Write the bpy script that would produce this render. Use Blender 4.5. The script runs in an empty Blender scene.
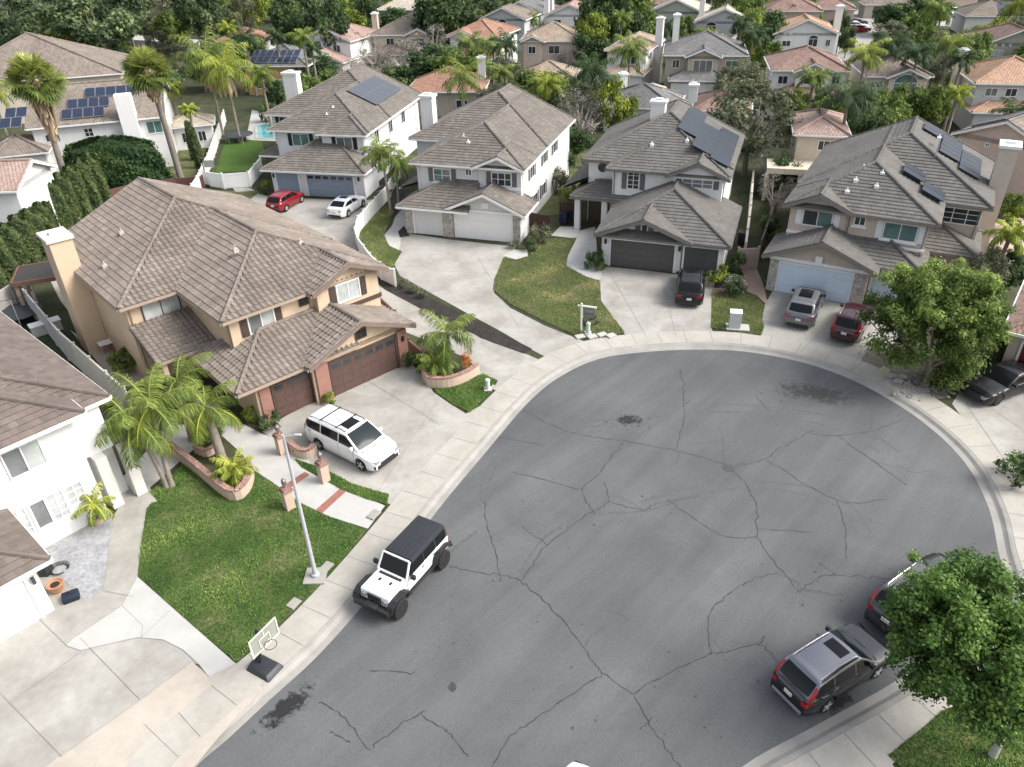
import bpy, bmesh, math, random
import numpy as np
from mathutils import Vector, Matrix
R = math.radians
C = bpy.context.scene.collection
S = bpy.context.scene

# ------------------------------------------------------------------ camera, sky, sun, exposure
FPX, PITCH, ROLL, CAMH = 756.5, R(32.503), R(-1.7237), 23.671
W_, H_ = 1024, 767
cam = bpy.data.cameras.new('camera'); co = bpy.data.objects.new('camera', cam); C.objects.link(co)
cam.sensor_width = 36; cam.lens = FPX / W_ * 36; cam.clip_end = 5000; cam.clip_start = .5
Fw = Vector((0, math.cos(PITCH), -math.sin(PITCH))); Up0 = Vector((0, math.sin(PITCH), math.cos(PITCH))); X0 = Vector((1, 0, 0))
cr, sr = math.cos(ROLL), math.sin(ROLL)
Rt = X0 * cr + Up0 * sr; Up = X0 * -sr + Up0 * cr
m = Matrix.Identity(4)
for i in range(3):
    m[i][0] = Rt[i]; m[i][1] = Up[i]; m[i][2] = -Fw[i]
m[0][3], m[1][3], m[2][3] = 0, 0, CAMH
co.matrix_world = m
S.camera = co
S.view_settings.view_transform = 'Standard'; S.view_settings.look = 'None'
S.view_settings.exposure = 1.26; S.view_settings.gamma = 1
SUN_EL, SUN_AZ = R(44), R(98)          # azimuth from +Y towards +X
world = bpy.data.worlds.new('World'); S.world = world; world.use_nodes = True
wt = world.node_tree; bg = wt.nodes['Background']
sky = wt.nodes.new('ShaderNodeTexSky'); sky.sky_type = 'NISHITA'; sky.sun_disc = False
sky.sun_elevation = SUN_EL; sky.sun_rotation = SUN_AZ; sky.air_density = 1.0; sky.dust_density = 4.0; sky.ozone_density = 1.0
hs = wt.nodes.new('ShaderNodeHueSaturation'); hs.inputs['Saturation'].default_value = .45   # thin bright overcast: a paler sky
wt.links.new(sky.outputs[0], hs.inputs['Color']); wt.links.new(hs.outputs[0], bg.inputs[0]); bg.inputs[1].default_value = .125
sl = bpy.data.lights.new('sun', 'SUN'); sl.energy = 1.35; sl.angle = R(28); sl.color = (1, .97, .925)
so = bpy.data.objects.new('sun', sl); C.objects.link(so)
sd = Vector((math.sin(SUN_AZ) * math.cos(SUN_EL), math.cos(SUN_AZ) * math.cos(SUN_EL), math.sin(SUN_EL)))
so.rotation_euler = sd.to_track_quat('Z', 'Y').to_euler()

# ------------------------------------------------------------------ surveying helpers: where a sight line meets the ground or a wall
def ray(px, py):
    x, y = (px - W_ / 2) / FPX, -(py - H_ / 2) / FPX
    return Rt * x + Up * y + Fw
def G(px, py, z=0.0):
    d = ray(px, py); t = (z - CAMH) / d.z
    return Vector((d.x * t, d.y * t, z))
def depth(p): return (Vector(p) - Vector((0, 0, CAMH))).dot(Fw)

# ------------------------------------------------------------------ mesh helpers
def link(o, parent=None):
    C.objects.link(o)
    if parent is not None: o.parent = parent
    return o
def npmesh(name, V, Q, mat, parent=None, tint=None, smooth=False, uv=None):
    V = np.asarray(V, np.float32).reshape(-1, 3); Q = np.asarray(Q, np.int32); k = Q.shape[1]
    me = bpy.data.meshes.new(name); me.vertices.add(len(V)); me.vertices.foreach_set('co', V.ravel())
    me.loops.add(Q.size); me.loops.foreach_set('vertex_index', Q.ravel())
    me.polygons.add(len(Q)); me.polygons.foreach_set('loop_start', np.arange(0, Q.size, k, dtype=np.int32))
    if smooth: me.polygons.foreach_set('use_smooth', np.ones(len(Q), bool))
    if tint is not None:
        a = me.attributes.new('tint', 'FLOAT', 'POINT'); a.data.foreach_set('value', np.asarray(tint, np.float32))
    if uv is not None:
        l = me.uv_layers.new(name='UVMap'); l.data.foreach_set('uv', np.asarray(uv, np.float32)[Q.ravel()].ravel())
    me.update(calc_edges=True); me.validate()
    me.materials.append(mat)
    return link(bpy.data.objects.new(name, me), parent)
class MB:
    def __init__(s): s.v = []; s.f = []; s.uv = []
    def add(s, vs, fs, uvs=None):
        b = len(s.v); s.v += [tuple(p) for p in vs]; s.uv += ([tuple(p) for p in uvs] if uvs else [(0, 0)] * len(vs))
        s.f += [tuple(b + i for i in f) for f in fs]; return s
    def box(s, x0, x1, y0, y1, z0, z1):
        return s.add([(x0, y0, z0), (x1, y0, z0), (x1, y1, z0), (x0, y1, z0), (x0, y0, z1), (x1, y0, z1), (x1, y1, z1), (x0, y1, z1)],
                     [(0, 3, 2, 1), (4, 5, 6, 7), (0, 1, 5, 4), (1, 2, 6, 5), (2, 3, 7, 6), (3, 0, 4, 7)])
    def frame_box(s, o, ex, ey, ez, a0, a1, b0, b1, c0, c1):
        P = lambda a, b, c: o + ex * a + ey * b + ez * c
        return s.add([P(a0, b0, c0), P(a1, b0, c0), P(a1, b1, c0), P(a0, b1, c0), P(a0, b0, c1), P(a1, b0, c1), P(a1, b1, c1), P(a0, b1, c1)],
                     [(0, 3, 2, 1), (4, 5, 6, 7), (0, 1, 5, 4), (1, 2, 6, 5), (2, 3, 7, 6), (3, 0, 4, 7)])
    def beam(s, p0, p1, w, h, up=Vector((0, 0, 1))):
        p0, p1 = Vector(p0), Vector(p1); d = (p1 - p0); L = d.length; d /= L
        if abs(d.dot(up)) > .99: up = Vector((1, 0, 0))
        sx = d.cross(up).normalized(); u = sx.cross(d)
        return s.frame_box(p0, d, sx, u, 0, L, -w / 2, w / 2, -h / 2, h / 2)
    def tube(s, pts, rs, n=8, cap=True):
        pts = [Vector(p) for p in pts]; rs = rs if isinstance(rs, (list, tuple)) else [rs] * len(pts)
        vs = []; ref = Vector((0.31, 0.17, .93)).normalized()
        for i, p in enumerate(pts):
            d = (pts[min(i + 1, len(pts) - 1)] - pts[max(i - 1, 0)]).normalized()
            a = d.cross(ref)
            if a.length < .05: a = d.cross(Vector((1, 0, 0)))
            a.normalize(); b = d.cross(a)
            for k in range(n):
                t = 2 * math.pi * k / n; vs.append(p + (a * math.cos(t) + b * math.sin(t)) * rs[i])
        fs = [(i * n + k, i * n + (k + 1) % n, (i + 1) * n + (k + 1) % n, (i + 1) * n + k) for i in range(len(pts) - 1) for k in range(n)]
        if cap: fs += [tuple(range(n - 1, -1, -1)), tuple(range((len(pts) - 1) * n, len(pts) * n))]
        return s.add(vs, fs)
    def lathe(s, prof, o=(0, 0, 0), n=16, axis='z'):
        o = Vector(o); vs = []
        for r, z in prof:
            for k in range(n):
                t = 2 * math.pi * k / n; c, q = r * math.cos(t), r * math.sin(t)
                vs.append(o + (Vector((c, q, z)) if axis == 'z' else Vector((c, z, q)) if axis == 'y' else Vector((z, c, q))))
        m_ = len(prof)
        fs = [(i * n + k, i * n + (k + 1) % n, (i + 1) * n + (k + 1) % n, (i + 1) * n + k) for i in range(m_ - 1) for k in range(n)]
        if axis == 'y': fs = [f[::-1] for f in fs]
        return s.add(vs, fs + [tuple(range(n)), tuple(range((m_ - 1) * n, m_ * n))])
    def prism(s, poly, z0, z1):
        n = len(poly)
        return s.add([(x, y, z0) for x, y in poly] + [(x, y, z1) for x, y in poly],
                     [tuple(range(n - 1, -1, -1)), tuple(range(n, 2 * n))] + [(i, (i + 1) % n, n + (i + 1) % n, n + i) for i in range(n)])
    def build(s, name, mat, parent=None, smooth=None, bevel=0, seg=2):
        me = bpy.data.meshes.new(name); me.from_pydata([tuple(v) for v in s.v], [], s.f)
        l = me.uv_layers.new(name='UVMap')
        idx = np.empty(len(me.loops), np.int32); me.loops.foreach_get('vertex_index', idx)
        l.data.foreach_set('uv', np.asarray(s.uv, np.float32)[idx].ravel())
        bm = bmesh.new(); bm.from_mesh(me)
        if bevel:
            bmesh.ops.remove_doubles(bm, verts=bm.verts, dist=1e-5)
            bmesh.ops.bevel(bm, geom=[e for e in bm.edges if len(e.link_faces) == 2 and e.calc_face_angle(0) > .5], offset=bevel, segments=seg, affect='EDGES', profile=.6)
        bmesh.ops.recalc_face_normals(bm, faces=bm.faces)
        bm.to_mesh(me); bm.free()
        if smooth:
            me.polygons.foreach_set('use_smooth', np.ones(len(me.polygons), bool)); me.set_sharp_from_angle(angle=R(smooth))
        me.materials.append(mat); me.update()
        return link(bpy.data.objects.new(name, me), parent)
def thing(name, label, cat, loc=(0, 0, 0), rz=0, group=None):
    o = bpy.data.objects.new(name, None); C.objects.link(o); o.empty_display_size = .2
    o.location = loc; o.rotation_euler = (0, 0, rz)
    return tag(o, label, cat, group)
def tag(o, label=None, cat=None, group=None, kind=None):
    if label: o['label'] = label
    if cat: o['category'] = cat
    if group: o['group'] = group
    if kind: o['kind'] = kind
    return o
def copy_thing(root, loc, rz, sc, label, group=None):
    r = root.copy(); C.objects.link(r); r.location = loc; r.rotation_euler = (0, 0, rz); r.scale = (sc, sc, sc) if not isinstance(sc, tuple) else sc
    r['label'] = label
    if group: r['group'] = group
    for ch in root.children:
        c = ch.copy(); C.objects.link(c); c.parent = r
        for g in ch.children:
            d = g.copy(); C.objects.link(d); d.parent = c
    return r
def spline(P, n=6, closed=True):
    out = []; N = len(P)
    for i in range(N if closed else N - 1):
        p = [Vector(P[(i + k) % N]) if closed else Vector(P[min(max(i + k, 0), N - 1)]) for k in (-1, 0, 1, 2)]
        for j in range(n):
            t = j / n
            out.append(.5 * ((2 * p[1]) + (p[2] - p[0]) * t + (2 * p[0] - 5 * p[1] + 4 * p[2] - p[3]) * t * t + (3 * p[1] - p[0] - 3 * p[2] + p[3]) * t ** 3))
    if not closed: out.append(Vector(P[-1]))
    return out

# ------------------------------------------------------------------ materials
_M = {}
def nodes(name):
    ma = bpy.data.materials.new(name); ma.use_nodes = True; t = ma.node_tree
    return ma, t, t.nodes['Principled BSDF'], lambda ty, **k: _n(t, ty, k), lambda a, b: t.links.new(a, b)
def _n(t, ty, k):
    n = t.nodes.new('ShaderNode' + ty)
    for a, b in k.items():
        if hasattr(n, a): setattr(n, a, b)
        else: n.inputs[a.replace('_', ' ')].default_value = b
    return n
def ramp(n, L, fac, stops):
    r = n('ValToRGB'); e = r.color_ramp.elements
    while len(e) < len(stops): e.new(.5)
    for x, (p, c) in zip(e, stops): x.position = p; x.color = (*c, 1) if len(c) == 3 else c
    L(fac, r.inputs[0]); return r.outputs[0]
def mul(c, k): return tuple(min(1, x * k) for x in c)
def M(name, col, rough=.75, var=.12, scale=2.0, fine=40., finev=.06, bump=.0, metal=0, spec=.4, coat=0):
    """plain material with two scales of colour variation and optional bump"""
    if name in _M: return _M[name]
    ma, t, b, n, L = nodes(name)
    tc = n('TexCoord')
    a = n('TexNoise', Scale=scale, Detail=5., Roughness=.6); L(tc.outputs['Object'], a.inputs['Vector'])
    f = n('TexNoise', Scale=fine, Detail=3.); L(tc.outputs['Object'], f.inputs['Vector'])
    c1 = ramp(n, L, a.outputs[0], [(.3, mul(col, 1 - var)), (.7, mul(col, 1 + var))])
    c2 = ramp(n, L, f.outputs[0], [(.3, (1 - finev,) * 3), (.7, (1 + finev * .0,) * 3)])
    mx = n('MixRGB', blend_type='MULTIPLY'); mx.inputs[0].default_value = 1; L(c1, mx.inputs[1]); L(c2, mx.inputs[2])
    o_ = mx.outputs[0]
    if 'stucco' in name:   # faint rain streaks and dust on plaster
        mp = n('Mapping'); L(tc.outputs['Object'], mp.inputs[0]); mp.inputs['Scale'].default_value = (2.6, 2.6, .22)
        st = n('TexNoise', Scale=1., Detail=5., Roughness=.65); L(mp.outputs[0], st.inputs['Vector']); sc_ = ramp(n, L, st.outputs[0], [(.33, (.86, .85, .83)), (.55, (1, 1, 1))])
        m3 = n('MixRGB', blend_type='MULTIPLY'); m3.inputs[0].default_value = .4; L(o_, m3.inputs[1]); L(sc_, m3.inputs[2]); o_ = m3.outputs[0]
    L(o_, b.inputs['Base Color'])
    b.inputs['Roughness'].default_value = rough; b.inputs['Metallic'].default_value = metal
    b.inputs['Specular IOR Level'].default_value = spec; b.inputs['Coat Weight'].default_value = coat; b.inputs['Coat Roughness'].default_value = .05
    if bump:
        bp = n('Bump', Strength=bump, Distance=.02); L(f.outputs[0], bp.inputs['Height']); L(bp.outputs[0], b.inputs['Normal'])
    _M[name] = ma; return ma
def tile_mat(name, cols, bump=0, weather=.25):
    """roof tiles: UV counts tiles across and courses up the slope"""
    if name in _M: return _M[name]
    ma, t, b, n, L = nodes(name)
    uv = n('UVMap'); sp = n('SeparateXYZ'); L(uv.outputs[0], sp.inputs[0])
    fy = n('Math', operation='FLOOR'); L(sp.outputs[1], fy.inputs[0])
    hf = n('Math', operation='MULTIPLY'); L(fy.outputs[0], hf.inputs[0]); hf.inputs[1].default_value = .5
    ax = n('Math', operation='ADD'); L(sp.outputs[0], ax.inputs[0]); L(hf.outputs[0], ax.inputs[1])
    fx = n('Math', operation='FLOOR'); L(ax.outputs[0], fx.inputs[0])
    cb = n('CombineXYZ'); L(fx.outputs[0], cb.inputs[0]); L(fy.outputs[0], cb.inputs[1])
    wn = n('TexWhiteNoise', noise_dimensions='2D'); L(cb.outputs[0], wn.inputs['Vector'])
    k = len(cols); rc = ramp(n, L, wn.outputs['Value'], [((i + .5) / k, c) for i, c in enumerate(cols)])
    tc = n('TexCoord'); ns = n('TexNoise', Scale=.35, Detail=6., Roughness=.65); L(tc.outputs['Object'], ns.inputs['Vector'])
    w = ramp(n, L, ns.outputs[0], [(.3, (1 - weather,) * 3), (.72, (1 + weather * .5,) * 3)])
    mx = n('MixRGB', blend_type='MULTIPLY'); mx.inputs[0].default_value = 1; L(rc, mx.inputs[1]); L(w, mx.inputs[2])
    L(mx.outputs[0], b.inputs['Base Color']); b.inputs['Roughness'].default_value = .85; b.inputs['Specular IOR Level'].default_value = .25
    if bump:
        fr = n('Math', operation='FRACT'); L(sp.outputs[1], fr.inputs[0])
        iv = n('Math', operation='SUBTRACT'); iv.inputs[0].default_value = 1; L(fr.outputs[0], iv.inputs[1])
        sx = n('Math', operation='MULTIPLY'); L(ax.outputs[0], sx.inputs[0]); sx.inputs[1].default_value = 2 * math.pi
        si = n('Math', operation='SINE'); L(sx.outputs[0], si.inputs[0])
        ma2 = n('Math', operation='MULTIPLY_ADD'); L(si.outputs[0], ma2.inputs[0]); ma2.inputs[1].default_value = .35; L(iv.outputs[0], ma2.inputs[2])
        bp = n('Bump', Strength=1., Distance=bump); L(ma2.outputs[0], bp.inputs['Height']); L(bp.outputs[0], b.inputs['Normal'])
    _M[name] = ma; return ma
def brick_mat(name, c1, c2, mortar, sc=1., bw=.22, bh=.075):
    if name in _M: return _M[name]
    ma, t, b, n, L = nodes(name)
    tc = n('TexCoord'); br = n('TexBrick', Scale=sc); L(tc.outputs['Object'], br.inputs['Vector'])
    mp = n('Mapping'); L(tc.outputs['Object'], mp.inputs[0]); mp.inputs['Rotation'].default_value = (R(90), 0, 0); L(mp.outputs[0], br.inputs['Vector'])
    br.inputs['Color1'].default_value = (*c1, 1); br.inputs['Color2'].default_value = (*c2, 1); br.inputs['Mortar'].default_value = (*mortar, 1)
    br.inputs['Brick Width'].default_value = bw; br.inputs['Row Height'].default_value = bh; br.inputs['Mortar Size'].default_value = .008
    L(br.outputs[0], b.inputs['Base Color']); b.inputs['Roughness'].default_value = .85
    _M[name] = ma; return ma
def leaf_mat(name, dark, light, trans=.4):
    dark, light = mul(dark, 2.3), mul(light, 2.05)
    if name in _M: return _M[name]
    ma, t, b, n, L = nodes(name)
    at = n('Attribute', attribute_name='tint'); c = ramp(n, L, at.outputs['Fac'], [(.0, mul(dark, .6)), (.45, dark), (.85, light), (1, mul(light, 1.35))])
    L(c, b.inputs['Base Color']); b.inputs['Roughness'].default_value = .6; b.inputs['Specular IOR Level'].default_value = .25
    tr = n('BsdfTranslucent'); L(c, tr.inputs[0]); mx = n('MixShader'); mx.inputs[0].default_value = trans
    L(b.outputs[0], mx.inputs[1]); L(tr.outputs[0], mx.inputs[2]); L(mx.outputs[0], t.nodes['Material Output'].inputs[0])
    _M[name] = ma; return ma
def glass_mat(name, col, rough=.06):
    return M(name, col, rough=rough, var=.25, scale=1.2, finev=.0, spec=.6)
def ground_mat(name, stops, scale, fine, fstops, rough=.9, bump=.3, bd=.02, mid=None):
    if name in _M: return _M[name]
    ma, t, b, n, L = nodes(name); tc = n('TexCoord')
    a = n('TexNoise', Scale=scale, Detail=7., Roughness=.62, Distortion=.4); L(tc.outputs['Object'], a.inputs['Vector'])
    f = n('TexNoise', Scale=fine, Detail=4., Roughness=.7); L(tc.outputs['Object'], f.inputs['Vector'])
    c = ramp(n, L, a.outputs[0], stops); d = ramp(n, L, f.outputs[0], fstops)
    mx = n('MixRGB', blend_type='MULTIPLY'); mx.inputs[0].default_value = 1; L(c, mx.inputs[1]); L(d, mx.inputs[2]); o = mx.outputs[0]
    if mid:
        g = n('TexNoise', Scale=mid[0], Detail=5., Roughness=.6); L(tc.outputs['Object'], g.inputs['Vector'])
        e = ramp(n, L, g.outputs[0], mid[1]); m2 = n('MixRGB', blend_type='MULTIPLY'); m2.inputs[0].default_value = 1
        L(o, m2.inputs[1]); L(e, m2.inputs[2]); o = m2.outputs[0]
    L(o, b.inputs['Base Color']); b.inputs['Roughness'].default_value = rough; b.inputs['Specular IOR Level'].default_value = .3
    bp = n('Bump', Strength=bump, Distance=bd); L(f.outputs[0], bp.inputs['Height']); L(bp.outputs[0], b.inputs['Normal'])
    _M[name] = ma; return ma
g3 = lambda x: (x, x, x)
def stain_mat(name, col, dens=1.0, sc=3.):
    # a soft-edged stain: solid towards the middle of its patch, broken up and fading outwards
    ma, t, b, n, L = nodes(name); uv = n('UVMap'); ln = n('VectorMath', operation='LENGTH'); L(uv.outputs[0], ln.inputs[0])
    tc = n('TexCoord'); ns = n('TexNoise', Scale=sc, Detail=7., Roughness=.75); L(tc.outputs['Object'], ns.inputs['Vector'])
    a = n('Math', operation='MULTIPLY_ADD'); L(ns.outputs[0], a.inputs[0]); a.inputs[1].default_value = 2.2; a.inputs[2].default_value = -.5
    s = n('Math', operation='SUBTRACT'); L(a.outputs[0], s.inputs[0]); L(ln.outputs['Value'], s.inputs[1])
    r = ramp(n, L, s.outputs[0], [(.0, g3(0)), (.35, g3(dens))]); L(r, b.inputs['Alpha']); b.inputs['Base Color'].default_value = (*col, 1); b.inputs['Roughness'].default_value = .75
    return ma
def streak(ma):
    # wear streaks along the street, multiplied into the asphalt's own colour
    t = ma.node_tree; n = lambda ty, **k: _n(t, ty, k); L = lambda a, b: t.links.new(a, b); b = t.nodes['Principled BSDF']; src = b.inputs['Base Color'].links[0].from_socket
    tc = n('TexCoord'); mp = n('Mapping'); L(tc.outputs['Object'], mp.inputs[0]); mp.inputs['Rotation'].default_value = (0, 0, R(-47)); mp2 = n('Mapping'); L(mp.outputs[0], mp2.inputs[0]); mp2.inputs['Scale'].default_value = (.05, .62, 1)
    a = n('TexNoise', Scale=1., Detail=5., Roughness=.6, Distortion=.25); L(mp2.outputs[0], a.inputs['Vector'])
    c = ramp(n, L, a.outputs[0], [(.34, (.87, .87, .885)), (.5, (1, 1, 1)), (.66, (1.13, 1.128, 1.115))])
    mx = n('MixRGB', blend_type='MULTIPLY'); mx.inputs[0].default_value = 1; L(src, mx.inputs[1]); L(c, mx.inputs[2]); L(mx.outputs[0], b.inputs['Base Color'])
asphalt = ground_mat('asphalt', [(.25, (.086, .092, .095)), (.5, (.115, .120, .122)), (.75, (.143, .147, .147))], .16, 45, [(.25, g3(.72)), (.75, g3(1.15))], .9, .4, .01,
                     mid=(9, [(.3, g3(.90)), (.7, g3(1.06))]))
streak(asphalt)
conc_walk = ground_mat('sidewalk_concrete', [(.3, (.345, .325, .285)), (.7, (.44, .415, .37))], .5, 30, [(.3, g3(.9)), (.7, g3(1.04))], .85, .15, .01, mid=(3., [(.3, g3(.93)), (.7, g3(1.03))]))
conc_drive = ground_mat('driveway_concrete', [(.28, (.255, .238, .21)), (.5, (.34, .325, .295)), (.72, (.43, .415, .38))], .4, 30, [(.3, g3(.9)), (.7, g3(1.04))], .85, .15, .01, mid=(2.6, [(.3, g3(.9)), (.7, g3(1.05))]))
conc_light = ground_mat('pale_concrete', [(.3, (.39, .385, .365)), (.7, (.475, .465, .44))], .8, 30, [(.3, g3(.93)), (.7, g3(1.03))], .85, .1, .01)
conc_warm = ground_mat('warm_concrete', [(.3, (.365, .325, .275)), (.7, (.465, .42, .36))], .4, 30, [(.3, g3(.92)), (.7, g3(1.03))], .85, .1, .01, mid=(2.2, [(.3, g3(.93)), (.7, g3(1.04))]))
kerb_m = ground_mat('kerb_concrete', [(.3, (.26, .25, .23)), (.7, (.37, .355, .325))], .8, 35, [(.3, g3(.85)), (.7, g3(1.05))], .85, .2, .01)
grass_m = ground_mat('lawn_grass', [(.30, (.034, .075, .018)), (.43, (.062, .108, .025)), (.54, (.105, .14, .04)), (.66, (.21, .20, .095))], .55, 16, [(.3, g3(.42)), (.7, g3(1.45))], .95, 1., .08,
                     mid=(4.5, [(.32, g3(.62)), (.68, g3(1.25))]))
dry_grass_m = ground_mat('dry_lawn_grass', [(.28, (.062, .098, .03)), (.43, (.105, .130, .044)), (.55, (.14, .142, .064)), (.66, (.22, .195, .115))], .55, 16, [(.3, g3(.5)), (.7, g3(1.35))], .95, 1., .08,
                     mid=(4.5, [(.32, g3(.68)), (.68, g3(1.2))]))
turf_m = ground_mat('bright_turf', [(.3, (.045, .095, .012)), (.7, (.065, .12, .02))], .6, 22, [(.3, g3(.8)), (.7, g3(1.15))], .95, .5, .03)
soil_m = ground_mat('soil', [(.25, (.028, .040, .017)), (.5, (.055, .060, .030)), (.75, (.10, .09, .058))], .12, 3.5, [(.3, g3(.7)), (.7, g3(1.15))], .95, .5, .05, mid=(.6, [(.35, (.6, .75, .5)), (.6, g3(1.05))]))
bark_m = ground_mat('dark_mulch', [(.3, (.022, .019, .018)), (.7, (.05, .044, .04))], 2., 25, [(.3, g3(.5)), (.7, g3(1.4))], .95, .9, .05)
dirt_m = ground_mat('bare_dirt', [(.3, (.15, .132, .108)), (.7, (.25, .225, .19))], .9, 25, [(.3, g3(.8)), (.7, g3(1.1))], .95, .6, .03)
paver_m = ground_mat('grey_pavers', [(.3, (.25, .255, .27)), (.7, (.40, .405, .415))], 1.2, 6, [(.35, g3(.72)), (.65, g3(1.08))], .85, .3, .01)
brickpath_m = M('brick_path', (.30, .13, .10), .85, .2, 6, 30, .2)
crack_m = M('crack_fill', (.045, .045, .047), .8, .2, 8)
joint_m = M('joint_dark', (.20, .19, .17), .9, .2, 4)
tyremark_m = M('tyre_mark', (.097, .099, .10), .9, .15, 6)
white = M('white_paint', (.78, .78, .765), .55, .04, 1.5, 20, .04)
# ------------------------------------------------------------------ the setting: land, street, kerb, pavements, lawns
def poly(name, pts, mat, z, px=True, smooth=0, kind='structure', thick=0):
    P = [G(*p) if px else Vector((p[0], p[1], 0)) for p in pts]
    if smooth: P = spline(P, smooth)
    b = MB(); n = len(P)
    if thick:
        b.prism([(p.x, p.y) for p in P], z - thick, z)
    else:
        b.add([(p.x, p.y, z) for p in P], [tuple(range(n))])
    o = b.build(name, mat); o['kind'] = kind
    if o.data.polygons[0].normal.z < 0 and not thick: o.data.flip_normals()
    return o
kpx = [(193, 767), (228, 736), (271, 696), (316, 655), (362, 604), (404, 552), (444, 500), (486, 450), (527, 402), (560, 375), (600, 357), (650, 350), (700, 348), (745, 350), (800, 360), (850, 377),
       (900, 404), (940, 434), (970, 467), (990, 508), (999, 549)]
kw = [Vector((-12.6, 2, 0)), Vector((-12.35, 4.5, 0)), Vector((-12.05, 7, 0)), Vector((-11.72, 9.4, 0)), Vector((-11.4, 11.4, 0)), Vector((-11.08, 13.0, 0))] + [G(*p) for p in kpx] + [Vector((19.6, 20.9, 0)), Vector((17.9, 19.4, 0)), Vector((15.8, 18.25, 0)), G(893, 681), G(815, 724), G(742, 765), Vector((4.6, 12.0, 0)), Vector((2.4, 8.4, 0)), Vector((1.0, 2.0, 0))]
kerb = spline(kw, 5, closed=False)
def offs(P, d):
    out = []
    for i, p in enumerate(P):
        t = (P[min(i + 1, len(P) - 1)] - P[max(i - 1, 0)]).normalized(); out.append(p + Vector((-t.y, t.x, 0)) * d)
    return out
ZR = -.12
hole = offs(kerb, .60)
# land: one sheet out to the horizon with the street cut out of it
bm = bmesh.new()
big = [(-1500, -300), (1500, -300), (1500, 3000), (-1500, 3000)]
def loop(pts):
    vs = [bm.verts.new((p[0], p[1], 0)) for p in pts]
    return [bm.edges.new((vs[i], vs[(i + 1) % len(vs)])) for i in range(len(vs))]
es = loop(big) + loop([(p.x, p.y) for p in hole] + [(1.5, -60), (-14, -60)])
bmesh.ops.triangle_fill(bm, edges=es, use_beauty=True)
for f in bm.faces:
    if f.normal.z < 0: f.normal_flip()
me = bpy.data.meshes.new('land'); bm.to_mesh(me); bm.free(); me.materials.append(soil_m)
land = link(bpy.data.objects.new('land', me)); land['kind'] = 'structure'
b = MB(); b.add([(p.x, p.y, ZR) for p in offs(kerb, .45)] + [(1.5, -60, ZR), (-14, -60, ZR)], [tuple(range(len(kerb) + 2))])
road = b.build('road', asphalt); road['kind'] = 'structure'
if road.data.polygons[0].normal.z < 0: road.data.flip_normals()
def band(name, prof, mat):
    b = MB(); n = len(kerb); rows = [(offs(kerb, d), z) for d, z in prof]
    vs = [(r[i].x, r[i].y, z) for r, z in rows for i in range(n)]
    b.add(vs, [(j * n + i, j * n + i + 1, (j + 1) * n + i + 1, (j + 1) * n + i) for j in range(len(rows) - 1) for i in range(n - 1)])
    o = b.build(name, mat, smooth=20); o['kind'] = 'structure'
    if sum(p.normal.z * p.area for p in o.data.polygons) < 0: o.data.flip_normals()
    return o
band('kerb', [(0, ZR - .01), (.004, ZR + .006), (.30, ZR + .014), (.38, ZR + .05), (.46, -.005), (.52, .012), (.66, .014), (.66, -.03)], kerb_m)
walk = band('sidewalk', [(.67, -.02), (.67, .0215), (1.2, .022), (2.15, .022), (2.15, -.02)], conc_walk)
# joints across the sidewalk and the kerb
b = MB(); acc = 0; nxt = .8
for i in range(len(kerb) - 1):
    seg = (kerb[i + 1] - kerb[i]); L_ = seg.length
    while acc + L_ >= nxt:
        p = kerb[i] + seg * ((nxt - acc) / L_); t = seg.normalized(); nrm = Vector((-t.y, t.x, 0))
        a, c = p + nrm * .7, p + nrm * 2.14; w = t * .014
        b.add([(a - w) + Vector((0, 0, .0265)), (a + w) + Vector((0, 0, .0265)), (c + w) + Vector((0, 0, .0265)), (c - w) + Vector((0, 0, .0265))], [(0, 1, 2, 3)])
        nxt += 1.55
    acc += L_
o = b.build('sidewalk_joints', joint_m); o['kind'] = 'structure'
def strips(name, lines, w, z, mat, wob=0, seed=1):
    rnd = random.Random(seed); b = MB()
    for ln in lines:
        P = [G(*p) for p in ln]
        if wob:
            Q = spline(P, 7, closed=False); P = [p + Vector((rnd.gauss(0, wob), rnd.gauss(0, wob), 0)) for p in Q]
        for i in range(len(P) - 1):
            t = (P[i + 1] - P[i]); 
            if t.length < 1e-4: continue
            t.normalize(); nn = Vector((-t.y, t.x, 0)); w0 = w * (rnd.uniform(.5, 1.3) if wob else 1); w1 = w0
            p, r = P[i] - t * w * .3, P[i + 1] + t * w * .3
            zz = z + (i % 2) * .0006
            b.add([(p - nn * w0 / 2) + Vector((0, 0, zz)), (r - nn * w1 / 2) + Vector((0, 0, zz)), (r + nn * w1 / 2) + Vector((0, 0, zz)), (p + nn * w0 / 2) + Vector((0, 0, zz))], [(0, 1, 2, 3)])
    o = b.build(name, mat); o['kind'] = 'structure'
    for p in o.data.polygons:
        if p.normal.z < 0: o.data.flip_normals(); break
    return o
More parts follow.
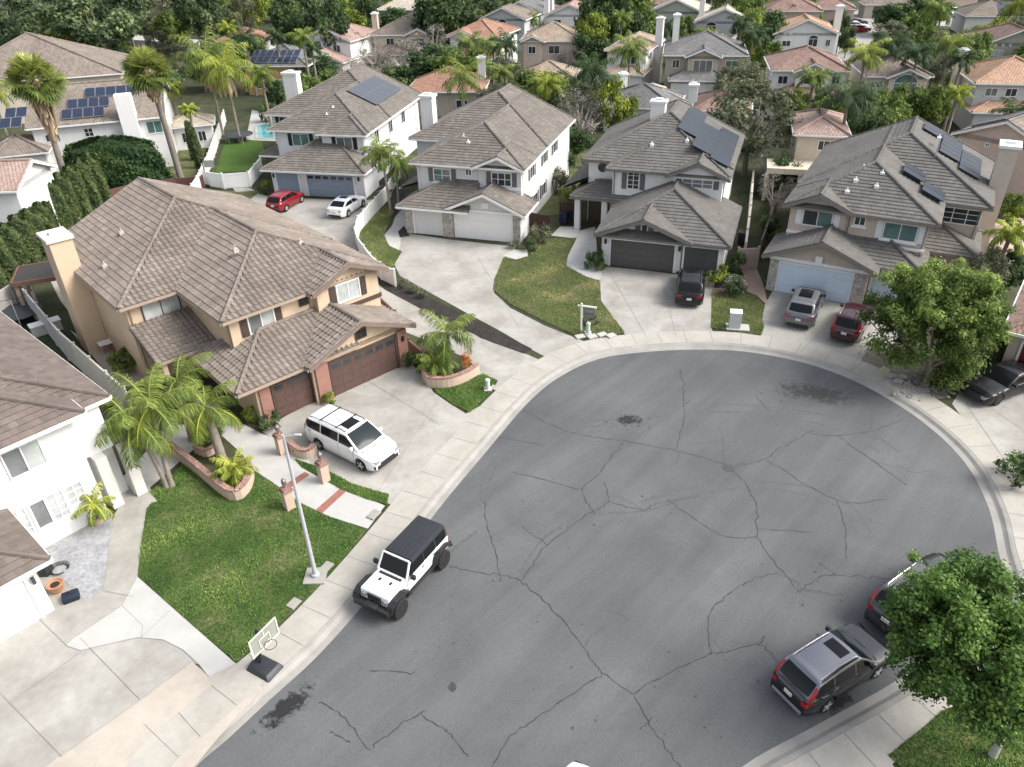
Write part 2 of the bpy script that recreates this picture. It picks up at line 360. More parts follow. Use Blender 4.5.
# driveways
poly('driveway', [(262, 432), (286, 416), (311, 403.5), (334, 396.4), (400, 366), (412, 364), (428, 383), (433, 392), (450, 404), (466, 414), (512, 388), (548, 372), (563, 361), (520, 392), (470, 446), (432, 490), (414, 512), (386, 503), (352, 494), (326, 476), (308, 462), (296, 452)], conc_drive, .018)
poly('driveway', [(-60, 640), (20, 560), (44, 548), (112, 514), (136, 560), (138, 577), (236, 664), (190, 664), (141, 700), (60, 757), (-30, 830), (-300, 900), (-260, 640)], conc_drive, .014)
poly('driveway', [(236, 663), (264, 690), (232, 722), (184, 779), (60, 900), (-60, 900), (-31, 828), (60, 756), (141, 699), (192, 662), (209, 676)], conc_warm, .018)
poly('driveway', [(225, 176), (268, 197), (363, 201), (392, 196), (360, 232), (357, 252), (374, 276), (396, 285), (430, 308), (480, 338), (528, 355), (548, 364), (500, 392), (486, 388), (470, 360), (425, 340), (380, 322), (330, 280), (260, 230)], conc_drive, .018)
poly('driveway', [(404, 233), (452, 240), (516, 247), (513, 256), (502, 263), (494, 280), (494, 293), (510, 308), (545, 326), (588, 343), (560, 365), (532, 350), (500, 331), (470, 315), (425, 290), (400, 276), (394, 264), (398, 250)], conc_drive, .020)
poly('driveway', [(598, 266), (640, 270), (672, 274), (722, 277), (713, 292), (711, 328), (716, 338), (640, 340), (624, 334), (612, 316), (601, 301), (600, 285)], conc_drive, .018)
poly('driveway', [(774, 289), (847, 305), (900, 318), (900, 340), (868, 358), (862, 366), (857, 371), (846, 366), (800, 351), (757, 341), (762, 322), (764, 306)], conc_drive, .018)
poly('driveway', [(952, 404), (960, 390), (985, 374), (1040, 350), (1150, 330), (1180, 420), (1080, 470), (1030, 466), (1010, 468), (994, 458), (970, 428), (957, 411)], conc_drive, .018)
# paths
poly('path', [(296, 450), (318, 470), (340, 486), (385, 506), (368, 529), (330, 517), (300, 503), (272, 482), (256, 472), (240, 452), (215, 430), (190, 405), (205, 395), (235, 420), (262, 434), (280, 440)], conc_light, .024)
poly('path', [(114, 516), (128, 490), (150, 488), (158, 503), (147, 508), (142, 545), (138, 575), (134, 597), (103, 592), (108, 560)], conc_drive, .024)
poly('path', [(44, 550), (112, 517), (108, 556), (103, 591), (86, 602), (74, 590), (56, 572)], paver_m, .026)
poly('path', [(137, 577), (236, 664), (209, 677), (197, 662), (183, 650), (163, 640), (137, 638), (97, 647), (81, 651), (66, 646), (76, 637), (122, 606)], conc_light, .026)
poly('path', [(150, 488), (182, 460), (205, 440), (190, 425), (170, 425), (130, 470), (100, 500), (128, 505)], conc_light, .022)
poly('path', [(396, 216), (408, 207), (416, 228), (403, 235), (398, 252), (388, 244), (384, 236), (392, 226)], conc_light, .024, smooth=3)
poly('path', [(566, 266), (568, 256), (575, 242), (580, 231), (595, 227), (597, 250), (597, 268), (602, 273), (600, 281), (586, 277)], conc_light, .038)
poly('path', [(551, 236), (560, 227), (581, 227), (577, 239)], conc_light, .038)
poly('path', [(503, 256), (514, 250), (527, 250), (528, 257), (516, 260)], conc_light, .026)
poly('path', [(735, 266), (752, 258), (764, 286), (768, 306), (757, 296), (742, 290), (712, 294), (712, 286), (738, 284)], M('rosy_path', (.33, .235, .19), .85, .12, 5, 30, .2), .024)
poly('path', [(952, 384), (975, 352), (992, 352), (990, 366), (970, 374), (975, 386), (962, 392)], brickpath_m, .022)
poly('path', [(880, 750), (918, 707), (960, 680), (1024, 640), (1100, 600), (1120, 640), (1010, 690), (940, 712), (930, 722), (888, 756), (900, 780), (870, 790)], conc_walk, .016)
poly('path', [(93, 345), (60, 300), (45, 270), (75, 262), (110, 340), (150, 372), (140, 385), (120, 388), (70, 330)], conc_warm, .014)
# lawns
LW = {}
LW['main'] = poly('lawn', [(147, 509), (152, 503), (158, 502), (150, 492), (172, 476), (184, 464), (205, 480), (236, 502), (252, 478), (257, 472), (274, 485), (303, 505), (334, 519), (367, 530), (343, 560), (312, 595), (262, 640), (237, 663), (200, 632), (138, 576), (141, 546)], grass_m, .035)
LW['drive'] = poly('lawn', [(294, 459), (318, 467), (332, 473), (352, 484), (389, 495), (387, 505), (365, 499), (342, 490), (327, 482), (302, 468)], grass_m, .037)
LW['plant'] = poly('lawn', [(433, 386), (445, 385), (465, 382), (483, 374), (498, 381), (492, 392), (470, 413), (452, 404), (436, 393)], grass_m, .037)
LW['h2l'] = poly('lawn', [(370, 214), (386, 205), (394, 212), (384, 235), (389, 246), (402, 252), (396, 262), (393, 268), (376, 262), (362, 246), (358, 236)], dry_grass_m, .035)
LW['h23'] = poly('lawn', [(504, 257), (516, 260), (530, 256), (542, 240), (576, 238), (567, 258), (567, 266), (586, 277), (600, 281), (601, 301), (612, 316), (625, 333), (610, 337), (588, 340), (568, 332), (545, 322), (510, 304), (493, 290), (495, 278)], dry_grass_m, .035)
LW['h34'] = poly('lawn', [(712, 294), (735, 290), (757, 297), (765, 306), (762, 318), (764, 328), (761, 336), (740, 333), (711, 328)], dry_grass_m, .035)
LW['br'] = poly('lawn', [(888, 756), (930, 722), (942, 711), (1010, 688), (1130, 640), (1200, 760), (1000, 860)], grass_m, .035)
poly('lawn', [(211, 188), (226, 139), (262, 141), (266, 160), (246, 172), (222, 172)], turf_m, .03)
poly('lawn', [(166, 150), (175, 120), (206, 118), (212, 135), (200, 165), (190, 185), (160, 178)], dry_grass_m, .02)
poly('lawn', [(525, 215), (560, 140), (590, 150), (570, 215)], dry_grass_m, .012)
poly('lawn', [(205, 190), (240, 192), (262, 190), (250, 200), (230, 200)], dry_grass_m, .02)
poly('planting_bed', [(860, 362), (880, 346), (930, 370), (948, 384), (946, 398), (925, 398), (905, 391), (885, 379), (870, 372)], dirt_m, .02, smooth=3)
poly('lawn', [(930, 374), (965, 358), (975, 374), (958, 382), (950, 388)], grass_m, .028)
poly('planting_bed', [(394, 283), (410, 290), (440, 303), (500, 333), (532, 349), (524, 354), (490, 342), (430, 314), (385, 290), (352, 262), (356, 254), (372, 274)], bark_m, .026)
poly('planting_bed', [(355, 170), (392, 160), (408, 205), (392, 214), (380, 200)], bark_m, .010)
poly('planting_bed', [(398, 232), (404, 226), (410, 236), (400, 238)], bark_m, .03)
poly('planting_bed', [(592, 236), (599, 244), (604, 266), (597, 268), (597, 252)], bark_m, .030)
poly('planting_bed', [(716, 278), (735, 262), (744, 275), (740, 290), (714, 288)], bark_m, .030)
poly('road', [(842, 30), (850, 12), (900, 3), (1010, 12), (1024, 24), (960, 27), (905, 24), (880, 30), (858, 62), (835, 60)], conc_drive, .02)
poly('road', [(60, 33), (130, 34), (200, 40), (200, 46), (120, 46), (60, 44), (-40, 42), (-40, 34)], conc_light, .02)
poly('pavement', [(690, 98), (735, 88), (752, 92), (740, 100), (700, 106)], conc_light, .014)
poly('swimming_pool_deck', [(246, 140), (252, 110), (300, 118), (290, 142)], conc_light, .016)
# driveway scoring, cracks in the asphalt, tyre arcs
strips('driveway_joints', [[(366, 380), (440, 425)], [(440, 398), (372, 500)],  [(37, 617), (67, 646)], [(0, 693), (62, 757)], [(80, 638), (140, 700)], [(10, 703), (82, 652)], [(145, 725), (178, 757)], [(122, 606), (143, 626), (141, 638)], [(170, 611), (141, 638)], [(137, 578), (122, 606), (76, 637)], [(66, 646), (81, 651), (97, 647), (137, 638), (163, 640), (183, 650), (209, 677)], [(104, 591), (133, 597)], [(141, 700), (192, 662)], [(60, 757), (141, 700)],
    [(608, 270), (646, 336)], [(660, 273), (676, 336)], [(838, 316), (800, 352)], [(870, 335), (850, 372)], [(1008, 466), (980, 425), (966, 404)], [(1060, 455), (985, 405)], [(470, 243), (520, 330)], [(402, 268), (500, 275)], [(300, 198), (350, 250)]], .016, .029, joint_m)
CR = [[(418, 410), (450, 422), (490, 433), (522, 409)][:3] + [(545, 444)], [(522, 408), (562, 428), (592, 435), (617, 438), (677, 449), (727, 463)], [(680, 368), (683, 383), (684, 403), (682, 428), (677, 448)], [(684, 403), (690, 399)],
      [(624, 440), (597, 473), (582, 488), (592, 508), (596, 512)], [(512, 470), (552, 480), (582, 488)], [(604, 481), (608, 490), (606, 502), (587, 513), (547, 543), (535, 560), (522, 578)], [(608, 500), (642, 508), (657, 502), (700, 494)], [(522, 525), (547, 543)],
      [(450, 565), (480, 571), (512, 575), (532, 588), (562, 618), (594, 660), (602, 670), (632, 693), (654, 728), (682, 767)], [(602, 673), (577, 688), (542, 713), (512, 733), (490, 767)], [(484, 500), (487, 525), (495, 548), (500, 580)],
      [(727, 465), (747, 483), (757, 508), (758, 535), (782, 568), (799, 590)], [(757, 535), (722, 533), (682, 508), (668, 498)], [(759, 527), (812, 530)], [(799, 590), (822, 575), (837, 573), (870, 575), (902, 577)], [(820, 562), (837, 573)], [(777, 572), (747, 580), (722, 598), (708, 618), (711, 653)],
      [(711, 653), (672, 670), (632, 692)], [(711, 653), (740, 646), (762, 643), (782, 663)], [(765, 634), (758, 644)], [(727, 465), (762, 458), (782, 445)], [(807, 430), (832, 434), (872, 429), (905, 417)], [(767, 458), (802, 480), (837, 498), (857, 501), (887, 497)], [(839, 500), (846, 528), (847, 558)],
      [(837, 433), (872, 458), (907, 483)], [(757, 395), (768, 408)], [(785, 445), (812, 428)], [(320, 700), (340, 713), (370, 748)], [(372, 745), (400, 723), (425, 708)], [(420, 713), (450, 733), (468, 756)], [(372, 668), (415, 671)], [(330, 730), (350, 740)], [(652, 715), (640, 728)]]
strips('road_cracks', CR, .044, ZR + .004, crack_m, wob=.035, seed=3)
rc = random.Random(21); FINE = []
for _ in range(18):
    x0_, y0_ = rc.choice([p for l in CR for p in l]) if rc.random() < .75 else (rc.uniform(430, 900), rc.uniform(400, 720)); a_ = rc.uniform(0, 6.28); ln = [(x0_, y0_)]
    for k_ in range(rc.randint(2, 4)):
        a_ += rc.uniform(-.7, .7); x0_ += math.cos(a_) * rc.uniform(9, 22); y0_ += math.sin(a_) * rc.uniform(6, 14); ln.append((x0_, y0_))
    if all(400 < q_[1] < 760 and (q_[0] - 716) ** 2 / 250 ** 2 + (q_[1] - 520) ** 2 / 150 ** 2 < 1 for q_ in ln): FINE.append(ln)
strips('road_cracks', FINE, .014, ZR + .0052, crack_m, wob=.03, seed=9)
ARC = [[(480, 505), (482, 480), (496, 455), (520, 435), (560, 422), (610, 418), (622, 420)], [(486, 505), (488, 482), (502, 458), (530, 438), (570, 426), (618, 424)], [(520, 570), (540, 540), (560, 525), (580, 512)], [(600, 512), (650, 508), (700, 492), (760, 486), (830, 500), (860, 530)],
       [(640, 500), (700, 484), (770, 480), (840, 494), (872, 530)], [(690, 410), (760, 412), (830, 425), (880, 450)], [(690, 402), (770, 405), (850, 420), (900, 450)], [(400, 620), (440, 560), (476, 530)]]
strips('tyre_marks', ARC, .14, ZR + .003, tyremark_m, wob=.01, seed=4)
rnd = random.Random(8)
def splat(name, spots, z, mat):
    b = MB()
    for px, py, r in spots:
        c = G(px, py); k = 11; off = rnd.random() * 9
        b.add([(c.x + r * (1 + .45 * math.sin(3 * t + off) * rnd.random()) * math.cos(t), c.y + r * (1 + .45 * math.sin(2 * t + off)) * math.sin(t), z + .0003 * (len(b.f) % 5)) for t in [2 * math.pi * i / k for i in range(k)]], [tuple(range(k))])
    o = b.build(name, mat); o['kind'] = 'structure'
    for p in o.data.polygons:
        if p.normal.z < 0: p.flip()
stain_m = M('oil_stain', (.052, .052, .055), .75, .3, 5)
splat('oil_stains', [(629 + rnd.gauss(0, 16), 420 + rnd.gauss(0, 8), rnd.uniform(.03, .09)) for _ in range(24)] +
      [(815 + rnd.gauss(0, 34), 392 + rnd.gauss(0, 9), rnd.uniform(.03, .08)) for _ in range(26)] + [(rnd.uniform(380, 900), rnd.uniform(400, 740), rnd.uniform(.02, .06)) for _ in range(70)] + [(452, 685, .16), (835, 712, .18)], ZR + .0055, stain_m)
def patch_stain(name, c, e, w, z, mat):
    c, e = G(*c), G(*e); d = (e - c); nn = Vector((-d.y, d.x, 0)).normalized() * w; z = Vector((0, 0, z))
    b = MB(); b.add([c - d - nn + z, c + d - nn + z, c + d + nn + z, c - d + nn + z], [(0, 1, 2, 3)], [(-1, -1), (1, -1), (1, 1), (-1, 1)]); o = b.build(name, mat); o['kind'] = 'structure'
    if o.data.polygons[0].normal.z < 0: o.data.flip_normals()
patch_stain('wet_stain', (286, 705), (325, 668), .75, ZR + .0068, stain_mat('damp_asphalt', (.014, .014, .015), .95, 3.))
patch_stain('oil_stain', (629, 419), (648, 419), .9, ZR + .0066, stain_mat('oil_soak', (.02, .02, .021), .9, 1.5))
patch_stain('oil_stain', (815, 392), (885, 404), 1.6, ZR + .0066, stain_mat('drip_stains', (.04, .037, .035), .45, 3.5))
patch_stain('oil_stain', (838, 700), (862, 686), .5, ZR + .0072, stain_mat('damp_asphalt_b', (.02, .02, .021), .8, 3.))
b = MB(); b.lathe([(.30, 0), (.30, .012), (.27, .014)], G(729, 466, 0) + Vector((0, 0, ZR)), 20)
tag(b.build('manhole_cover', M('cast_iron', (.07, .07, .072), .6, .2, 8, 60, .2)), 'round iron manhole cover set in the asphalt where cracks meet', 'manhole cover')
# ------------------------------------------------------------------ houses
dark_glass = glass_mat('dark_window_glass', (.035, .045, .05)); teal_glass = glass_mat('teal_window_glass', (.10, .17, .16)); pale_glass = glass_mat('curtained_glass', (.42, .44, .43), .12); grey_glass = glass_mat('screened_glass', (.16, .17, .17), .2)
solar_m = M('solar_cells', (.018, .026, .05), .12, .15, 3, 30, 0, spec=.6); solar_grey = M('grey_solar_cells', (.075, .085, .10), .4, .1, 2, 30, 0, spec=.2); solar_dark = M('slate_solar_cells', (.04, .048, .06), .45, .1, 2, 30, 0, spec=.12)
frame_d = M('grey_panel_frame', (.16, .165, .175), .5, .05); alu = M('aluminium', (.55, .56, .57), .4, .05, metal=.7)
brown_tr = M('brown_trim', (.075, .052, .042), .6, .1); char_tr = M('charcoal_trim', (.055, .055, .058), .6, .1); black_m = M('black_plastic', (.018, .018, .019), .5, .1)
brick_m = brick_mat('red_brick', (.30, .105, .07), (.22, .085, .06), (.36, .30, .26))
stone_m = ground_mat('stacked_stone', [(.25, (.20, .18, .155)), (.5, (.42, .39, .35)), (.75, (.60, .57, .52))], 3.2, 8, [(.3, g3(.6)), (.65, g3(1.1))], .9, 1., .05)
MAIN_T = tile_mat('barrel_roof_tile', [(.192, .162, .138), (.22, .187, .16), (.172, .145, .125), (.25, .213, .183), (.202, .171, .147)], weather=.25)
GREY_T = tile_mat('flat_grey_roof_tile', [(.155, .138, .12), (.18, .162, .143), (.138, .124, .11), (.195, .176, .155)], weather=.2)
PINK_T = tile_mat('pinkish_roof_tile', [(.20, .155, .135), (.235, .185, .16), (.17, .14, .125)], weather=.15)
SLATE_T = tile_mat('slate_grey_roof_tile', [(.135, .128, .117), (.16, .152, .14), (.118, .112, .104), (.148, .14, .128)], weather=.2)
BROWN_T = tile_mat('brown_roof_tile', [(.155, .125, .108), (.18, .148, .13), (.135, .112, .098)], bump=.0, weather=.2)
HOUSES = []
class House:
    def __init__(s, name, label, O, deg, group=None, cat='house'):
        s.O = Vector((O[0], O[1], 0)); s.a = R(deg); s.u = Vector((math.cos(s.a), math.sin(s.a), 0)); s.v = Vector((-math.sin(s.a), math.cos(s.a), 0))
        s.root = thing(name, label, cat, s.O, s.a, group)
        s.wall = MB(); s.roofs = {}; s.trim = MB(); s.barge = []; s.gut = MB(); s.roofobj = {}
    def P(s, u, v, z=0): return s.O + s.u * u + s.v * v + Vector((0, 0, z))
    def local(s, p): d = Vector(p) - s.O; return Vector((d.dot(s.u), d.dot(s.v), d.z))
    def hit(s, px, p0, nrm):
        d = ray(*px); c = Vector((0, 0, CAMH)); L0 = s.local(c); dl = Vector((d.dot(s.u), d.dot(s.v), d.z)); n = Vector(nrm)
        t = (Vector(p0) - L0).dot(n) / dl.dot(n); return L0 + dl * t
    def basis(s, face):
        return {'f': (Vector((1, 0, 0)), Vector((0, -1, 0))), 'r': (Vector((0, 1, 0)), Vector((1, 0, 0))), 'l': (Vector((0, -1, 0)), Vector((-1, 0, 0))), 'b': (Vector((-1, 0, 0)), Vector((0, 1, 0)))}[face]
    def wbox(s, u0, u1, v0, v1, z1, z0=0): s.wall.box(u0, u1, v0, v1, z0, z1)
    def slope(s, mb, A, B_, poly, tiled, tw=.30, th=.34, amp=.0):
        """poly: 3D corners, first edge A-B the eave; tiled builds real courses of tiles"""
        A, B_ = Vector(A), Vector(B_); ex = (B_ - A).normalized(); nr = None
        P = [Vector(p) for p in poly]
        nr = (P[1] - P[0]).cross(P[2] - P[0]).normalized()
        if nr.z < 0: nr = -nr
        ey = nr.cross(ex)
        q = [((p - A).dot(ex), (p - A).dot(ey)) for p in P]
        u0 = random.randint(0, 900)
        # underside and base sheet
        base = [p - nr * .02 for p in P]
        mb.add(base, [tuple(range(len(P)))], [(a / tw + u0, b_ / th + .5) for a, b_ in q])
        mb.add([p - nr * .16 for p in P], [tuple(range(len(P)))[::-1]], [(a / tw + u0, b_ / th + .5) for a, b_ in q])
        if not tiled:
            mb.add([p + nr * .01 for p in P], [tuple(range(len(P)))], [(a / tw + u0, b_ / th) for a, b_ in q]); return
        top = max(b_ for a, b_ in q)
        def span(b_):
            xs = []
            for i in range(len(q)):
                (a0, b0), (a1, b1) = q[i], q[(i + 1) % len(q)]
                if (b0 - b_) * (b1 - b_) <= 1e-9 and abs(b1 - b0) > 1e-6: xs.append(a0 + (a1 - a0) * (b_ - b0) / (b1 - b0))
            return (min(xs), max(xs)) if xs else None
        per = 6 if amp > .02 else 2; da = tw / per; row = 0; b0 = 0.0
        while b0 < top - .02:
            b1 = min(b0 + th, top - .001); s0, s1 = span(b0 + 1e-4), span(b1 - 1e-4)
            if not s0 or not s1: break
            k0, k1 = math.floor(s0[0] / da), math.ceil(s0[1] / da); vs = []; uv = []; ks = list(range(k0, k1 + 1))
            sh = .5 * (row % 2) if amp < .02 else 0
            for k in ks:
                a = k * da; pr = amp * (math.sin(math.pi * min(1, ((k % per) / per) / .67)) if (k % per) / per < .67 else 0) if amp > .02 else (amp if (k + row) % 2 else 0)
                ab = min(max(a, s0[0]), s0[1]); at = min(max(a, s1[0]), s1[1]); w = b_ = None
                lift = .06 if amp > .02 else .05
                for (aa, bb, l) in ((ab, b0 - .03, -.02), (ab, b0 - .03, lift + pr), (at, b1, .006 + pr)):
                    vs.append(A + ex * aa + ey * bb + nr * l); uv.append((a / tw + u0 - (.5 * row if amp > .02 else 0) + .01, row + .5))
            n = len(ks)
            # one uv per tile: shift faces by duplicating columns through face-wise uv (vertex uv is constant within a course)
            fs = []
            for i in range(n - 1):
                fs += [(3 * i, 3 * i + 3, 3 * i + 4, 3 * i + 1), (3 * i + 1, 3 * i + 4, 3 * i + 5, 3 * i + 2)]
            mb.add(vs, fs, uv); row += 1; b0 += th
    def ridge(s, mb, p0, p1, r=.12):
        p0, p1 = Vector(p0), Vector(p1); d = p1 - p0; n = max(1, int(d.length / .36)); u0 = random.randint(0, 900)
        for i in range(n):
            a, c = p0 + d * (i / n), p0 + d * ((i + 1.08) / n); k = len(mb.v)
            mb.tube([a, c], [r * 1.05, r * .9], 7); 
            for j in range(k, len(mb.v)): mb.uv[j] = (u0 + i * 1.0 + .25 + .0, 501.5)
    def roof(s, mat, u0, u1, v0, v1, ze, sl=.44, axis='v', h0=True, h1=True, tiled=True, amp=.008, gut=True, gable_wall=.5, tw=.30, th=.34, barge=True, left=True, right=True, key=None):
        mb = s.roofs.setdefault(key or mat.name, [MB(), mat])[0]
        if axis == 'v': T = lambda p, q, z: Vector((p, q, z)); p0, p1, q0, q1 = u0, u1, v0, v1
        else: T = lambda p, q, z: Vector((q, -p, z)); p0, p1, q0, q1 = -v1, -v0, u0, u1
        c, w = (p0 + p1) / 2, (p1 - p0) / 2; zr = ze + w * sl
        r0, r1 = (c, q0 + (w if h0 else 0), zr), (c, q1 - (w if h1 else 0), zr)
        if r1[1] < r0[1]: mid = (r0[1] + r1[1]) / 2; r0 = (c, mid, zr); r1 = (c, mid + .01, zr)
        F = []
        if left: F.append([(p0, q1, ze), (p0, q0, ze), r0, r1])
        if right: F.append([(p1, q0, ze), (p1, q1, ze), r1, r0])
        if h0: F.append([(p0, q0, ze), (p1, q0, ze), r0])
        if h1: F.append([(p1, q1, ze), (p0, q1, ze), r1])
        for f in F:
            g_ = [T(*p) for p in f]; s.slope(mb, g_[0], g_[1], g_, tiled, tw, th, amp)
            if gut: e = (g_[1] - g_[0]).normalized(); o = e.cross(Vector((0, 0, 1))); s.gut.beam(g_[0] + o * .045 - Vector((0, 0, .095)), g_[1] + o * .045 - Vector((0, 0, .095)), .10, .15)
        up = Vector((0, 0, .045))
        s.ridge(mb, T(*r0) + up, T(*r1) + up)
        if h0: s.ridge(mb, T(p0, q0, ze) + up, T(*r0) + up); s.ridge(mb, T(p1, q0, ze) + up, T(*r0) + up)
        if h1: s.ridge(mb, T(p0, q1, ze) + up, T(*r1) + up); s.ridge(mb, T(p1, q1, ze) + up, T(*r1) + up)
        for hip, q, sg in ((h0, q0, 1), (h1, q1, -1)):
            if not hip:
                if barge:
                    e_ = MB(); ch = [T(p0, q, ze - .21), T(c, q, zr - .21), T(p1, q, ze - .21), T(p1, q, ze + .01), T(c, q, zr + .01), T(p0, q, ze + .01)]; o_ = T(0, -sg * .06, 0); ch = [p + T(0, -sg * .004, 0) for p in ch]
                    e_.add(ch + [p + o_ for p in ch], [(0, 1, 4, 5), (1, 2, 3, 4), (6, 11, 10, 7), (7, 10, 9, 8)] + [(a, (a + 1) % 6, 6 + (a + 1) % 6, 6 + a) for a in range(6)]); s.barge.append(e_)
                    for pa in (p0, p1):
                        s.ridge(mb, T(pa, q + sg * .05, ze + .05), T(c, q + sg * .05, zr + .05), .085)
                if gable_wall is not None:
                    k = gable_wall; i = q + sg * k; j = q + sg * (k + .2); e = .12
                    ks = min(k, .5); tri = [T(p0 + ks + .02, i, ze - .3), T(p1 - ks - .02, i, ze - .3), T(p1 - ks - .02, i, ze + ks * sl - e), T(c, i, zr - e), T(p0 + ks + .02, i, ze + ks * sl - e)]
                    tr2 = [p + T(0, sg * .2, 0) for p in tri]
                    s.wall.add(tri + tr2, [(0, 1, 2, 3, 4), (9, 8, 7, 6, 5)] + [(a, (a + 1) % 5, 5 + (a + 1) % 5, 5 + a) for a in range(5)])
        return zr
    def shed(s, mat, u0, u1, v0, v1, z0, z1, tiled=True, amp=.008, face='f'):
        mb = s.roofs.setdefault(mat.name, [MB(), mat])[0]
        if face == 'f': g_ = [Vector(p) for p in ((u0, v0, z0), (u1, v0, z0), (u1, v1, z1), (u0, v1, z1))]
        elif face == 'l': g_ = [Vector(p) for p in ((u0, v1, z0), (u0, v0, z0), (u1, v0, z1), (u1, v1, z1))]
        else: g_ = [Vector(p) for p in ((u1, v0, z0), (u1, v1, z0), (u0, v1, z1), (u0, v0, z1))]
        s.slope(mb, g_[0], g_[1], g_, tiled, amp=amp)
        e = (g_[1] - g_[0]).normalized(); o = e.cross(Vector((0, 0, 1))); s.gut.beam(g_[0] + o * .045 - Vector((0, 0, .095)), g_[1] + o * .045 - Vector((0, 0, .095)), .1, .15)
    def win(s, face, pl, a, z, w, h, cols=2, rows=1, glass=None, fm=None, sh=None, sill=None, arch=False, fw=.07, label=None):
        t, n = s.basis(face); o = Vector((a, pl, z)) if face in 'fb' else Vector((pl, a, z)); Z = Vector((0, 0, 1))
        f = MB(); fm = fm or white
        B_ = lambda x0, x1, z0, z1, d0, d1: f.frame_box(o, t, Z, n, x0, x1, z0, z1, d0, d1)
        B_(-w / 2, w / 2, -h / 2, -h / 2 + fw, .004, .07); B_(-w / 2, w / 2, h / 2 - fw, h / 2, .004, .07)
        B_(-w / 2, -w / 2 + fw, -h / 2 + fw, h / 2 - fw, .004, .068); B_(w / 2 - fw, w / 2, -h / 2 + fw, h / 2 - fw, .004, .068)
        for i in range(1, cols): x = -w / 2 + w * i / cols; B_(x - .025, x + .025, -h / 2 + fw, h / 2 - fw, .004, .055)
        for i in range(1, rows): y = -h / 2 + h * i / rows; B_(-w / 2 + fw, w / 2 - fw, y - .018, y + .018, .004, .05)
        if arch:
            r = w / 2; k = 12; pts = [(math.cos(math.pi * i / k), math.sin(math.pi * i / k)) for i in range(k + 1)]
            ring = [o + t * (x * r) + Z * (h / 2 + y * r * .72) for x, y in pts]
            for p, q in zip(ring, ring[1:]): f.beam(p + n * .035, q + n * .035, .07, .07, up=n)
        if sill: B_(-w / 2 - .12, w / 2 + .12, -h / 2 - .14, -h / 2 - .003, .004, .13)
        wo = f.build('window', fm, s.root)
        gl = glass if isinstance(glass, (list, tuple)) else [glass or dark_glass]
        for i, gm in enumerate(gl):
            x0, x1 = -w / 2 + w * i / len(gl), -w / 2 + w * (i + 1) / len(gl)
            p = MB(); p.frame_box(o, t, Z, n, x0 + .015, x1 - .015, -h / 2 + .03, h / 2 - .03, .003, .028)
            if arch and i == 0:
                r = w / 2 - .05; p.add([o + n * .028 + Z * (h / 2 - .03)] + [o + n * .028 + t * (x * r) + Z * (h / 2 - .03 + y * r * .72) for x, y in pts], [(0, j, j + 1) for j in range(1, k + 1)])
            p.build('pane', gm, wo)
        if sh:
            for sg in (-1, 1):
                q = MB(); c = sg * (w / 2 + .24); q.frame_box(o, t, Z, n, c - .2, c + .2, -h / 2, h / 2, .004, .045)
                for j in range(9): y = -h / 2 + .09 + (h - .18) * j / 8; q.frame_box(o, t, Z, n, c - .15, c + .15, y - .03, y + .03, .045, .06)
                q.build('shutter', sh, s.root)
        return wo
    def winc(s, face, pl, px, w, h, **k):
        p = s.hit(px, (0, pl, 0) if face in 'fb' else (pl, 0, 0), (0, 1, 0) if face in 'fb' else (1, 0, 0))
        return s.win(face, pl, p.x if face in 'fb' else p.y, p.z, w, h, **k)
    def garage(s, face, pl, a, w, h, mat, trim=None, lites=0, z0=.0):
        t, n = s.basis(face); o = Vector((a, pl, z0)) if face in 'fb' else Vector((pl, a, z0)); Z = Vector((0, 0, 1))
        d = MB(); k = 4
        for j in range(k):
            d.frame_box(o, t, Z, n, -w / 2, w / 2, h * j / k + .012, h * (j + 1) / k - .012, .003, .035)
            m_ = max(2, round(w / .62))
            for i in range(m_):
                x = -w / 2 + w * (i + .5) / m_; d.frame_box(o, t, Z, n, x - w / m_ / 2 + .06, x + w / m_ / 2 - .06, h * j / k + .09, h * (j + 1) / k - .09, .035, .047)
        d.frame_box(o, t, Z, n, -w / 2, w / 2, .0, h, .001, .018)
        go = d.build('garage_door', mat, s.root)
        if lites:
            q = MB()
            for i in range(lites):
                x = -w / 2 + w * (i + .5) / lites; q.frame_box(o, t, Z, n, x - w / lites * .36, x + w / lites * .36, h * .80, h * .93, .035, .052)
            q.build('window_strip', dark_glass, go)
        f = MB(); tr = trim or white; b_ = .12
        f.frame_box(o, t, Z, n, -w / 2 - b_, -w / 2 - .002, 0, h + b_, .002, .10); f.frame_box(o, t, Z, n, w / 2 + .002, w / 2 + b_, 0, h + b_, .002, .10)
        f.frame_box(o, t, Z, n, -w / 2, w / 2, h + .002, h + b_, .002, .10)
        f.build('door_frame', tr, go)
    def chimney(s, u0, u1, v0, v1, z, mat, capm=None, z0=0):
        b = MB(); b.box(u0, u1, v0, v1, z0, z); c = b.build('chimney', mat, s.root)
        k = MB(); k.box(u0 - .12, u1 + .12, v0 - .12, v1 + .12, z + .003, z + .2); k.box((u0 + u1) / 2 - .3, (u0 + u1) / 2 + .3, (v0 + v1) / 2 - .2, (v0 + v1) / 2 + .2, z + .2, z + .38)
        k.build('chimney_cap', capm or mat, c)
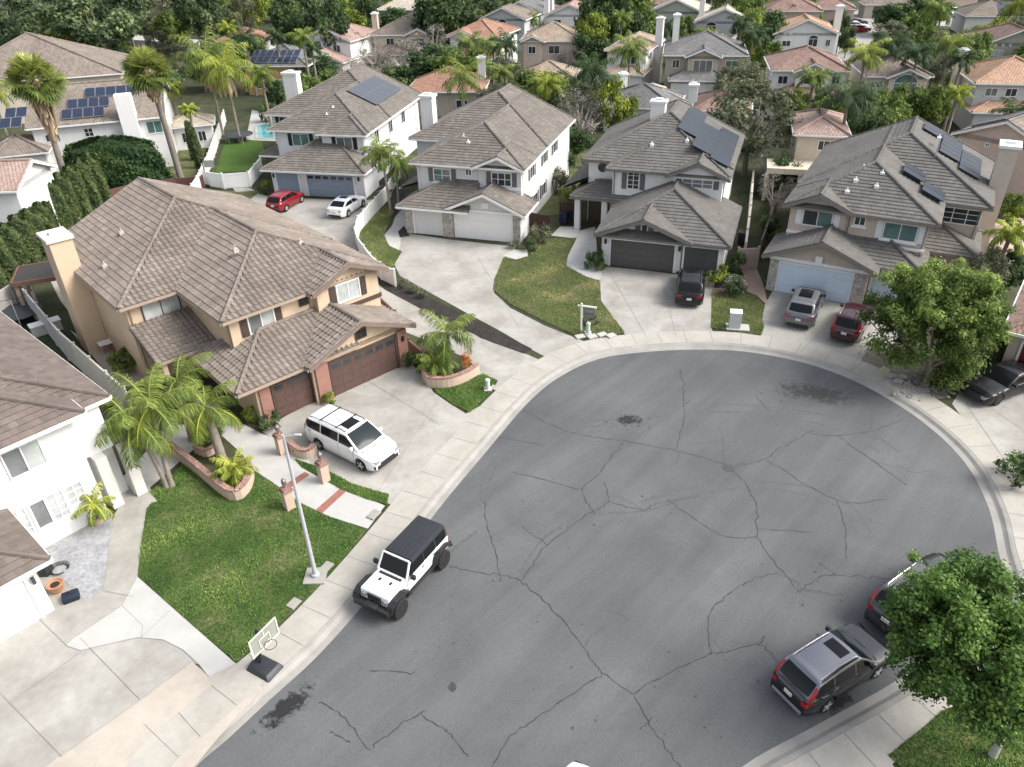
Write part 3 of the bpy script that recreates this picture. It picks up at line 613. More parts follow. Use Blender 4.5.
    def solar(s, A, ex, ey, panels, mat, parent, pw=1.0, ph=1.65, gap=.03, lift=.16):
        A, ex, ey = Vector(A), Vector(ex).normalized(), Vector(ey).normalized(); nr = ex.cross(ey)
        for (a, b_) in panels:
            q = MB(); o = A + nr * lift
            q.frame_box(o, ex, ey, nr, a + .02, a + pw - gap - .02, b_ + .02, b_ + ph - gap - .02, 0, .042); p = q.build('solar_panel', mat, parent)
            f = MB()
            for (x0, x1, y0, y1) in ((a, a + pw - gap, b_, b_ + .02), (a, a + pw - gap, b_ + ph - gap - .02, b_ + ph - gap), (a, a + .02, b_ + .02, b_ + ph - gap - .02), (a + pw - gap - .02, a + pw - gap, b_ + .02, b_ + ph - gap - .02)):
                f.frame_box(o, ex, ey, nr, x0, x1, y0, y1, -.02, .045)
            f.frame_box(o, ex, ey, nr, a + .2, a + .26, b_ + .2, b_ + ph - .2, -lift, -.01)
            fo = f.build('solar_panel', mat, parent) if False else None
            me = p.data; bm2 = bmesh.new(); bm2.from_mesh(me)
            # frame joined into the panel's own mesh with a second material
            k0 = len(bm2.faces); tmp = bpy.data.meshes.new('t'); tmp.from_pydata([tuple(v) for v in f.v], [], f.f); bm2.from_mesh(tmp); bm2.faces.ensure_lookup_table()
            for i in range(k0, len(bm2.faces)): bm2.faces[i].material_index = 1
            bmesh.ops.recalc_face_normals(bm2, faces=bm2.faces); bm2.to_mesh(me); bm2.free(); me.materials.append(alu if mat is solar_m else (solar_dark if mat is solar_dark else frame_d)); bpy.data.meshes.remove(tmp)
    def vents(s, spots, mat):
        for (u, v, z) in spots:
            b = MB(); b.box(u - .14, u + .14, v - .14, v + .14, z - .15, z + .10); b.tube([(u, v, z), (u, v, z + .28)], .05, 8); b.build('roof_vent', mat, s.root)
    def finish(s, wall_m, trim_m, gut_m=None, names=None):
        s.wallobj = s.wall.build('wall', wall_m, s.root)
        for i, (k, (mb, mat)) in enumerate(s.roofs.items()):
            s.roofobj[k] = mb.build('roof', mat, s.root, smooth=50 if 'barrel' in mat.name else None)
            if i == 0: s.R = s.roofobj[k]
        for e_ in s.barge: e_.build('bargeboard', trim_m, s.root)
        HOUSES.append(s)
        s.wm = wall_m; s.tm = gut_m or trim_m
        if s.gut.v: s.gut.build('gutter', gut_m or trim_m, s.root)

# ---- the tan house in front, barrel tile roof
cream = M('cream_stucco', (.60, .46, .325), .85, .05, 1.2, 60, .08, .15)
tan = M('tan_stucco', (.50, .40, .31), .85, .06, 1.2, 60, .08, .15)
H = House('stucco_house', 'tan stucco two-storey house with brown barrel tile roof and two dark brown garage doors', (-6.33, 39.84), 42.3)
MAINH = H
A_ = dict(amp=.09, tw=.33, th=.38)
H.wbox(-9.0, .30, 3.1, 19.5, 5.55); H.wbox(-12.35, .28, 8.85, 20.6, 5.55); H.wbox(-3.9, .25, 2.6, 4.5, 5.5)
H.wbox(-6.25, .02, 0, 3.3, 2.72); H.wbox(-9.5, -6.2, .35, 3.3, 2.72)
H.roof(MAIN_T, -9.5, .76, 2.65, 19.0, 5.40, .437, h0=True, h1=False, gable_wall=None, barge=False, **A_)
H.roof(MAIN_T, -12.8, .765, 8.3, 21.1, 5.42, .437, h0=True, h1=False, **A_)
H.roof(MAIN_T, -4.4, .75, 2.1, 6.2, 5.37, .437, h0=False, h1=False, gable_wall=.5, **A_)
H.roof(MAIN_T, -6.7, .42, -.6, 3.4, 2.72, .42, h0=False, h1=False, gable_wall=.6, **A_)
H.roof(MAIN_T, -10.65, -3.2, -.15, 6.2, 2.70, .42, axis='u', h0=True, h1=False, gable_wall=None, barge=False, **A_)
H.shed(MAIN_T, -12.5, -9.1, 5.45, 8.75, 3.0, 4.05, amp=.08)
H.finish(cream, M('taupe_trim', (.20, .15, .125), .6, .1), M('tan_gutter', (.36, .28, .22), .5, .05))
b = MB(); b.box(-4.0, .36, 2.53, 2.597, 3.55, 3.8); b.box(.253, .36, 2.6, 4, 3.55, 3.8); b.build('belt_trim', brown_tr, H.root)
b = MB(); b.box(-12.2, -11.95, 5.6, 5.85, 0, 3.0); b.build('porch_post', cream, H.root)
H.winc('f', 8.85, (161.4, 307.5), 2.2, 1.15, cols=2, glass=[pale_glass, pale_glass], fm=brown_tr)
H.winc('f', 3.1, (261.5, 321), 1.6, 1.15, cols=2, glass=[grey_glass, pale_glass], sh=brown_tr)
H.winc('f', 3.1, (303, 300.5), .6, .6, cols=2, rows=2, fm=brown_tr)
H.winc('f', 2.6, (348, 290.5), 1.6, 1.2, cols=2, glass=[pale_glass, pale_glass], sh=brown_tr)
H.winc('f', 0, (360.3, 333.5), .75, .6, cols=2, rows=2, fm=brown_tr)
H.win('r', .30, 9, 4.4, 1.2, 1.1, cols=2)
mar = M('brown_garage_paint', (.098, .058, .049), .55, .08)
H.garage('f', 0, -2.98, 4.4, 2.2, mar, brown_tr, lites=6); H.garage('f', .35, -7.45, 2.2, 2.15, mar, brown_tr, lites=3)
for a0, a1, v in ((-6.15, -5.35, 0), (-.62, 0.03, 0), (-9.35, -8.75, .35)):
    b = MB(); b.box(a0, a1, v - .14, v - .003, 0, 2.45); b.build('brick_pillar', brick_m, H.root)
b = MB(); b.box(-.36, -.22, -.26, -.143, 1.75, 2.05); b.build('wall_lantern', black_m, H.root)
H.chimney(-13.65, -12.37, 15.4, 17.2, 7.5, cream, M('pale_chimney_cap', (.62, .6, .57), .8, .1))
H.vents([(-9.6, 15.5, 7.0), (-11.6, 13.4, 6.05), (-6.2, 6.9, 7.3), (-2.6, 6.0, 6.9)], M('tan_vent', (.5, .42, .36), .6, .1))

# ---- pale-grey house with stone garage piers
lgrey = M('pale_grey_stucco', (.62, .62, .62), .85, .04, 1.2, 60, .06, .15); wht = M('white_stucco', (.74, .735, .715), .85, .03, 1.2, 60, .05, .12)
def downpipes(H, spots):
    for face, pl, a, z in spots:   # rainwater pipe down a wall corner
        t, n = H.basis(face); o = Vector((a, pl, 0)) if face in 'fb' else Vector((pl, a, 0)); b = MB()
        b.tube([o + n * .06 + Vector((0, 0, .1)), o + n * .06 + Vector((0, 0, z - .45)), o + n * .42 + Vector((0, 0, z - .12))], .04, 8); b.build('downpipe', H.tm, H.root, smooth=50)
downpipes(MAINH, [('f', 8.85, -12.2, 5.4), ('l', -9.0, 3.3, 5.4), ('f', 3.1, -4.15, 5.4), ('f', 0, -6.32, 2.7)])
def solar_R(H, u1, ze, sl, panels, mat, **k): # panels on a slope that faces +u
    n = math.hypot(1, sl); H.solar((u1, 0, ze), (0, 1, 0), (-1 / n, 0, sl / n), panels, mat, H.R, **k)
H = House('stucco_house', 'pale grey two-storey house with white garage doors between stone piers', (-8.61, 61.8), -18.5)
H.wbox(.3, 9.5, 2.5, 18.6, 5.5); H.wbox(-2.8, 9.48, 9.6, 18.9, 5.5); H.wbox(5.9, 9.52, 2.4, 4, 5.5); H.wbox(.1, 10.2, -.05, 2.6, 2.62); H.wbox(.12, 4.2, 0.0, 2.6, 2.60)
H.roof(GREY_T, -.1, 10.0, 2.0, 18.9, 5.40, .45, h0=True, h1=False, gable_wall=None, barge=False)
H.roof(GREY_T, -3.25, 10.01, 9.0, 19.3, 5.42, .45, h0=True, h1=False)
H.roof(GREY_T, 5.5, 10.02, 1.75, 6.0, 5.37, .44, h0=False, h1=False)
H.roof(GREY_T, 3.8, 10.8, -.75, 3.0, 2.56, .44, h0=False, h1=False, gable_wall=.62)
H.roof(GREY_T, -.35, 6.0, -.85, 6.0, 2.54, .43, axis='u', h0=True, h1=False, gable_wall=None, barge=False)
H.shed(GREY_T, -1.9, .2, 3.4, 6.5, 2.7, 3.4, face='l')
H.finish(lgrey, white)
b = MB(); b.box(9.525, 9.6, 2.38, 18.7, 0, 5.3); b.build('sunlit_side_wall', wht, H.root)  # right wall whiter than the front: the sun on it put into its colour
b = MB(); b.box(4.4, 10.2, -.24, -.137, 2.36, 2.56); b.box(4.4, 10.2, -.136, -.053, 2.3, 2.36); b.box(7.0, 7.6, -.2, -.14, 2.75, 3.2); b.box(5.8, 9.58, 2.33, 2.397, 3.55, 3.75); b.build('white_trim', white, H.root)
gsh = M('grey_shutter', (.13, .13, .135), .6, .08)
H.win('f', 2.5, 2.6, 4.35, 1.6, 1.15, cols=2, rows=2, sh=gsh, sill=True, glass=[teal_glass, grey_glass]); H.win('f', 2.5, 5.0, 4.75, .6, .6, rows=1)
H.win('f', 2.4, 7.9, 4.4, 1.75, 1.15, cols=3, rows=2, sh=gsh)
for v, z, h in ((5.5, 4.3, 1.2), (9.5, 4.4, 1.2), (13, 4.4, 1.2), (6.3, 1.5, 1.2), (9, 1.6, 1.2)): H.win('r', 9.6, v, z, 1.3, h, cols=2, sh=gsh)
H.garage('f', -.05, 7.05, 4.85, 2.15, white, white); H.garage('f', 0, 2.1, 2.5, 2.15, white, white)
for a0, a1, v in ((.1, .72, 0), (3.45, 4.4, -.05), (9.62, 10.25, -.05)):
    b = MB(); b.box(a0, a1, v - .16, v - .006, 0, 2.4); b.build('stone_pier', stone_m, H.root)
downpipes(H, [('f', 2.5, .5, 5.4), ('r', 9.6, 2.7, 5.4), ('r', 9.6, 18, 5.4), ('f', 0, 3.4, 2.7)])
H.chimney(-3.2, -2.0, 12.0, 13.0, 8.4, wht)
H.vents([(4.3, 9.4, 6.95), (5.2, 8.0, 6.9), (3.9, 7.4, 7.0), (3.6, 5.4, 6.85), (4.3, 4.6, 6.6)], white)
# ---- white house with charcoal shutters
H = House('stucco_house', 'white two-storey house with dark grey garage doors and a large grey hipped garage roof', (6.96, 53.86), -20)
H.wbox(-.7, 8.0, 6.9, 18.8, 5.5); H.wbox(-3.2, 7.98, 8.9, 18.9, 5.5); H.wbox(4.2, 8.02, 6.5, 8, 5.5); H.wbox(.15, 9.15, 0, 6.95, 2.7)
H.roof(SLATE_T, -1.2, 8.5, 6.4, 18.9, 5.40, .45, h0=True, h1=False, gable_wall=None, barge=False)
H.roof(SLATE_T, -3.7, 8.51, 8.4, 19.3, 5.42, .45, h0=True, h1=False)
H.roof(SLATE_T, 3.7, 8.52, 5.9, 9.6, 5.37, .44, h0=False, h1=False)
H.roof(SLATE_T, -.25, 9.55, -.75, 8.0, 2.70, .45, h0=True, h1=False, gable_wall=None, barge=False)
H.roof(SLATE_T, -.2, 6.85, -.95, 5.0, 2.72, .40, h0=False, h1=False, gable_wall=.93, right=True)
H.roof(SLATE_T, -4.1, 2.0, 6.3, 10.5, 2.9, .42, axis='u', h0=True, h1=False, gable_wall=None, barge=False)
H.shed(SLATE_T, -5.2, -3.2, 8.5, 18, 3.0, 3.9, face='l')
H.finish(wht, M('grey_fascia', (.16, .155, .15), .6, .05))
H.win('f', 6.9, 1.0, 4.5, 1.0, 1.5, cols=2, rows=4, sh=gsh); H.win('f', 6.5, 6.1, 4.75, 2.4, .75, cols=3, rows=2, sh=gsh, glass=[grey_glass, grey_glass, grey_glass])
H.win('f', -.02, 3.3, 3.25, .5, .6, cols=1, fm=wht, sh=gsh)
b = MB(); b.lathe([(.55, 0), (.55, .06), (.42, .07)], (-2.0, 8.88, 4.75), 20, 'y'); rw = b.build('round_window', white, H.root); b = MB(); b.lathe([(.40, -.06), (.40, -.075)], (-2.0, 8.88, 4.75), 20, 'y'); b.build('pane', dark_glass, rw)
for v in (9, 12.5, 16): H.win('r', 8.02, v, 4.4, 1.2, 1.1, cols=2)
dgar = M('dark_grey_garage_paint', (.095, .09, .088), .55, .06)
H.garage('f', 0, 3.25, 4.75, 2.15, dgar, white); H.garage('f', 0, 7.55, 2.4, 2.15, dgar, white)
for a in (.45, 5.98): b = MB(); b.box(a - .08, a + .08, -.14, -.004, 1.75, 2.1); b.build('wall_lantern', black_m, H.root)
for a in (-3.55, -1.25): b = MB(); b.box(a - .22, a + .22, 6.6, 7.05, 0, 2.9); b.build('porch_post', wht, H.root)
b = MB(); b.box(-3.1, -1.3, 8.75, 8.88, 0, 2.4); b.build('front_door', brown_tr, H.root)
downpipes(H, [('f', 6.9, -.55, 5.4), ('r', 8.02, 7.2, 5.4), ('r', 8.02, 18, 5.4), ('f', 0, 6.15, 2.7)])
H.chimney(.8, 2.0, 14.1, 15.0, 8.9, wht, z0=5)
pan = [(v, .4) for v in (8.0, 9.05, 10.1)] + [(v, 2.08) for v in (8.6, 9.65, 10.7, 11.75, 12.8, 13.85, 14.9)] + [(v, .4) for v in (11.15, 12.2, 13.25, 14.3, 15.35, 16.4)] + [(v, 3.76) for v in (11.0, 12.05, 13.1, 14.15, 15.2, 16.25, 17.3)]
solar_R(H, 8.51, 5.42, .45, pan, solar_dark, pw=1.05, ph=1.68, gap=.004)
H.vents([(4.6, 9.9, 7.05), (1.9, 9.2, 6.75)], white)
# ---- pinkish house on the right with solar panels
pink = M('pinkish_stucco', (.54, .45, .385), .85, .05, 1.2, 60, .06, .15); bluewh = M('pale_blue_door_paint', (.60, .69, .78), .5, .04)
H = House('stucco_house', 'pinkish beige house with charcoal tile roof, white shutters and solar panels near the wide tree', (18.33, 48.95), -30)
H.wbox(.35, 9.15, 2.7, 18.2, 5.5); H.wbox(.37, 12.1, 7.4, 18.0, 5.5); H.wbox(.33, 4.05, 2.6, 4, 5.5); H.wbox(.05, 6.4, -.3, 2.75, 2.72); H.wbox(6.3, 9.0, .9, 2.75, 2.7); H.wbox(9.0, 12.0, 5.0, 7.5, 2.7)
H.roof(SLATE_T, -.1, 9.65, 2.15, 18.1, 5.40, .45, h0=True, h1=False, gable_wall=None, barge=False)
H.roof(SLATE_T, -.11, 12.55, 6.9, 18.6, 5.42, .45, h0=True, h1=False)
H.roof(SLATE_T, -.12, 4.5, 2.0, 6.0, 5.37, .44, h0=False, h1=False)
H.roof(SLATE_T, -.4, 6.85, -1.0, 3.0, 2.72, .42, h0=False, h1=False, gable_wall=.68)
H.roof(SLATE_T, 2.5, 9.5, .25, 6.0, 2.70, .42, axis='u', h0=False, h1=True, gable_wall=None, barge=False)
H.roof(SLATE_T, 7.0, 12.5, 4.5, 10.0, 2.72, .42, axis='u', h0=False, h1=True, gable_wall=None, barge=False)
H.finish(pink, M('brown_grey_fascia', (.20, .175, .155), .6, .05))
wsh = M('white_shutter', (.72, .73, .73), .55, .03)
H.winc('f', 2.6, (817.5, 218.5), 2.0, 1.15, cols=2, sh=wsh, glass=[dark_glass, teal_glass]); H.winc('f', 2.7, (860, 221), .75, .65, cols=2, sill=True); H.winc('f', 2.7, (900, 232), 2.1, 1.2, cols=2, sh=wsh, sill=True, glass=[teal_glass, teal_glass])
H.winc('f', 7.4, (959.5, 216), 2.6, 1.15, cols=3, rows=3)
b = MB(); b.box(-.02, 6.5, -.46, -.303, 2.38, 2.62); b.box(2.95, 3.4, -.5, -.465, 2.4, 3.1); b.box(.3, 9.2, 2.52, 2.597, 3.3, 3.48); b.build('white_trim', white, H.root)
H.garage('f', -.3, 3.1, 4.75, 2.2, bluewh, white); H.garage('f', .9, 7.75, 2.3, 2.15, bluewh, white)
for a0, a1 in ((.06, .66), (5.56, 6.35)): b = MB(); b.box(a0, a1, -.44, -.306, 0, 2.36); b.build('stone_pier', stone_m, H.root)
downpipes(H, [('f', 2.7, 4.25, 5.4), ('f', 2.7, 9.0, 5.4), ('f', 7.4, 11.9, 5.4)])
H.chimney(12.16, 13.3, 11.4, 13.0, 8.3, M('pinkish_chimney', (.55, .47, .41), .85, .05), white)
pan = [(16.9, 4.6), (17.95 - 2.1, 4.6)] + [(v, 2.95) for v in (12.4, 13.45, 14.5, 15.55, 16.6)] + [(v, 1.28) for v in (11.0, 12.05, 13.1, 14.15, 15.2)]
solar_R(H, 12.55, 5.42, .45, pan, solar_dark, pw=1.05, ph=1.65)
solar_R(H, 9.65, 5.40, .45, [(8.6, 1.9), (7.5, 1.9), (6.9, .25), (5.85, .25)], solar_dark, pw=1.05, ph=1.65, lift=.3)
H.vents([(4.1, 6.4, 7.25), (3.9, 5.0, 6.75), (3.6, 3.9, 6.25), (5.3, 4.7, 6.6), (5.4, 6.0, 7.15), (8.2, 13.5, 8.05)], white)
b = MB(); b.tube([(8.3, 11.0, 6.4), (8.3, 11.0, 8.6)], .03); b.build('vent_pipe', alu, H.root)
# ---- house with blue garage doors at the back of the long drive
H = House('stucco_house', 'white two-storey house with slate blue garage doors and two grey solar arrays', (-22.8, 73.1), -13)
bl = M('slate_blue_garage_paint', (.25, .305, .375), .55, .06)
H.wbox(-.6, 8.92, 3.5, 18.8, 5.5); H.wbox(-4.1, 8.9, 9.5, 19.4, 5.5); H.wbox(4.6, 8.94, 2.8, 4, 5.5); H.wbox(.1, 9.6, 0, 3.6, 2.7)
H.roof(GREY_T, -1.1, 9.4, 3.0, 19.0, 5.40, .45, h0=True, h1=False, gable_wall=None, barge=False)
H.roof(GREY_T, -4.6, 9.41, 9.0, 20.0, 5.42, .45, h0=True, h1=False)
H.roof(GREY_T, 4.3, 9.42, 2.2, 9.0, 5.37, .44, h0=True, h1=False, gable_wall=None, barge=False)
H.roof(GREY_T, -.4, 10.2, -1.0, 7.4, 2.70, .42, axis='u', h0=True, h1=True, gut=True)
H.roof(GREY_T, -2.9, 0.0, 3.6, 9.2, 2.72, .42, h0=True, h1=False, gable_wall=None, barge=False)
H.finish(M('cool_white_stucco', (.68, .68, .69), .85, .04, 1.2, 60, .05, .12), white)
H.win('f', 3.5, 2.0, 4.4, 1.8, 1.2, cols=2, sh=black_m, glass=[teal_glass, teal_glass]); H.win('f', 2.8, 6.9, 4.4, 1.7, 1.15, cols=2, sh=black_m, glass=[teal_glass, grey_glass]); H.win('f', 3.5, 4.2, 4.75, .5, .55)
for v in (6, 10, 14): H.win('r', 8.94, v, 4.3, 1.1, 1.3, cols=2)
H.win('f', 9.5, -2.6, 4.6, 1.3, 1.0, sh=black_m)
H.garage('f', 0, 6.15, 4.75, 2.15, bl, white, lites=6); H.garage('f', 0, 1.75, 2.3, 2.15, bl, white)
for a in (.35, 9.1): b = MB(); b.box(a - .08, a + .08, -.14, -.004, 1.7, 2.05); b.build('wall_lantern', black_m, H.root)
downpipes(H, [('f', 2.8, 8.85, 5.4), ('f', 3.5, -.5, 5.4), ('r', 8.94, 18, 5.4)])
H.chimney(-3.7, -2.1, 12.6, 13.6, 8.7, wht)
solar_R(H, 9.41, 5.42, .45, [(10.1 + 1.1 * i, 2.0 + 1.68 * j) for i in range(7) for j in range(2)], solar_grey, pw=1.1, ph=1.68)
H.vents([(3.2, 9.0, 7.1), (3.4, 7.2, 7.0), (4.6, 7.9, 7.2), (4.6, 6.3, 6.85), (4.3, 5.3, 6.4)], white)
# ---- white house at the left edge
H = House('stucco_house', 'bright white two-storey house at the left edge with brown tile roof and white garage', (-19, 26.86), 48)
H.wbox(-14, .0, 0, 6, 5.75); H.wbox(-14, 1.4, 1.0, 14, 5.4); H.wbox(-14, -4.05, -4.0, .1, 2.72); H.wbox(0, 1.38, .6, 1.2, 5.4, z0=2.9)
H.roof(BROWN_T, -12, .5, -.5, 4.6, 5.75, .42, axis='u', h0=False, h1=True, gable_wall=None, tiled=True, amp=.008)
H.roof(BROWN_T, -14, 1.9, .42, 16, 5.45, .42, h0=True, h1=True)
H.roof(BROWN_T, -14, -3.5, -4.45, 4.0, 2.72, .42, axis='u', h0=False, h1=True, gable_wall=None, barge=False)
H.finish(M('bright_white_stucco', (.72, .72, .71), .85, .03, 1.2, 60, .05, .1), white)
H.win('f', 0, -2.15, 4.6, 1.5, 1.35, cols=2, glass=[grey_glass, pale_glass], fw=.06); H.win('f', 0, -2.45, 1.75, .75, 1.5, glass=[grey_glass], cols=1, fw=.1); H.win('f', 0, -1.75, 1.75, .75, 1.5, cols=2, rows=4, glass=[pale_glass]); H.win('f', 0, -.95, 1.9, .8, 1.1, cols=2, rows=3, glass=[pale_glass]); H.win('f', 0, -3.25, 1.75, .7, 1.5, cols=2, rows=4, glass=[pale_glass])
H.garage('f', -4.0, -6.7, 4.3, 2.15, white, white)
b = MB(); b.frame_box(Vector((-4.25, -4.03, 1.9)), Vector((1, 0, 0)), Vector((0, 0, 1)), Vector((0, -1, 0)), -.06, .06, -.15, .15, 0, .12); b.build('wall_lantern', char_tr, H.root)
for a in (.55, 1.7): b = MB(); b.box(a - .25, a + .25, .1, .6, 0, 2.9); b.build('porch_post', M('warm_white_stucco', (.62, .59, .55), .85, .05), H.root)
# ---- houses farther back
TERRA = tile_mat('terracotta_tile', [(.33, .19, .135), (.38, .225, .16), (.29, .165, .12)], bump=.05, weather=.2)
ORANGE = tile_mat('orange_clay_tile', [(.40, .255, .17), (.45, .295, .20), (.35, .22, .15)], bump=.05, weather=.2)
TANT = tile_mat('tan_roof_tile', [(.34, .265, .20), (.39, .31, .24), (.29, .23, .18)], bump=.05, weather=.2)
BRICKT = tile_mat('brick_brown_tile', [(.25, .165, .135), (.29, .195, .16), (.21, .14, .118)], bump=.05, weather=.22)
GBR = tile_mat('grey_brown_tile', [(.22, .185, .155), (.26, .215, .18), (.19, .16, .135)], bump=.05, weather=.2)
GRY = tile_mat('mid_grey_tile', [(.16, .158, .155), (.19, .187, .18), (.14, .14, .138)], bump=.05, weather=.2)
PALET = tile_mat('pale_sand_tile', [(.46, .41, .34), (.52, .47, .39), (.42, .37, .31)], bump=.04, weather=.12)
ROSE = tile_mat('rose_tile', [(.35, .25, .21), (.40, .29, .245), (.31, .22, .185)], bump=.05, weather=.15)
wall_w = wht; wall_c = M('far_cream_stucco', (.60, .53, .43), .85, .05); wall_b = M('far_beige_stucco', (.46, .40, .34), .85, .05); wall_g = M('far_grey_stucco', (.50, .51, .52), .85, .05); wall_o = M('ochre_stucco', (.52, .33, .14), .85, .06); wall_p = M('far_pink_stucco', (.56, .45, .39), .85, .05)
FG = 'houses of the estate behind'
def far(label, px, deg, W, D, wall, roof, two=True, gable=False, sl=.42, gar=None, wins=(), chim=None, sidew=0, trim=white, solar=None, low=None, z=None, sidegable=False, extra=None):
    ze = z or (5.4 if two else 2.75)
    p = G(*px, ze) if len(px) == 2 else Vector(px); a = R(deg); ov = .42
    O = p + Vector((math.cos(a), math.sin(a), 0)) * ov + Vector((-math.sin(a), math.cos(a), 0)) * ov
    H = House('stucco_house', label, O, deg, FG)
    H.wbox(0, W, 0, D, ze + .1)
    if sidegable: H.roof(roof, -ov, W + ov, -ov, D + ov, ze, sl, axis='u', h0=False, h1=False, tiled=False, gable_wall=ov)
    else: H.roof(roof, -ov, W + ov, -ov, D + ov, ze, sl, h0=not gable, h1=True, tiled=False, gable_wall=ov)
    if low:   # lower front block: u0,u1,depth
        u0, u1, d, kind = low
        H.wbox(u0, u1, -d, .2, 2.7)
        if kind == 'hip': H.roof(roof, u0 - ov, u1 + ov, -d - ov, d + 1.0, 2.7, .38, axis='u', h0=True, h1=True, tiled=False)
        else: H.roof(roof, u0 - ov, u1 + ov, -d - ov, 1.5, 2.7, .38, h0=False, h1=False, tiled=False, gable_wall=ov)
    if extra: # front gable wing u0,u1,proj
        u0, u1, d = extra; H.wbox(u0, u1, -d, .3, ze); H.roof(roof, u0 - ov, u1 + ov, -d - ov, 3.2, ze - .04, sl, h0=False, h1=False, tiled=False, gable_wall=ov)
    H.finish(wall, trim)
    for w in wins: # (face, plane, a, z, w, h, kw)
        H.win(*w[:6], **(w[6] if len(w) > 6 else {}))
    if gar:
        for (a_, w_, v_) in gar: H.garage('f', v_, a_, w_, 2.15, white, white)
    if chim: H.chimney(chim[0], chim[0] + chim[4] if len(chim) > 4 else chim[0] + .95, chim[1], chim[1] + .9, chim[2], chim[3], white)
    for i in range(sidew): H.win('r', W, D * (i + 1) / (sidew + 1), (ze - 1.3), 1.2, 1.1)
    if solar: n = math.hypot(1, sl); H.solar((-ov, -ov, ze), (1, 0, 0), (0, 1 / n, sl / n), solar[0], solar[1], H.R, pw=1.02, ph=1.66)
    return H
ar = dict(arch=True, cols=3); ar2 = dict(arch=True, cols=2)
# left: white house with solar panels, big chimney
pp = [(3.5 + 1.03 * i, .75 + .0) for i in range(4)] + [(4.0 + 1.03 * i, 2.45) for i in range(4)] + [(4.0 + 1.03 * 4, 2.45)] + [(5.7 + 1.03 * i, 4.9) for i in range(5)] + [(5.7, 6.58 - 3.36 + .03)] 
pp = [(3.4 + 1.03 * i, .8) for i in range(4)] + [(3.9 + 1.03 * i, 2.5) for i in range(4)] + [(5.6 + 1.03 * i, 4.3) for i in range(5)] + [(-1.9 + 1.03 * i, 1.9) for i in range(2)] + [(-2.3 + 1.03 * i, .2) for i in range(2)]
H = far('white house with blue solar panels and a big white chimney behind the tall dark hedge', (25, 129), 17, 12.6, 12.5, wht, GBR, sidegable=True, wins=[('f', 0, 5.2, 4.4, .9, .9, dict(rows=2)), ('f', 0, 11.6, 4.3, 1.6, 1.3, dict(glass=teal_glass)), ('f', 0, 1.9, 1.5, .9, 1.2), ('f', 0, 4.2, 1.3, .8, .8), ('f', 0, 1.4, 4.2, .8, .8)])
n_ = math.hypot(1, .42); H.solar((-.42, -.42, 5.4), (1, 0, 0), (0, 1 / n_, .42 / n_), pp, solar_m, H.R, pw=1.02, ph=1.66)
b = MB(); b.box(8.6, 10.2, -.85, -.003, 0, 5.2); b.box(8.6, 10.2, -.85, .4, 5.2, 7.9); b.build('chimney', M('bright_chimney', (.8, .8, .79), .8, .03), H.root)
far('large house with plain grey brown hipped roof at the upper left, behind the fan palm', (-70, 88), 17, 22, 14, wall_c, GBR, z=5.4)
far('small white shed-roofed wing with pale roof beyond the hedge, beside two slim palm trunks', (168, 128), 17, 4.2, 3.2, wall_w, PALET, two=False, wins=[('f', 0, 1.2, 1.4, .9, 1.2), ('f', 0, 3.0, 1.4, .9, 1.2)])
H = far('white gabled house with pinkish brown roof cut off by the left edge', (-38.6, 59.2, 5.4), 92, 6.0, 11, wht, ROSE, gable=True, sl=.42)
far('low white wing with dark roof left of the fan palm under the solar house', (-52.5, 76.4, 3.4), 17, 5.5, 5, wht, GBR, two=False, z=3.4)
# row along the back lane, from left to right
far('tan-roofed house with cream walls beyond the bare grey trees', (369, 35), -8, 10, 9, wall_c, GBR, extra=(6.0, 10.0, .6), low=(0, 6.5, 2.5, 'hip'), wins=[('f', -.6, 8, 4.2, 2.0, 1.3), ('f', 0, 3, 4.3, 1.4, 1.1)], chim=(-1.0, 4, 8, wall_c))
far('white gabled house left of the dark conifers, beside the tall palms', (300, 40), -20, 8.5, 10, wall_w, ROSE, gable=True, low=(1, 8.4, 3, 'gable'), wins=[('f', 0, 2.6, 4.2, 1.3, 1.3, ar2), ('f', 0, 6, 4.2, 1.4, 1.1)])
far('orange-tiled white house with arched window right of the big dark pine', (446, 36), -22, 8.2, 9.5, wall_w, TERRA, low=(0, 8.2, 2.8, 'hip'), extra=(.4, 4.6, .5), wins=[('f', -.5, 2.5, 4.1, 1.5, 1.1, ar), ('f', 0, 6.2, 4.2, 1.4, 1.1)], sidew=2)
far('low red-tiled house right behind the slate blue garage house', (404, 92), -6, 9.5, 8, wall_b, TERRA, two=False, z=3.2, wins=[('f', 0, 3, 1.5, 1.6, 1.2), ('f', 0, 7, 1.5, 1.6, 1.2)], chim=(8.6, 5, 6.2, wall_w))
far('ochre-walled house with blue solar panels among the palms', (240, 66), -8, 9.5, 9, wall_o, GRY, wins=[('f', 0, 5.5, 1.4, 3.2, 1.8, dict(cols=3, glass=pale_glass)), ('f', 0, 2, 1.5, 1.2, 1.2)], z=4.2, solar=([(1.2 + 1.05 * i, .5 + 1.7 * j) for i in range(7) for j in range(2)], solar_m))
far('pale tan house peeking over the grey trees at the top', (376, 10), -10, 11, 9, wall_c, PALET, wins=[('f', 0, 3, 4.2, 1.6, 1.2), ('f', 0, 8, 4.2, 1.6, 1.2)])
far('small grey-roofed house between orange tiled house and arched grey house', (478, 19), -20, 8.5, 9, wall_g, GBR, gable=True, wins=[('f', 0, 4.2, 4.2, 1.6, 1.3, ar2)])
far('light grey gabled house with dark roof and arched window', (497, 12), -24, 8.5, 10, wall_g, GRY, gable=True, wins=[('f', 0, 2.4, 4.0, 1.5, 1.2, ar2), ('f', 0, 6.6, 4.4, .6, .6)], chim=(8.6, 4, 8.0, wall_w))
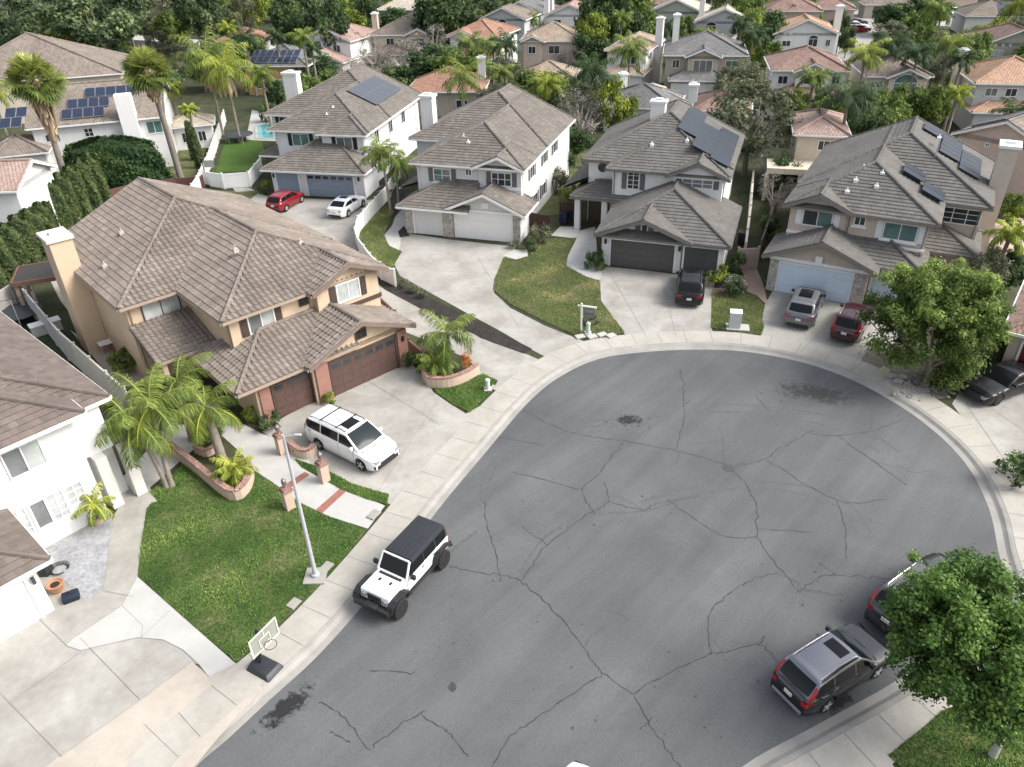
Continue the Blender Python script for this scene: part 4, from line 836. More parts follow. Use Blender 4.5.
far('white gabled house with red tile roof and two dark windows', (545, 15.5), -14, 8.2, 10, wall_w, ROSE, gable=True, low=(4, 8.2, 2.0, 'gable'), wins=[('f', 0, 1.9, 4.1, 1.4, 1.2, dict(glass=dark_glass)), ('f', 0, 5.8, 4.1, 1.5, 1.2), ('f', 0, 5.2, 5.6, .35, .35), ('f', 0, 6.1, 5.6, .35, .35)], chim=(-1.3, 3, 8.4, wall_w), sidew=1)
far('beige house with striped tan and brown hipped roof', (519, 41), -10, 9, 8.5, wall_p, TANT, extra=(.2, 3.2, .4), wins=[('f', 0, 5, 4.1, 1.8, 1.2), ('f', -.4, 1.6, 4.1, 1.2, 1.1)], sidew=2)
far('low tan-roofed annex half hidden by palms', (517, 78), -12, 7.2, 6, wall_b, TANT, two=False, wins=[('f', 0, 3.5, 1.5, 2, 1.2)])
H = far('white gabled house with arched upstairs window and tall chimney', (604, 50), -22, 5.6, 10.5, wht, TANT, gable=False, extra=(1.8, 5.4, .5), low=(0.4, 5.6, 2.4, 'hip'), wins=[('f', -.5, 3.6, 4.2, 1.2, 1.1, ar2), ('r', 5.6, 3, 4.3, 1.2, 1), ('r', 5.6, 6, 4.3, 1.2, 1)], chim=(5.63, 5.5, 8.8, wht, 1.0), gar=[(3.0, 4.4, -2.4)])
far('grey-roofed beige house with the dark car in front of its garage', (663, 55), -12, 10.5, 9, wall_b, GRY, extra=(3.0, 7.0, 1.2), low=(1.0, 8.4, 3.0, 'hip'), wins=[('f', -1.2, 5, 4.2, 2.6, 1.5, dict(cols=3, glass=grey_glass)), ('f', 0, 1.4, 4.2, 1, 1.1), ('f', 0, 8.8, 4.2, 1.6, 1.0, dict(glass=teal_glass))], chim=(.6, 6.5, 9.4, wht, .9), gar=[(3.4, 4.6, -3.0), (6.8, 2.2, -3.0)])
far('light grey gabled house with sand roof and arched window at the top', (694, 22), -18, 9.2, 10, wall_g, PALET, gable=True, wins=[('f', 0, 2.5, 4.1, 1.7, 1.4, ar2), ('f', 0, 6.8, 4.0, 1.7, 1.1), ('f', 0, 5.3, 5.8, .35, .35), ('f', 0, 6.3, 5.8, .35, .35)], chim=(-.2, 5, 8.8, wht, .9), low=(6.0, 9.4, 2.5, 'hip'))
far('pale-roofed house with greenish gable beyond the shrubs', (648, 12), -20, 9.5, 10, M('pale_green_stucco', (.44, .48, .40), .85, .05), PALET, gable=True)
far('low house with pale sand roof behind the white house with charcoal shutters', (643, 105), 8, 4.8, 7.5, wall_c, PALET, two=False, wins=[('f', 0, 2.4, 1.5, 1.6, 1.2)], chim=(-1.6, 5.5, 5.2, wht), z=2.9)
far('low grey-roofed house next to the sand-roofed one behind the yellow green tree', (600, 106), -18, 8.2, 7, wall_w, GRY, two=False, z=3.0)
far('house with mottled pinkish brown roof left of the big olive tree', (692, 110), -16, 5.6, 7, wall_p, BRICKT, two=True, z=3.6, wins=[('f', 0, 2, 2.4, 1.2, 1)], chim=(-1.1, 3.0, 5.4, wht))
far('dark-red roofed house at the top edge', (640, 3), -15, 10, 9, wall_g, BRICKT)
far('house with red brown hipped roof and pale pink wall at the top', (764, 11), -14, 9.5, 9, wall_p, BRICKT)
far('neighbouring low pink house with red-brown roof near the lane', (806, 9), -16, 9, 8, wall_p, BRICKT, two=False, z=3.4)
far('white gabled house with orange roof and arched upper window', (773, 34), -12, 9, 10, wht, ORANGE, gable=True, low=(2.6, 7.0, .9, 'hip'), wins=[('f', 0, 5.7, 4.1, 1.4, 1.2, dict(arch=True, cols=2, glass=dark_glass)), ('f', 0, 1.8, 4.0, 1.3, .9, dict(glass=dark_glass)), ('f', 0, 7.9, 4.1, .7, 1), ('f', 0, 1.4, 5.3, .3, .3), ('f', 0, 2.2, 5.3, .3, .3)], chim=(9.03, 4, 8.6, wht, 1.0))
H = far('white house with brick red hipped roof and wide white garage doors', (771, 70), -12, 8.4, 9, wall_w, BRICKT, extra=(2.6, 6.4, .8), low=(.2, 8.4, 2.6, 'hip'), wins=[('f', -.8, 4.5, 4.3, 1.8, .9), ('f', 0, 1.2, 4.2, 1.2, 1.0, dict(glass=dark_glass)), ('f', 0, 7.4, 4.2, 1.0, 1.0)], gar=[(3.0, 4.6, -2.6), (6.9, 2.2, -2.6)], sidew=0)
far('cream house with a wide arched window and grey brown roof', (866, 76), -10, 6.6, 9, wall_c, GBR, extra=(2.2, 5.9, .6), low=(0, 6.6, 2.2, 'hip'), wins=[('f', -.6, 4.05, 4.0, 2.6, 1.4, dict(arch=True, cols=4, glass=teal_glass)), ('f', 0, 1.1, 4.4, 1.4, .8, dict(glass=teal_glass))], sidew=1)
far('grey-green gabled house with white framed arched windows at the right edge', (984, 44), -14, 8.2, 9.5, M('sage_stucco', (.37, .36, .31), .85, .05), BRICKT, gable=True, wins=[('f', 0, 1.6, 3.9, 1.6, 1.3, dict(cols=3, rows=2, glass=pale_glass)), ('f', 0, 5.9, 3.9, 1.5, 1.2, dict(arch=True, cols=2, glass=pale_glass)), ('f', 0, 1.2, 5.2, .3, .3), ('f', 0, 2.1, 5.2, .3, .3), ('f', 0, 3.0, 5.2, .3, .3)])
far('orange-tiled house with pale grey walls at the right edge', (975, 83), -14, 8.6, 9, wall_g, ORANGE, low=(0, 8.6, 1.8, 'hip'), wins=[('f', 0, 1.6, 4.4, 1.3, .9, dict(glass=grey_glass)), ('f', 0, 3.6, 4.4, 1.2, .9), ('f', 0, 6.4, 4.4, 1.6, .9)], chim=(-1.0, 6, 7.6, wall_c))
H = far('beige house with arched porch and pinkish roof behind the big dark palm', (794, 134), -16, 4.0, 7, wall_c, ROSE, wins=[('f', 0, 2.3, 4.4, 1.0, .9, dict(glass=dark_glass))], low=None)
b = MB(); b.box(-2.4, 3.6, -3.0, -2.6, 2.5, 3.0); b.box(-2.4, 3.6, -2.6, 0, 2.8, 3.0)
for x in (-2.3, .5, 3.3): b.lathe([(.2, 0), (.17, .2), (.16, 2.3), (.24, 2.5)], (x, -2.8, 0), 12)
b.build('porch', wall_c, H.root)
H = far('pink stucco house with solar panels on its brown tile roof behind the pinkish house', (952, 133), -55, 7.5, 9, wall_p, GBR, gable=True, wins=[('f', 0, 2.6, 4.9, .4, .4), ('f', 0, 3.7, 5.1, .4, .4), ('f', 0, 4.8, 4.9, .4, .4), ('f', 0, 3.8, 2.8, 1.8, 1)])
n = math.hypot(1, .42); H.solar((-.42, 8.6, 5.4), (0, -1, 0), (1 / n, 0, .42 / n), [(.5 + 1.05 * i, .5 + 1.7 * j) for i in range(7) for j in range(2)], solar_grey, H.R, pw=1.05, ph=1.66)
H.solar((7.92, .5, 5.4), (0, 1, 0), (-1 / n, 0, .42 / n), [(1 + 1.05 * i, .6 + 1.7 * j) for i in range(5) for j in range(2)], solar_grey, H.R, pw=1.05, ph=1.66)
H = far('carport with open bays and yellow car at the top right', (864, 4.5), -12, 12, 6, wall_b, GBR, two=False)
for x in (1.8, 5.2, 8.6): b = MB(); b.frame_box(Vector((x, 0, 0)), Vector((1, 0, 0)), Vector((0, 0, 1)), Vector((0, -1, 0)), 0, 2.9, 0, 2.3, .004, .03); b.build('garage_door', brown_tr, H.root)  # dark panels stand in for the shade inside the open bays
far('grey-roofed house with solar panels in the top right corner', (965, 16), -14, 10, 9, wall_w, GBR, two=False, z=3.4, solar=([(6 + 1.05 * i, 1 + 1.7 * j) for i in range(3) for j in range(2)], solar_m))
far('broad brown-roofed house along the lane at the very top right', (905, -4), -12, 15, 9, wall_p, ROSE, two=False, z=3.5)
far('pink-roofed house glimpsed among the palms at upper left', (214, 42), -10, 8, 8, wall_w, TERRA, two=False, z=3.0)
far('long pale house behind the dark pines at upper left', (-30, 33), -6, 14, 8, wall_w, TERRA, two=False, z=3.2)
H = far('house corner with dark red garage door at the right edge beside the black sedan', (1004, 330), -38, 6, 8, pink, BRICKT, two=False)
H.garage('f', 0, 2.9, 4.4, 2.1, M('dark_red_door', (.17, .02, .02), .5, .1), white)
# ------------------------------------------------------------------ fences, walls
vinyl = M('white_vinyl', (.74, .74, .73), .5, .04)
def fence(name, label, pts, h, mat, cat='fence', sp=2.0, boards=True, thick=.05, px=True, post_h=.1):
    P = [G(*p) if px else Vector(p) for p in pts]; root = thing(name, label, cat, P[0])
    o = P[0]; b = MB(); posts = []
    for p, r in zip(P, P[1:]):
        d = r - p; L_ = d.length; d.normalize(); nn = Vector((-d.y, d.x, 0)); k = max(1, round(L_ / sp))
        b.frame_box(p - o, d, nn, Vector((0, 0, 1)), 0, L_, -thick / 2, thick / 2, .05, h)
        if boards:
            m_ = int(L_ / .16)
            for i in range(m_): b.frame_box(p - o, d, nn, Vector((0, 0, 1)), L_ * i / m_ + .01, L_ * (i + 1) / m_ - .01, -thick / 2 - .012, thick / 2 + .012, .08, h - .1)
            b.frame_box(p - o, d, nn, Vector((0, 0, 1)), 0, L_, -thick / 2 - .03, thick / 2 + .03, h - .09, h + .01)
        posts += [p - o + d * (L_ * i / k) for i in range(k)]
    posts.append(P[-1] - o)
    b.build('panel', mat, root)
    for p in posts:
        q = MB(); q.box(p.x - .065, p.x + .065, p.y - .065, p.y + .065, 0, h + post_h); q.box(p.x - .085, p.x + .085, p.y - .085, p.y + .085, h + post_h, h + post_h + .035); q.build('post', mat, root)
fence('vinyl_fence', 'curving white vinyl fence beside the long drive of the slate blue garage house', [(400, 178), (388, 200), (371, 219), (360, 232), (357, 244), (360, 254), (372, 271), (382, 280), (396, 287)], 1.35, vinyl, sp=1.8)
fence('vinyl_fence', 'long white fence between the lawn with trampoline and the palms to its left', [(226, 122), (219, 143), (211, 168), (200, 192), (190, 208)], 1.5, vinyl, sp=2.2)
fence('vinyl_fence', 'white fence across the front of the bright green lawn', [(206, 186), (225, 189), (251, 187), (263, 172)], 1.5, vinyl, sp=2.2)
fence('privacy_fence', 'pale fence between the bright white house and the stucco house', [G(125, 392, 1.8) - Vector((0, 0, 1.8)), G(60, 335, 1.8) - Vector((0, 0, 1.8)), G(17, 284, 1.8) - Vector((0, 0, 1.8)), G(-8, 300, 1.8) - Vector((0, 0, 1.8))], 2.05, M('beige_grey_fence', (.46, .44, .41), .8, .06), sp=2.4, px=False)
fence('block_wall', 'pale block wall between the white house with charcoal shutters and the pinkish house', [(751, 190), (748, 225), (743, 264)], 1.7, M('pale_block', (.50, .46, .42), .85, .08), cat='wall', boards=False, thick=.18, sp=3)
fence('block_gate', 'pinkish gate closing the side yard at the end of the block wall', [(736, 269), (756, 268)], 1.6, M('pinkish_gate', (.42, .33, .29), .8, .06), cat='gate', boards=True, sp=2)
fence('wooden_gate', 'dark brown wooden gate right of the stone-pier garage', [(524, 231), (550, 235)], 1.7, M('dark_brown_wood', (.075, .04, .03), .7, .2), cat='gate', sp=2)
fence('wooden_fence', 'dark brown fence along the side of the white house with grey garage, by the bins', [(560, 222), (578, 222)], 1.8, M('dark_brown_wood', (.075, .04, .03), .7, .2), sp=2)
fence('low_wall', 'low brown-capped wall running from the stucco house garage toward the palm planter', [(410, 352), (428, 368)], .9, M('brown_wall', (.17, .10, .08), .8, .1), cat='wall', boards=False, thick=.15, sp=3)
fence('low_wall', 'brown fence along the side of the stucco house next to the long drive', [(379, 308), (397, 325)], 1.0, M('brown_wall', (.17, .10, .08), .8, .1), cat='wall', boards=True, sp=3)
fence('garden_wall', 'dark brown wall behind the tan house at the foot of the tall hedge', [(100, 205), (135, 196), (178, 190), (205, 188)], 1.2, M('redbrown_wall', (.13, .065, .05), .8, .1), cat='wall', boards=False, thick=.15, sp=3)
fence('boundary_wall', 'pale wall along the lane behind the dark pines', [(60, 47), (130, 48), (200, 52)], 1.6, M('pale_block', (.50, .46, .42), .85, .08), cat='wall', boards=False, thick=.2, sp=6)
fence('boundary_wall', 'dark fence between the low house and the pinkish house side yard', [(758, 262), (778, 205), (788, 175)], 1.7, M('dark_fence', (.12, .10, .085), .8, .1), cat='fence', sp=3)
# ------------------------------------------------------------------ vegetation
rng = np.random.default_rng(5)
def leaves(clumps, n, size, seed=0, updir=.5, squash=.8, aspect=1.6):
    """leaf-sized faces spread through clumps (centre, radius, tint); returns V,Q,tint"""
    r = np.random.default_rng(seed); Vs = []; T = []
    for c, rad, t0 in clumps:
        m = max(6, int(n * rad ** 2)); d = r.normal(size=(m, 3)); d /= np.linalg.norm(d, axis=1)[:, None]
        rr = rad * r.random(m) ** .38 * (1 + .22 * r.normal(size=m)); p = np.array(c) + d * rr[:, None] * np.array([1, 1, squash])
        nn = d + np.array([0, 0, updir]) + r.normal(size=(m, 3)) * .55; nn /= np.linalg.norm(nn, axis=1)[:, None]
        t = r.normal(size=(m, 3)); t -= nn * (t * nn).sum(1)[:, None]; t /= np.linalg.norm(t, axis=1)[:, None]; b = np.cross(nn, t)
        s = size * r.uniform(.6, 1.35, m)[:, None]
        Vs.append(np.stack([p - t * s * aspect * .5, p + b * s * .5 - nn * s * .12, p + t * s * aspect * .5, p - b * s * .5 - nn * s * .12], 1))
        T.append(np.clip(t0 + r.normal(size=m) * .13 , 0, 1))
    V = np.concatenate(Vs).reshape(-1, 3); t = np.repeat(np.concatenate(T), 4); Q = np.arange(len(V)).reshape(-1, 4)
    return V, Q, t
def crown_clumps(rx, rz, zc, k, cr, seed, lean=(0, 0)):
    r = random.Random(seed); out = []
    for i in range(k):
        while True:
            x, y, z = r.uniform(-1, 1), r.uniform(-1, 1), r.uniform(-1, 1); d = math.sqrt(x * x + y * y + z * z)
            if .25 < d < 1: break
        f = r.uniform(.75, 1.0) / max(d, .5) if r.random() < .72 else 1
        f = min(f, 1.0 / d)
        rad = cr * r.uniform(.65, 1.25)
        out.append(((x * f * rx, y * f * rx, zc + z * f * rz), rad, r.uniform(.12, .85)))
    return out
def lobed(rx, rz, zc, nl, k, cr, seed):
    # a crown made of separate boughs, each a cluster of leaf clumps, with gaps between the boughs
    r = random.Random(seed); out = []
    for i in range(nl):
        a, e = i * 2.39996 + r.uniform(-.3, .3), math.asin(max(-.75, min(.98, -.55 + 1.5 * (i + .5) / nl))); f = r.uniform(.55, .74)
        c = (math.cos(a) * math.cos(e) * rx * f, math.sin(a) * math.cos(e) * rx * f, zc + math.sin(e) * rz * f); br = rx * r.uniform(.30, .46); t = r.uniform(.25, .65)
        for j in range(k):
            d = Vector((r.gauss(0, 1), r.gauss(0, 1), r.gauss(0, .8))).normalized() * br * r.uniform(.5, 1.05)
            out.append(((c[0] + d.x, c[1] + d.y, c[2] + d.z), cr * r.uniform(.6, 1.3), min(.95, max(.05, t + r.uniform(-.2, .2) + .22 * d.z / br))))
    return out
bark = M('grey_bark', (.20, .17, .14), .9, .2, 6, 30, .2, .6); bark_w = M('pale_bark', (.45, .42, .38), .9, .2, 6, 30, .2, .5)
LM = dict(
    broad=leaf_mat('broad_leaves', (.036, .070, .016), (.10, .155, .035)), mid=leaf_mat('mid_leaves', (.052, .078, .018), (.13, .170, .042)), dark=leaf_mat('dark_leaves', (.028, .048, .018), (.075, .108, .038)),
    olive=leaf_mat('olive_leaves', (.055, .062, .035), (.125, .135, .080)), bare=leaf_mat('grey_twigs', (.085, .078, .065), (.175, .165, .145), .1), lime=leaf_mat('lime_leaves', (.075, .10, .014), (.19, .22, .04)),
    pine=leaf_mat('pine_needles', (.042, .062, .028), (.11, .14, .065)), hedge=leaf_mat('hedge_leaves', (.020, .042, .015), (.058, .095, .028)), cyp=leaf_mat('cypress_leaves', (.030, .046, .016), (.085, .105, .038)),
    palm=leaf_mat('palm_leaves', (.052, .078, .016), (.16, .19, .045)), palmy=leaf_mat('yellow_palm_leaves', (.085, .11, .016), (.26, .27, .055)), palmd=leaf_mat('dark_palm_leaves', (.018, .034, .014), (.055, .082, .032)), dead=leaf_mat('dead_fronds', (.13, .095, .06), (.30, .23, .15), .1),
    fan=leaf_mat('fan_palm_leaves', (.055, .078, .018), (.19, .20, .055)), red=leaf_mat('reddish_leaves', (.09, .05, .04), (.20, .13, .10)), lav=leaf_mat('mauve_flowers', (.16, .12, .13), (.36, .30, .32)), gold=leaf_mat('orange_flowers', (.30, .10, .03), (.55, .26, .10)))
PROTO = {}
def hide_src(o):  # prototypes are used for their meshes only
    pass
def limb_mesh(h0, h1, clumps, r0, seed, n=8):
    b = MB(); r = random.Random(seed); lean = (r.uniform(-.15, .15), r.uniform(-.15, .15))
    b.tube([(0, 0, 0), (lean[0] * .4, lean[1] * .4, h0 * .5), (lean[0], lean[1], h0)], [r0 * 1.25, r0, r0 * .8], 10)
    for c, rad, t in sorted(clumps, key=lambda q: r.random())[:n]:
        c = Vector(c); s = Vector((lean[0], lean[1], h0 * r.uniform(.85, 1.0))); mid = (s * .5 + c * .5) + Vector((0, 0, -.12 * (c - s).length))
        b.tube([s, mid, c], [r0 * .55, r0 * .33, r0 * .1], 6)
    return b
def tree_proto(key, rx, rz, zc, k, cr, n, size, seed, tr=.16, nl=9):
    cl = crown_clumps(rx, rz, zc, k, cr, seed); V, Q, t = leaves(cl, n, size, seed)
    return cl, V, Q, t
def make_tree(name, label, cat, loc, cl, V, Q, t, lm, bk, h0, tr, nl=9, group=None, rz=0, sc=1):
    root = thing(name, label, cat, loc, rz, group); root.scale = (sc, sc, sc)
    limb_mesh(h0, 0, cl, tr, 3, nl).build('trunk', bk, root, smooth=60); npmesh('crown', V, Q, lm, root, t)
    return root
SRC = {}
KIND = { # key: leaf mat, bark, rx, rz, zc, clumps, clump radius, n, leaf size, trunk r, seed, name, cat  (normalised: crown radius 1 unit = rx)
    'mid': ('mid', bark, 2.6, 2.1, 4.2, 34, .85, 210, .24), 'broad': ('broad', bark, 2.6, 2.0, 4.2, 36, .85, 230, .24), 'dark': ('dark', bark, 2.5, 2.2, 3.8, 34, .9, 210, .24), 'olive': ('olive', bark, 2.6, 2.2, 4.0, 40, .75, 190, .17),
    'bare': ('bare', bark_w, 2.5, 2.2, 3.8, 46, .6, 170, .10), 'lime': ('lime', bark, 2.4, 1.9, 3.8, 32, .8, 200, .22), 'pine': ('pine', bark, 3.0, 2.8, 6.0, 46, .95, 170, .26), 'shrub': ('mid', bark, 1.3, 1.0, 1.1, 18, .5, 330, .15), 'dshrub': ('dark', bark, 1.3, 1.0, 1.1, 18, .5, 330, .15), 'oshrub': ('olive', bark, 1.3, 1.0, 1.1, 18, .5, 330, .14), 'lshrub': ('lime', bark, 1.3, 1.0, 1.1, 18, .5, 330, .15)}
def plant(kind, px, py, rpx, label, zc=None, name='tree', cat='tree', group=None, var=None):
    lmk, bk, rx, rz, z0, k, cr, n, size = KIND[kind]
    zc = z0 if zc is None else zc
    if group == 'trees among the houses behind' and px > 830 and py < 62: py += 15 if py < 46 else 7
    p = G(px, py, zc); rw = rpx * depth(p) / FPX * (1.2 if group == 'trees among the houses behind' else 1); sc = rw / (rx * 1.12)
    sz = zc / z0 if zc else sc
    v = random.randint(0, 1) if var is None else var
    key = (kind, v); sv = (sc, sc, min(max(sz, sc * .7), sc * 1.6)); rz_ = random.uniform(0, 6.28); loc = Vector((p.x, p.y, 0)); loc.z = min(0, zc - z0 * sv[2]) if kind.endswith('shrub') else 0
    if key not in SRC:
        cl = crown_clumps(rx, rz, z0, k, cr, hash(kind) % 1 + 17 * v + len(kind) * 5); V, Q, t = leaves(cl, n, size, 31 + v)
        r = make_tree(name, label, cat, loc, cl, V, Q, t, LM[lmk], bk, z0 - rz * .75 if not kind.endswith('shrub') else .5, .16 if not kind.endswith('shrub') else .06, 9 if kind != 'bare' else 20, group, rz_)
        r.scale = sv; SRC[key] = r; return r
    r = copy_thing(SRC[key], loc, rz_, sv, label, group); r.name = name; r['category'] = cat; return r
# palms
def frond(az, el, L, droop, nl, lw, ll, rr, V, T, seedt, twist=.25):
    p = np.zeros(3); k = 14; e = el; h = np.array([math.cos(az), math.sin(az)]); side = np.array([-h[1], h[0], 0]); pts = [p.copy()]; dirs = []
    for i in range(k):
        d = np.array([h[0] * math.cos(e), h[1] * math.cos(e), math.sin(e)]); p = p + d * L / k; pts.append(p.copy()); dirs.append(d); e -= droop / k * (.5 + 1.1 * i / k)
    dirs.append(dirs[-1]); pts = np.array(pts); dirs = np.array(dirs)
    for i in range(k):   # rachis
        w = .035 * (1 - i / k) + .008; a, c = pts[i], pts[i + 1]; V.append([a - side * w, a + side * w, c + side * w * .9, c - side * w * .9]); T.append(.9)
    for j in range(nl):
        s = .12 + .88 * j / nl; f = s * k; i = min(int(f), k - 1); q = pts[i] + (pts[i + 1] - pts[i]) * (f - i); d = dirs[i]; up = np.cross(side, d); up /= np.linalg.norm(up)
        length = ll * (math.sin(math.pi * (.12 + .82 * s)) ** .7) * rr.uniform(.85, 1.1)
        for sg in (-1, 1):
            o = side * sg * rr.uniform(.75, .95) + d * rr.uniform(.35, .7) - np.array([0, 0, 1]) * rr.uniform(.15, .55) + up * rr.uniform(-.1, .45); o /= np.linalg.norm(o)
            wv = np.cross(o, up); wv = wv / (np.linalg.norm(wv) + 1e-6) * lw
            m_ = q + o * length * .55; tip = q + o * length - np.array([0, 0, .35 * length * rr.uniform(.5, 1.2)])
            V.append([q - wv * .4, q + wv * .4, m_ + wv, m_ - wv]); V.append([m_ - wv, m_ + wv, tip + wv * .15, tip - wv * .15]); t = np.clip(seedt + rr.normal() * .1, 0, 1); T += [t, t]
def queen(name, label, loc, h, L, nf=18, lm='palm', nl=34, lw=.022, seed=0, lean=(0, 0), skirt=0, group=None, tr=.15, cat='palm tree', base=None, ybot=0):
    rr = np.random.default_rng(seed); root = thing(name, label, cat, loc, 0, group)
    b = MB(); k = 12; pts = [(lean[0] * (i / k) ** 1.6, lean[1] * (i / k) ** 1.6, h * i / k) for i in range(k + 1)]
    rs = [tr * (1.35 if i == 0 else 1.0 - .25 * i / k) * (1 + .05 * (i % 2)) for i in range(k + 1)]
    b.tube(pts, rs, 10); b.build('trunk', M('palm_trunk', (.27, .235, .195), .9, .22, 3, 25, .25, .6), root, smooth=60)
    V, T = [], []; top = np.array([lean[0], lean[1], h])
    Vy, Ty = [], []
    for i in range(nf):
        q = i / nf; tgt = (Vy, Ty) if i < ybot else (V, T)
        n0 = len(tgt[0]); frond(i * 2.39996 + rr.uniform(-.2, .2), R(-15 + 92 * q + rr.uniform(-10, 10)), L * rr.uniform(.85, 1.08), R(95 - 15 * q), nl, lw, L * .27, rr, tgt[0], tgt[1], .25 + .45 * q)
        for j in range(n0, len(tgt[0])): tgt[0][j] = [x + top for x in tgt[0][j]]
    def emit(V, T, nm, mt):
        V = np.array(V).reshape(-1, 3); npmesh(nm, V, np.arange(len(V)).reshape(-1, 4), LM[mt], root, np.repeat(T, 4))
    emit(V, T, 'crown', lm)
    if Vy: emit(Vy, Ty, 'yellowing_fronds', 'palmy')
    if skirt:
        V, T = [], []
        for i in range(skirt):
            az = rr.uniform(0, 6.28); n0 = len(V); frond(az, R(rr.uniform(-60, -30)), L * .8, R(50), 14, lw * .8, L * .1, rr, V, T, .5)
            for j in range(n0, len(V)): V[j] = [x + top - np.array([0, 0, .2]) for x in V[j]]
        emit(V, T, 'dead_fronds', 'dead')
    return root
def fanpalm(label, loc, h, Rc, seed=0, skirt_l=2.5, lean=(0, 0), group=None):
    rr = np.random.default_rng(seed); root = thing('fan_palm', label, 'palm tree', loc, 0, group)
    b = MB(); k = 10; b.tube([(lean[0] * (i / k) ** 1.5, lean[1] * (i / k) ** 1.5, h * i / k) for i in range(k + 1)], [.34 - .12 * i / k for i in range(k + 1)], 10); b.build('trunk', M('fan_palm_trunk', (.23, .20, .175), .9, .2, 3, 25, .25, .6), root, smooth=60)
    top = np.array([lean[0], lean[1], h])
    def fan(V, T, az, el, pl, fr, t0, droopy):
        d = np.array([math.cos(az) * math.cos(el), math.sin(az) * math.cos(el), math.sin(el)]); s = np.array([-math.sin(az), math.cos(az), 0]); u = np.cross(s, d) * -1
        ro = rr.uniform(-.9, .9); s = s * math.cos(ro) + u * math.sin(ro)
        c = top + d * pl; V.append([top - s * .02, top + s * .02, c + s * .02, c - s * .02]); T.append(t0)
        for i in range(17):
            a = R(-105 + 210 * i / 16); dd = d * math.cos(a) + s * math.sin(a); w = np.cross(dd, np.cross(d, s)); w = s * math.cos(a) - d * math.sin(a)
            m_ = c + dd * fr * .62; tip = c + dd * fr * rr.uniform(.9, 1.1) - np.array([0, 0, droopy * fr * rr.uniform(.2, .5)])
            V.append([c, c + w * .01, m_ + w * fr * .065, m_ - w * fr * .065]); V.append([m_ - w * fr * .065, m_ + w * fr * .065, tip + w * .01, tip - w * .01]); t = np.clip(t0 + rr.normal() * .12, 0, 1); T.extend([t, t])
    V, T = [], []
    for i in range(60):
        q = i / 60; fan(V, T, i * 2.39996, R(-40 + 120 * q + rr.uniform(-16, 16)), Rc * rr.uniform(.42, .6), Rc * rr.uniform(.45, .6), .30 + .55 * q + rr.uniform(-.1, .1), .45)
    V = np.array(V).reshape(-1, 3); npmesh('crown', V, np.arange(len(V)).reshape(-1, 4), LM['fan'], root, np.repeat(T, 4))
    V, T = [], []
    for i in range(420):
        az, z0 = rr.uniform(0, 6.28), -rr.uniform(0, skirt_l) ; r0 = .35 + .75 * (1 + z0 / skirt_l) * rr.uniform(.4, 1); h_ = np.array([math.cos(az), math.sin(az), 0]); s = np.array([-h_[1], h_[0], 0]) * rr.uniform(.04, .14)
        a = top + h_ * .2 + np.array([0, 0, z0 + .3]); m_ = top + h_ * r0 + np.array([0, 0, z0 - .2]); e = m_ + h_ * .05 - np.array([0, 0, rr.uniform(.5, 1.1)])
        V.append([a - s * .3, a + s * .3, m_ + s, m_ - s]); V.append([m_ - s, m_ + s, e + s * .5, e - s * .5]); t = rr.uniform(.1, .9); T += [t, t]
    V = np.array(V).reshape(-1, 3); npmesh('dead_fronds', V, np.arange(len(V)).reshape(-1, 4), LM['dead'], root, np.repeat(T, 4))
    return root
# ---- near trees
def big_tree(label, base, zc, rx, rz, k, cr, n, size, lm, seed, h0, bk=bark, tr=.18, off=(0, 0), extra=None, nl=16):
    cl = [((c[0] + off[0], c[1] + off[1], c[2]), r, t) for c, r, t in lobed(rx, rz, zc, nl, k, cr, seed)]
    if extra: cl += extra
    V, Q, t = leaves(cl, n, size, seed)
    return make_tree('shade_tree', label, 'tree', base, cl, V, Q, t, LM[lm], bk, h0, tr, 12)
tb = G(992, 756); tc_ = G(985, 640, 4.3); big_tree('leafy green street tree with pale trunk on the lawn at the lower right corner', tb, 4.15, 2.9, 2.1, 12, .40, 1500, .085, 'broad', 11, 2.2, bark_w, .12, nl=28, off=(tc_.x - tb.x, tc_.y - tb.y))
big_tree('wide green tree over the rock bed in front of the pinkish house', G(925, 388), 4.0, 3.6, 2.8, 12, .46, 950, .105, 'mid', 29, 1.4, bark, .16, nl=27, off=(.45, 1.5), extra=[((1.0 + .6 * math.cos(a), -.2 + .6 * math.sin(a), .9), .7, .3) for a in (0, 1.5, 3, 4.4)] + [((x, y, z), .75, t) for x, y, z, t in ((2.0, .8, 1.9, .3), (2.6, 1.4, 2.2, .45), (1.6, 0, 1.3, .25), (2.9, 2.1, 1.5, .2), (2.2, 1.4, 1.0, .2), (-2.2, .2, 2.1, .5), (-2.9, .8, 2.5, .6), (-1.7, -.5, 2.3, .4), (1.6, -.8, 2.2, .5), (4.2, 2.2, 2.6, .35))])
for px, py, r, zc, lab in ((1022, 468, 24, .8, 'dark green bush cut by the right edge below the black sedan'), (1001, 345, 14, .9, 'dark rounded shrub beside the brick path and red garage door'), (985, 362, 9, .6, 'small dark shrub left of the red garage door')):
    plant('dshrub', px, py, r, lab, zc, 'shrub', 'shrub')
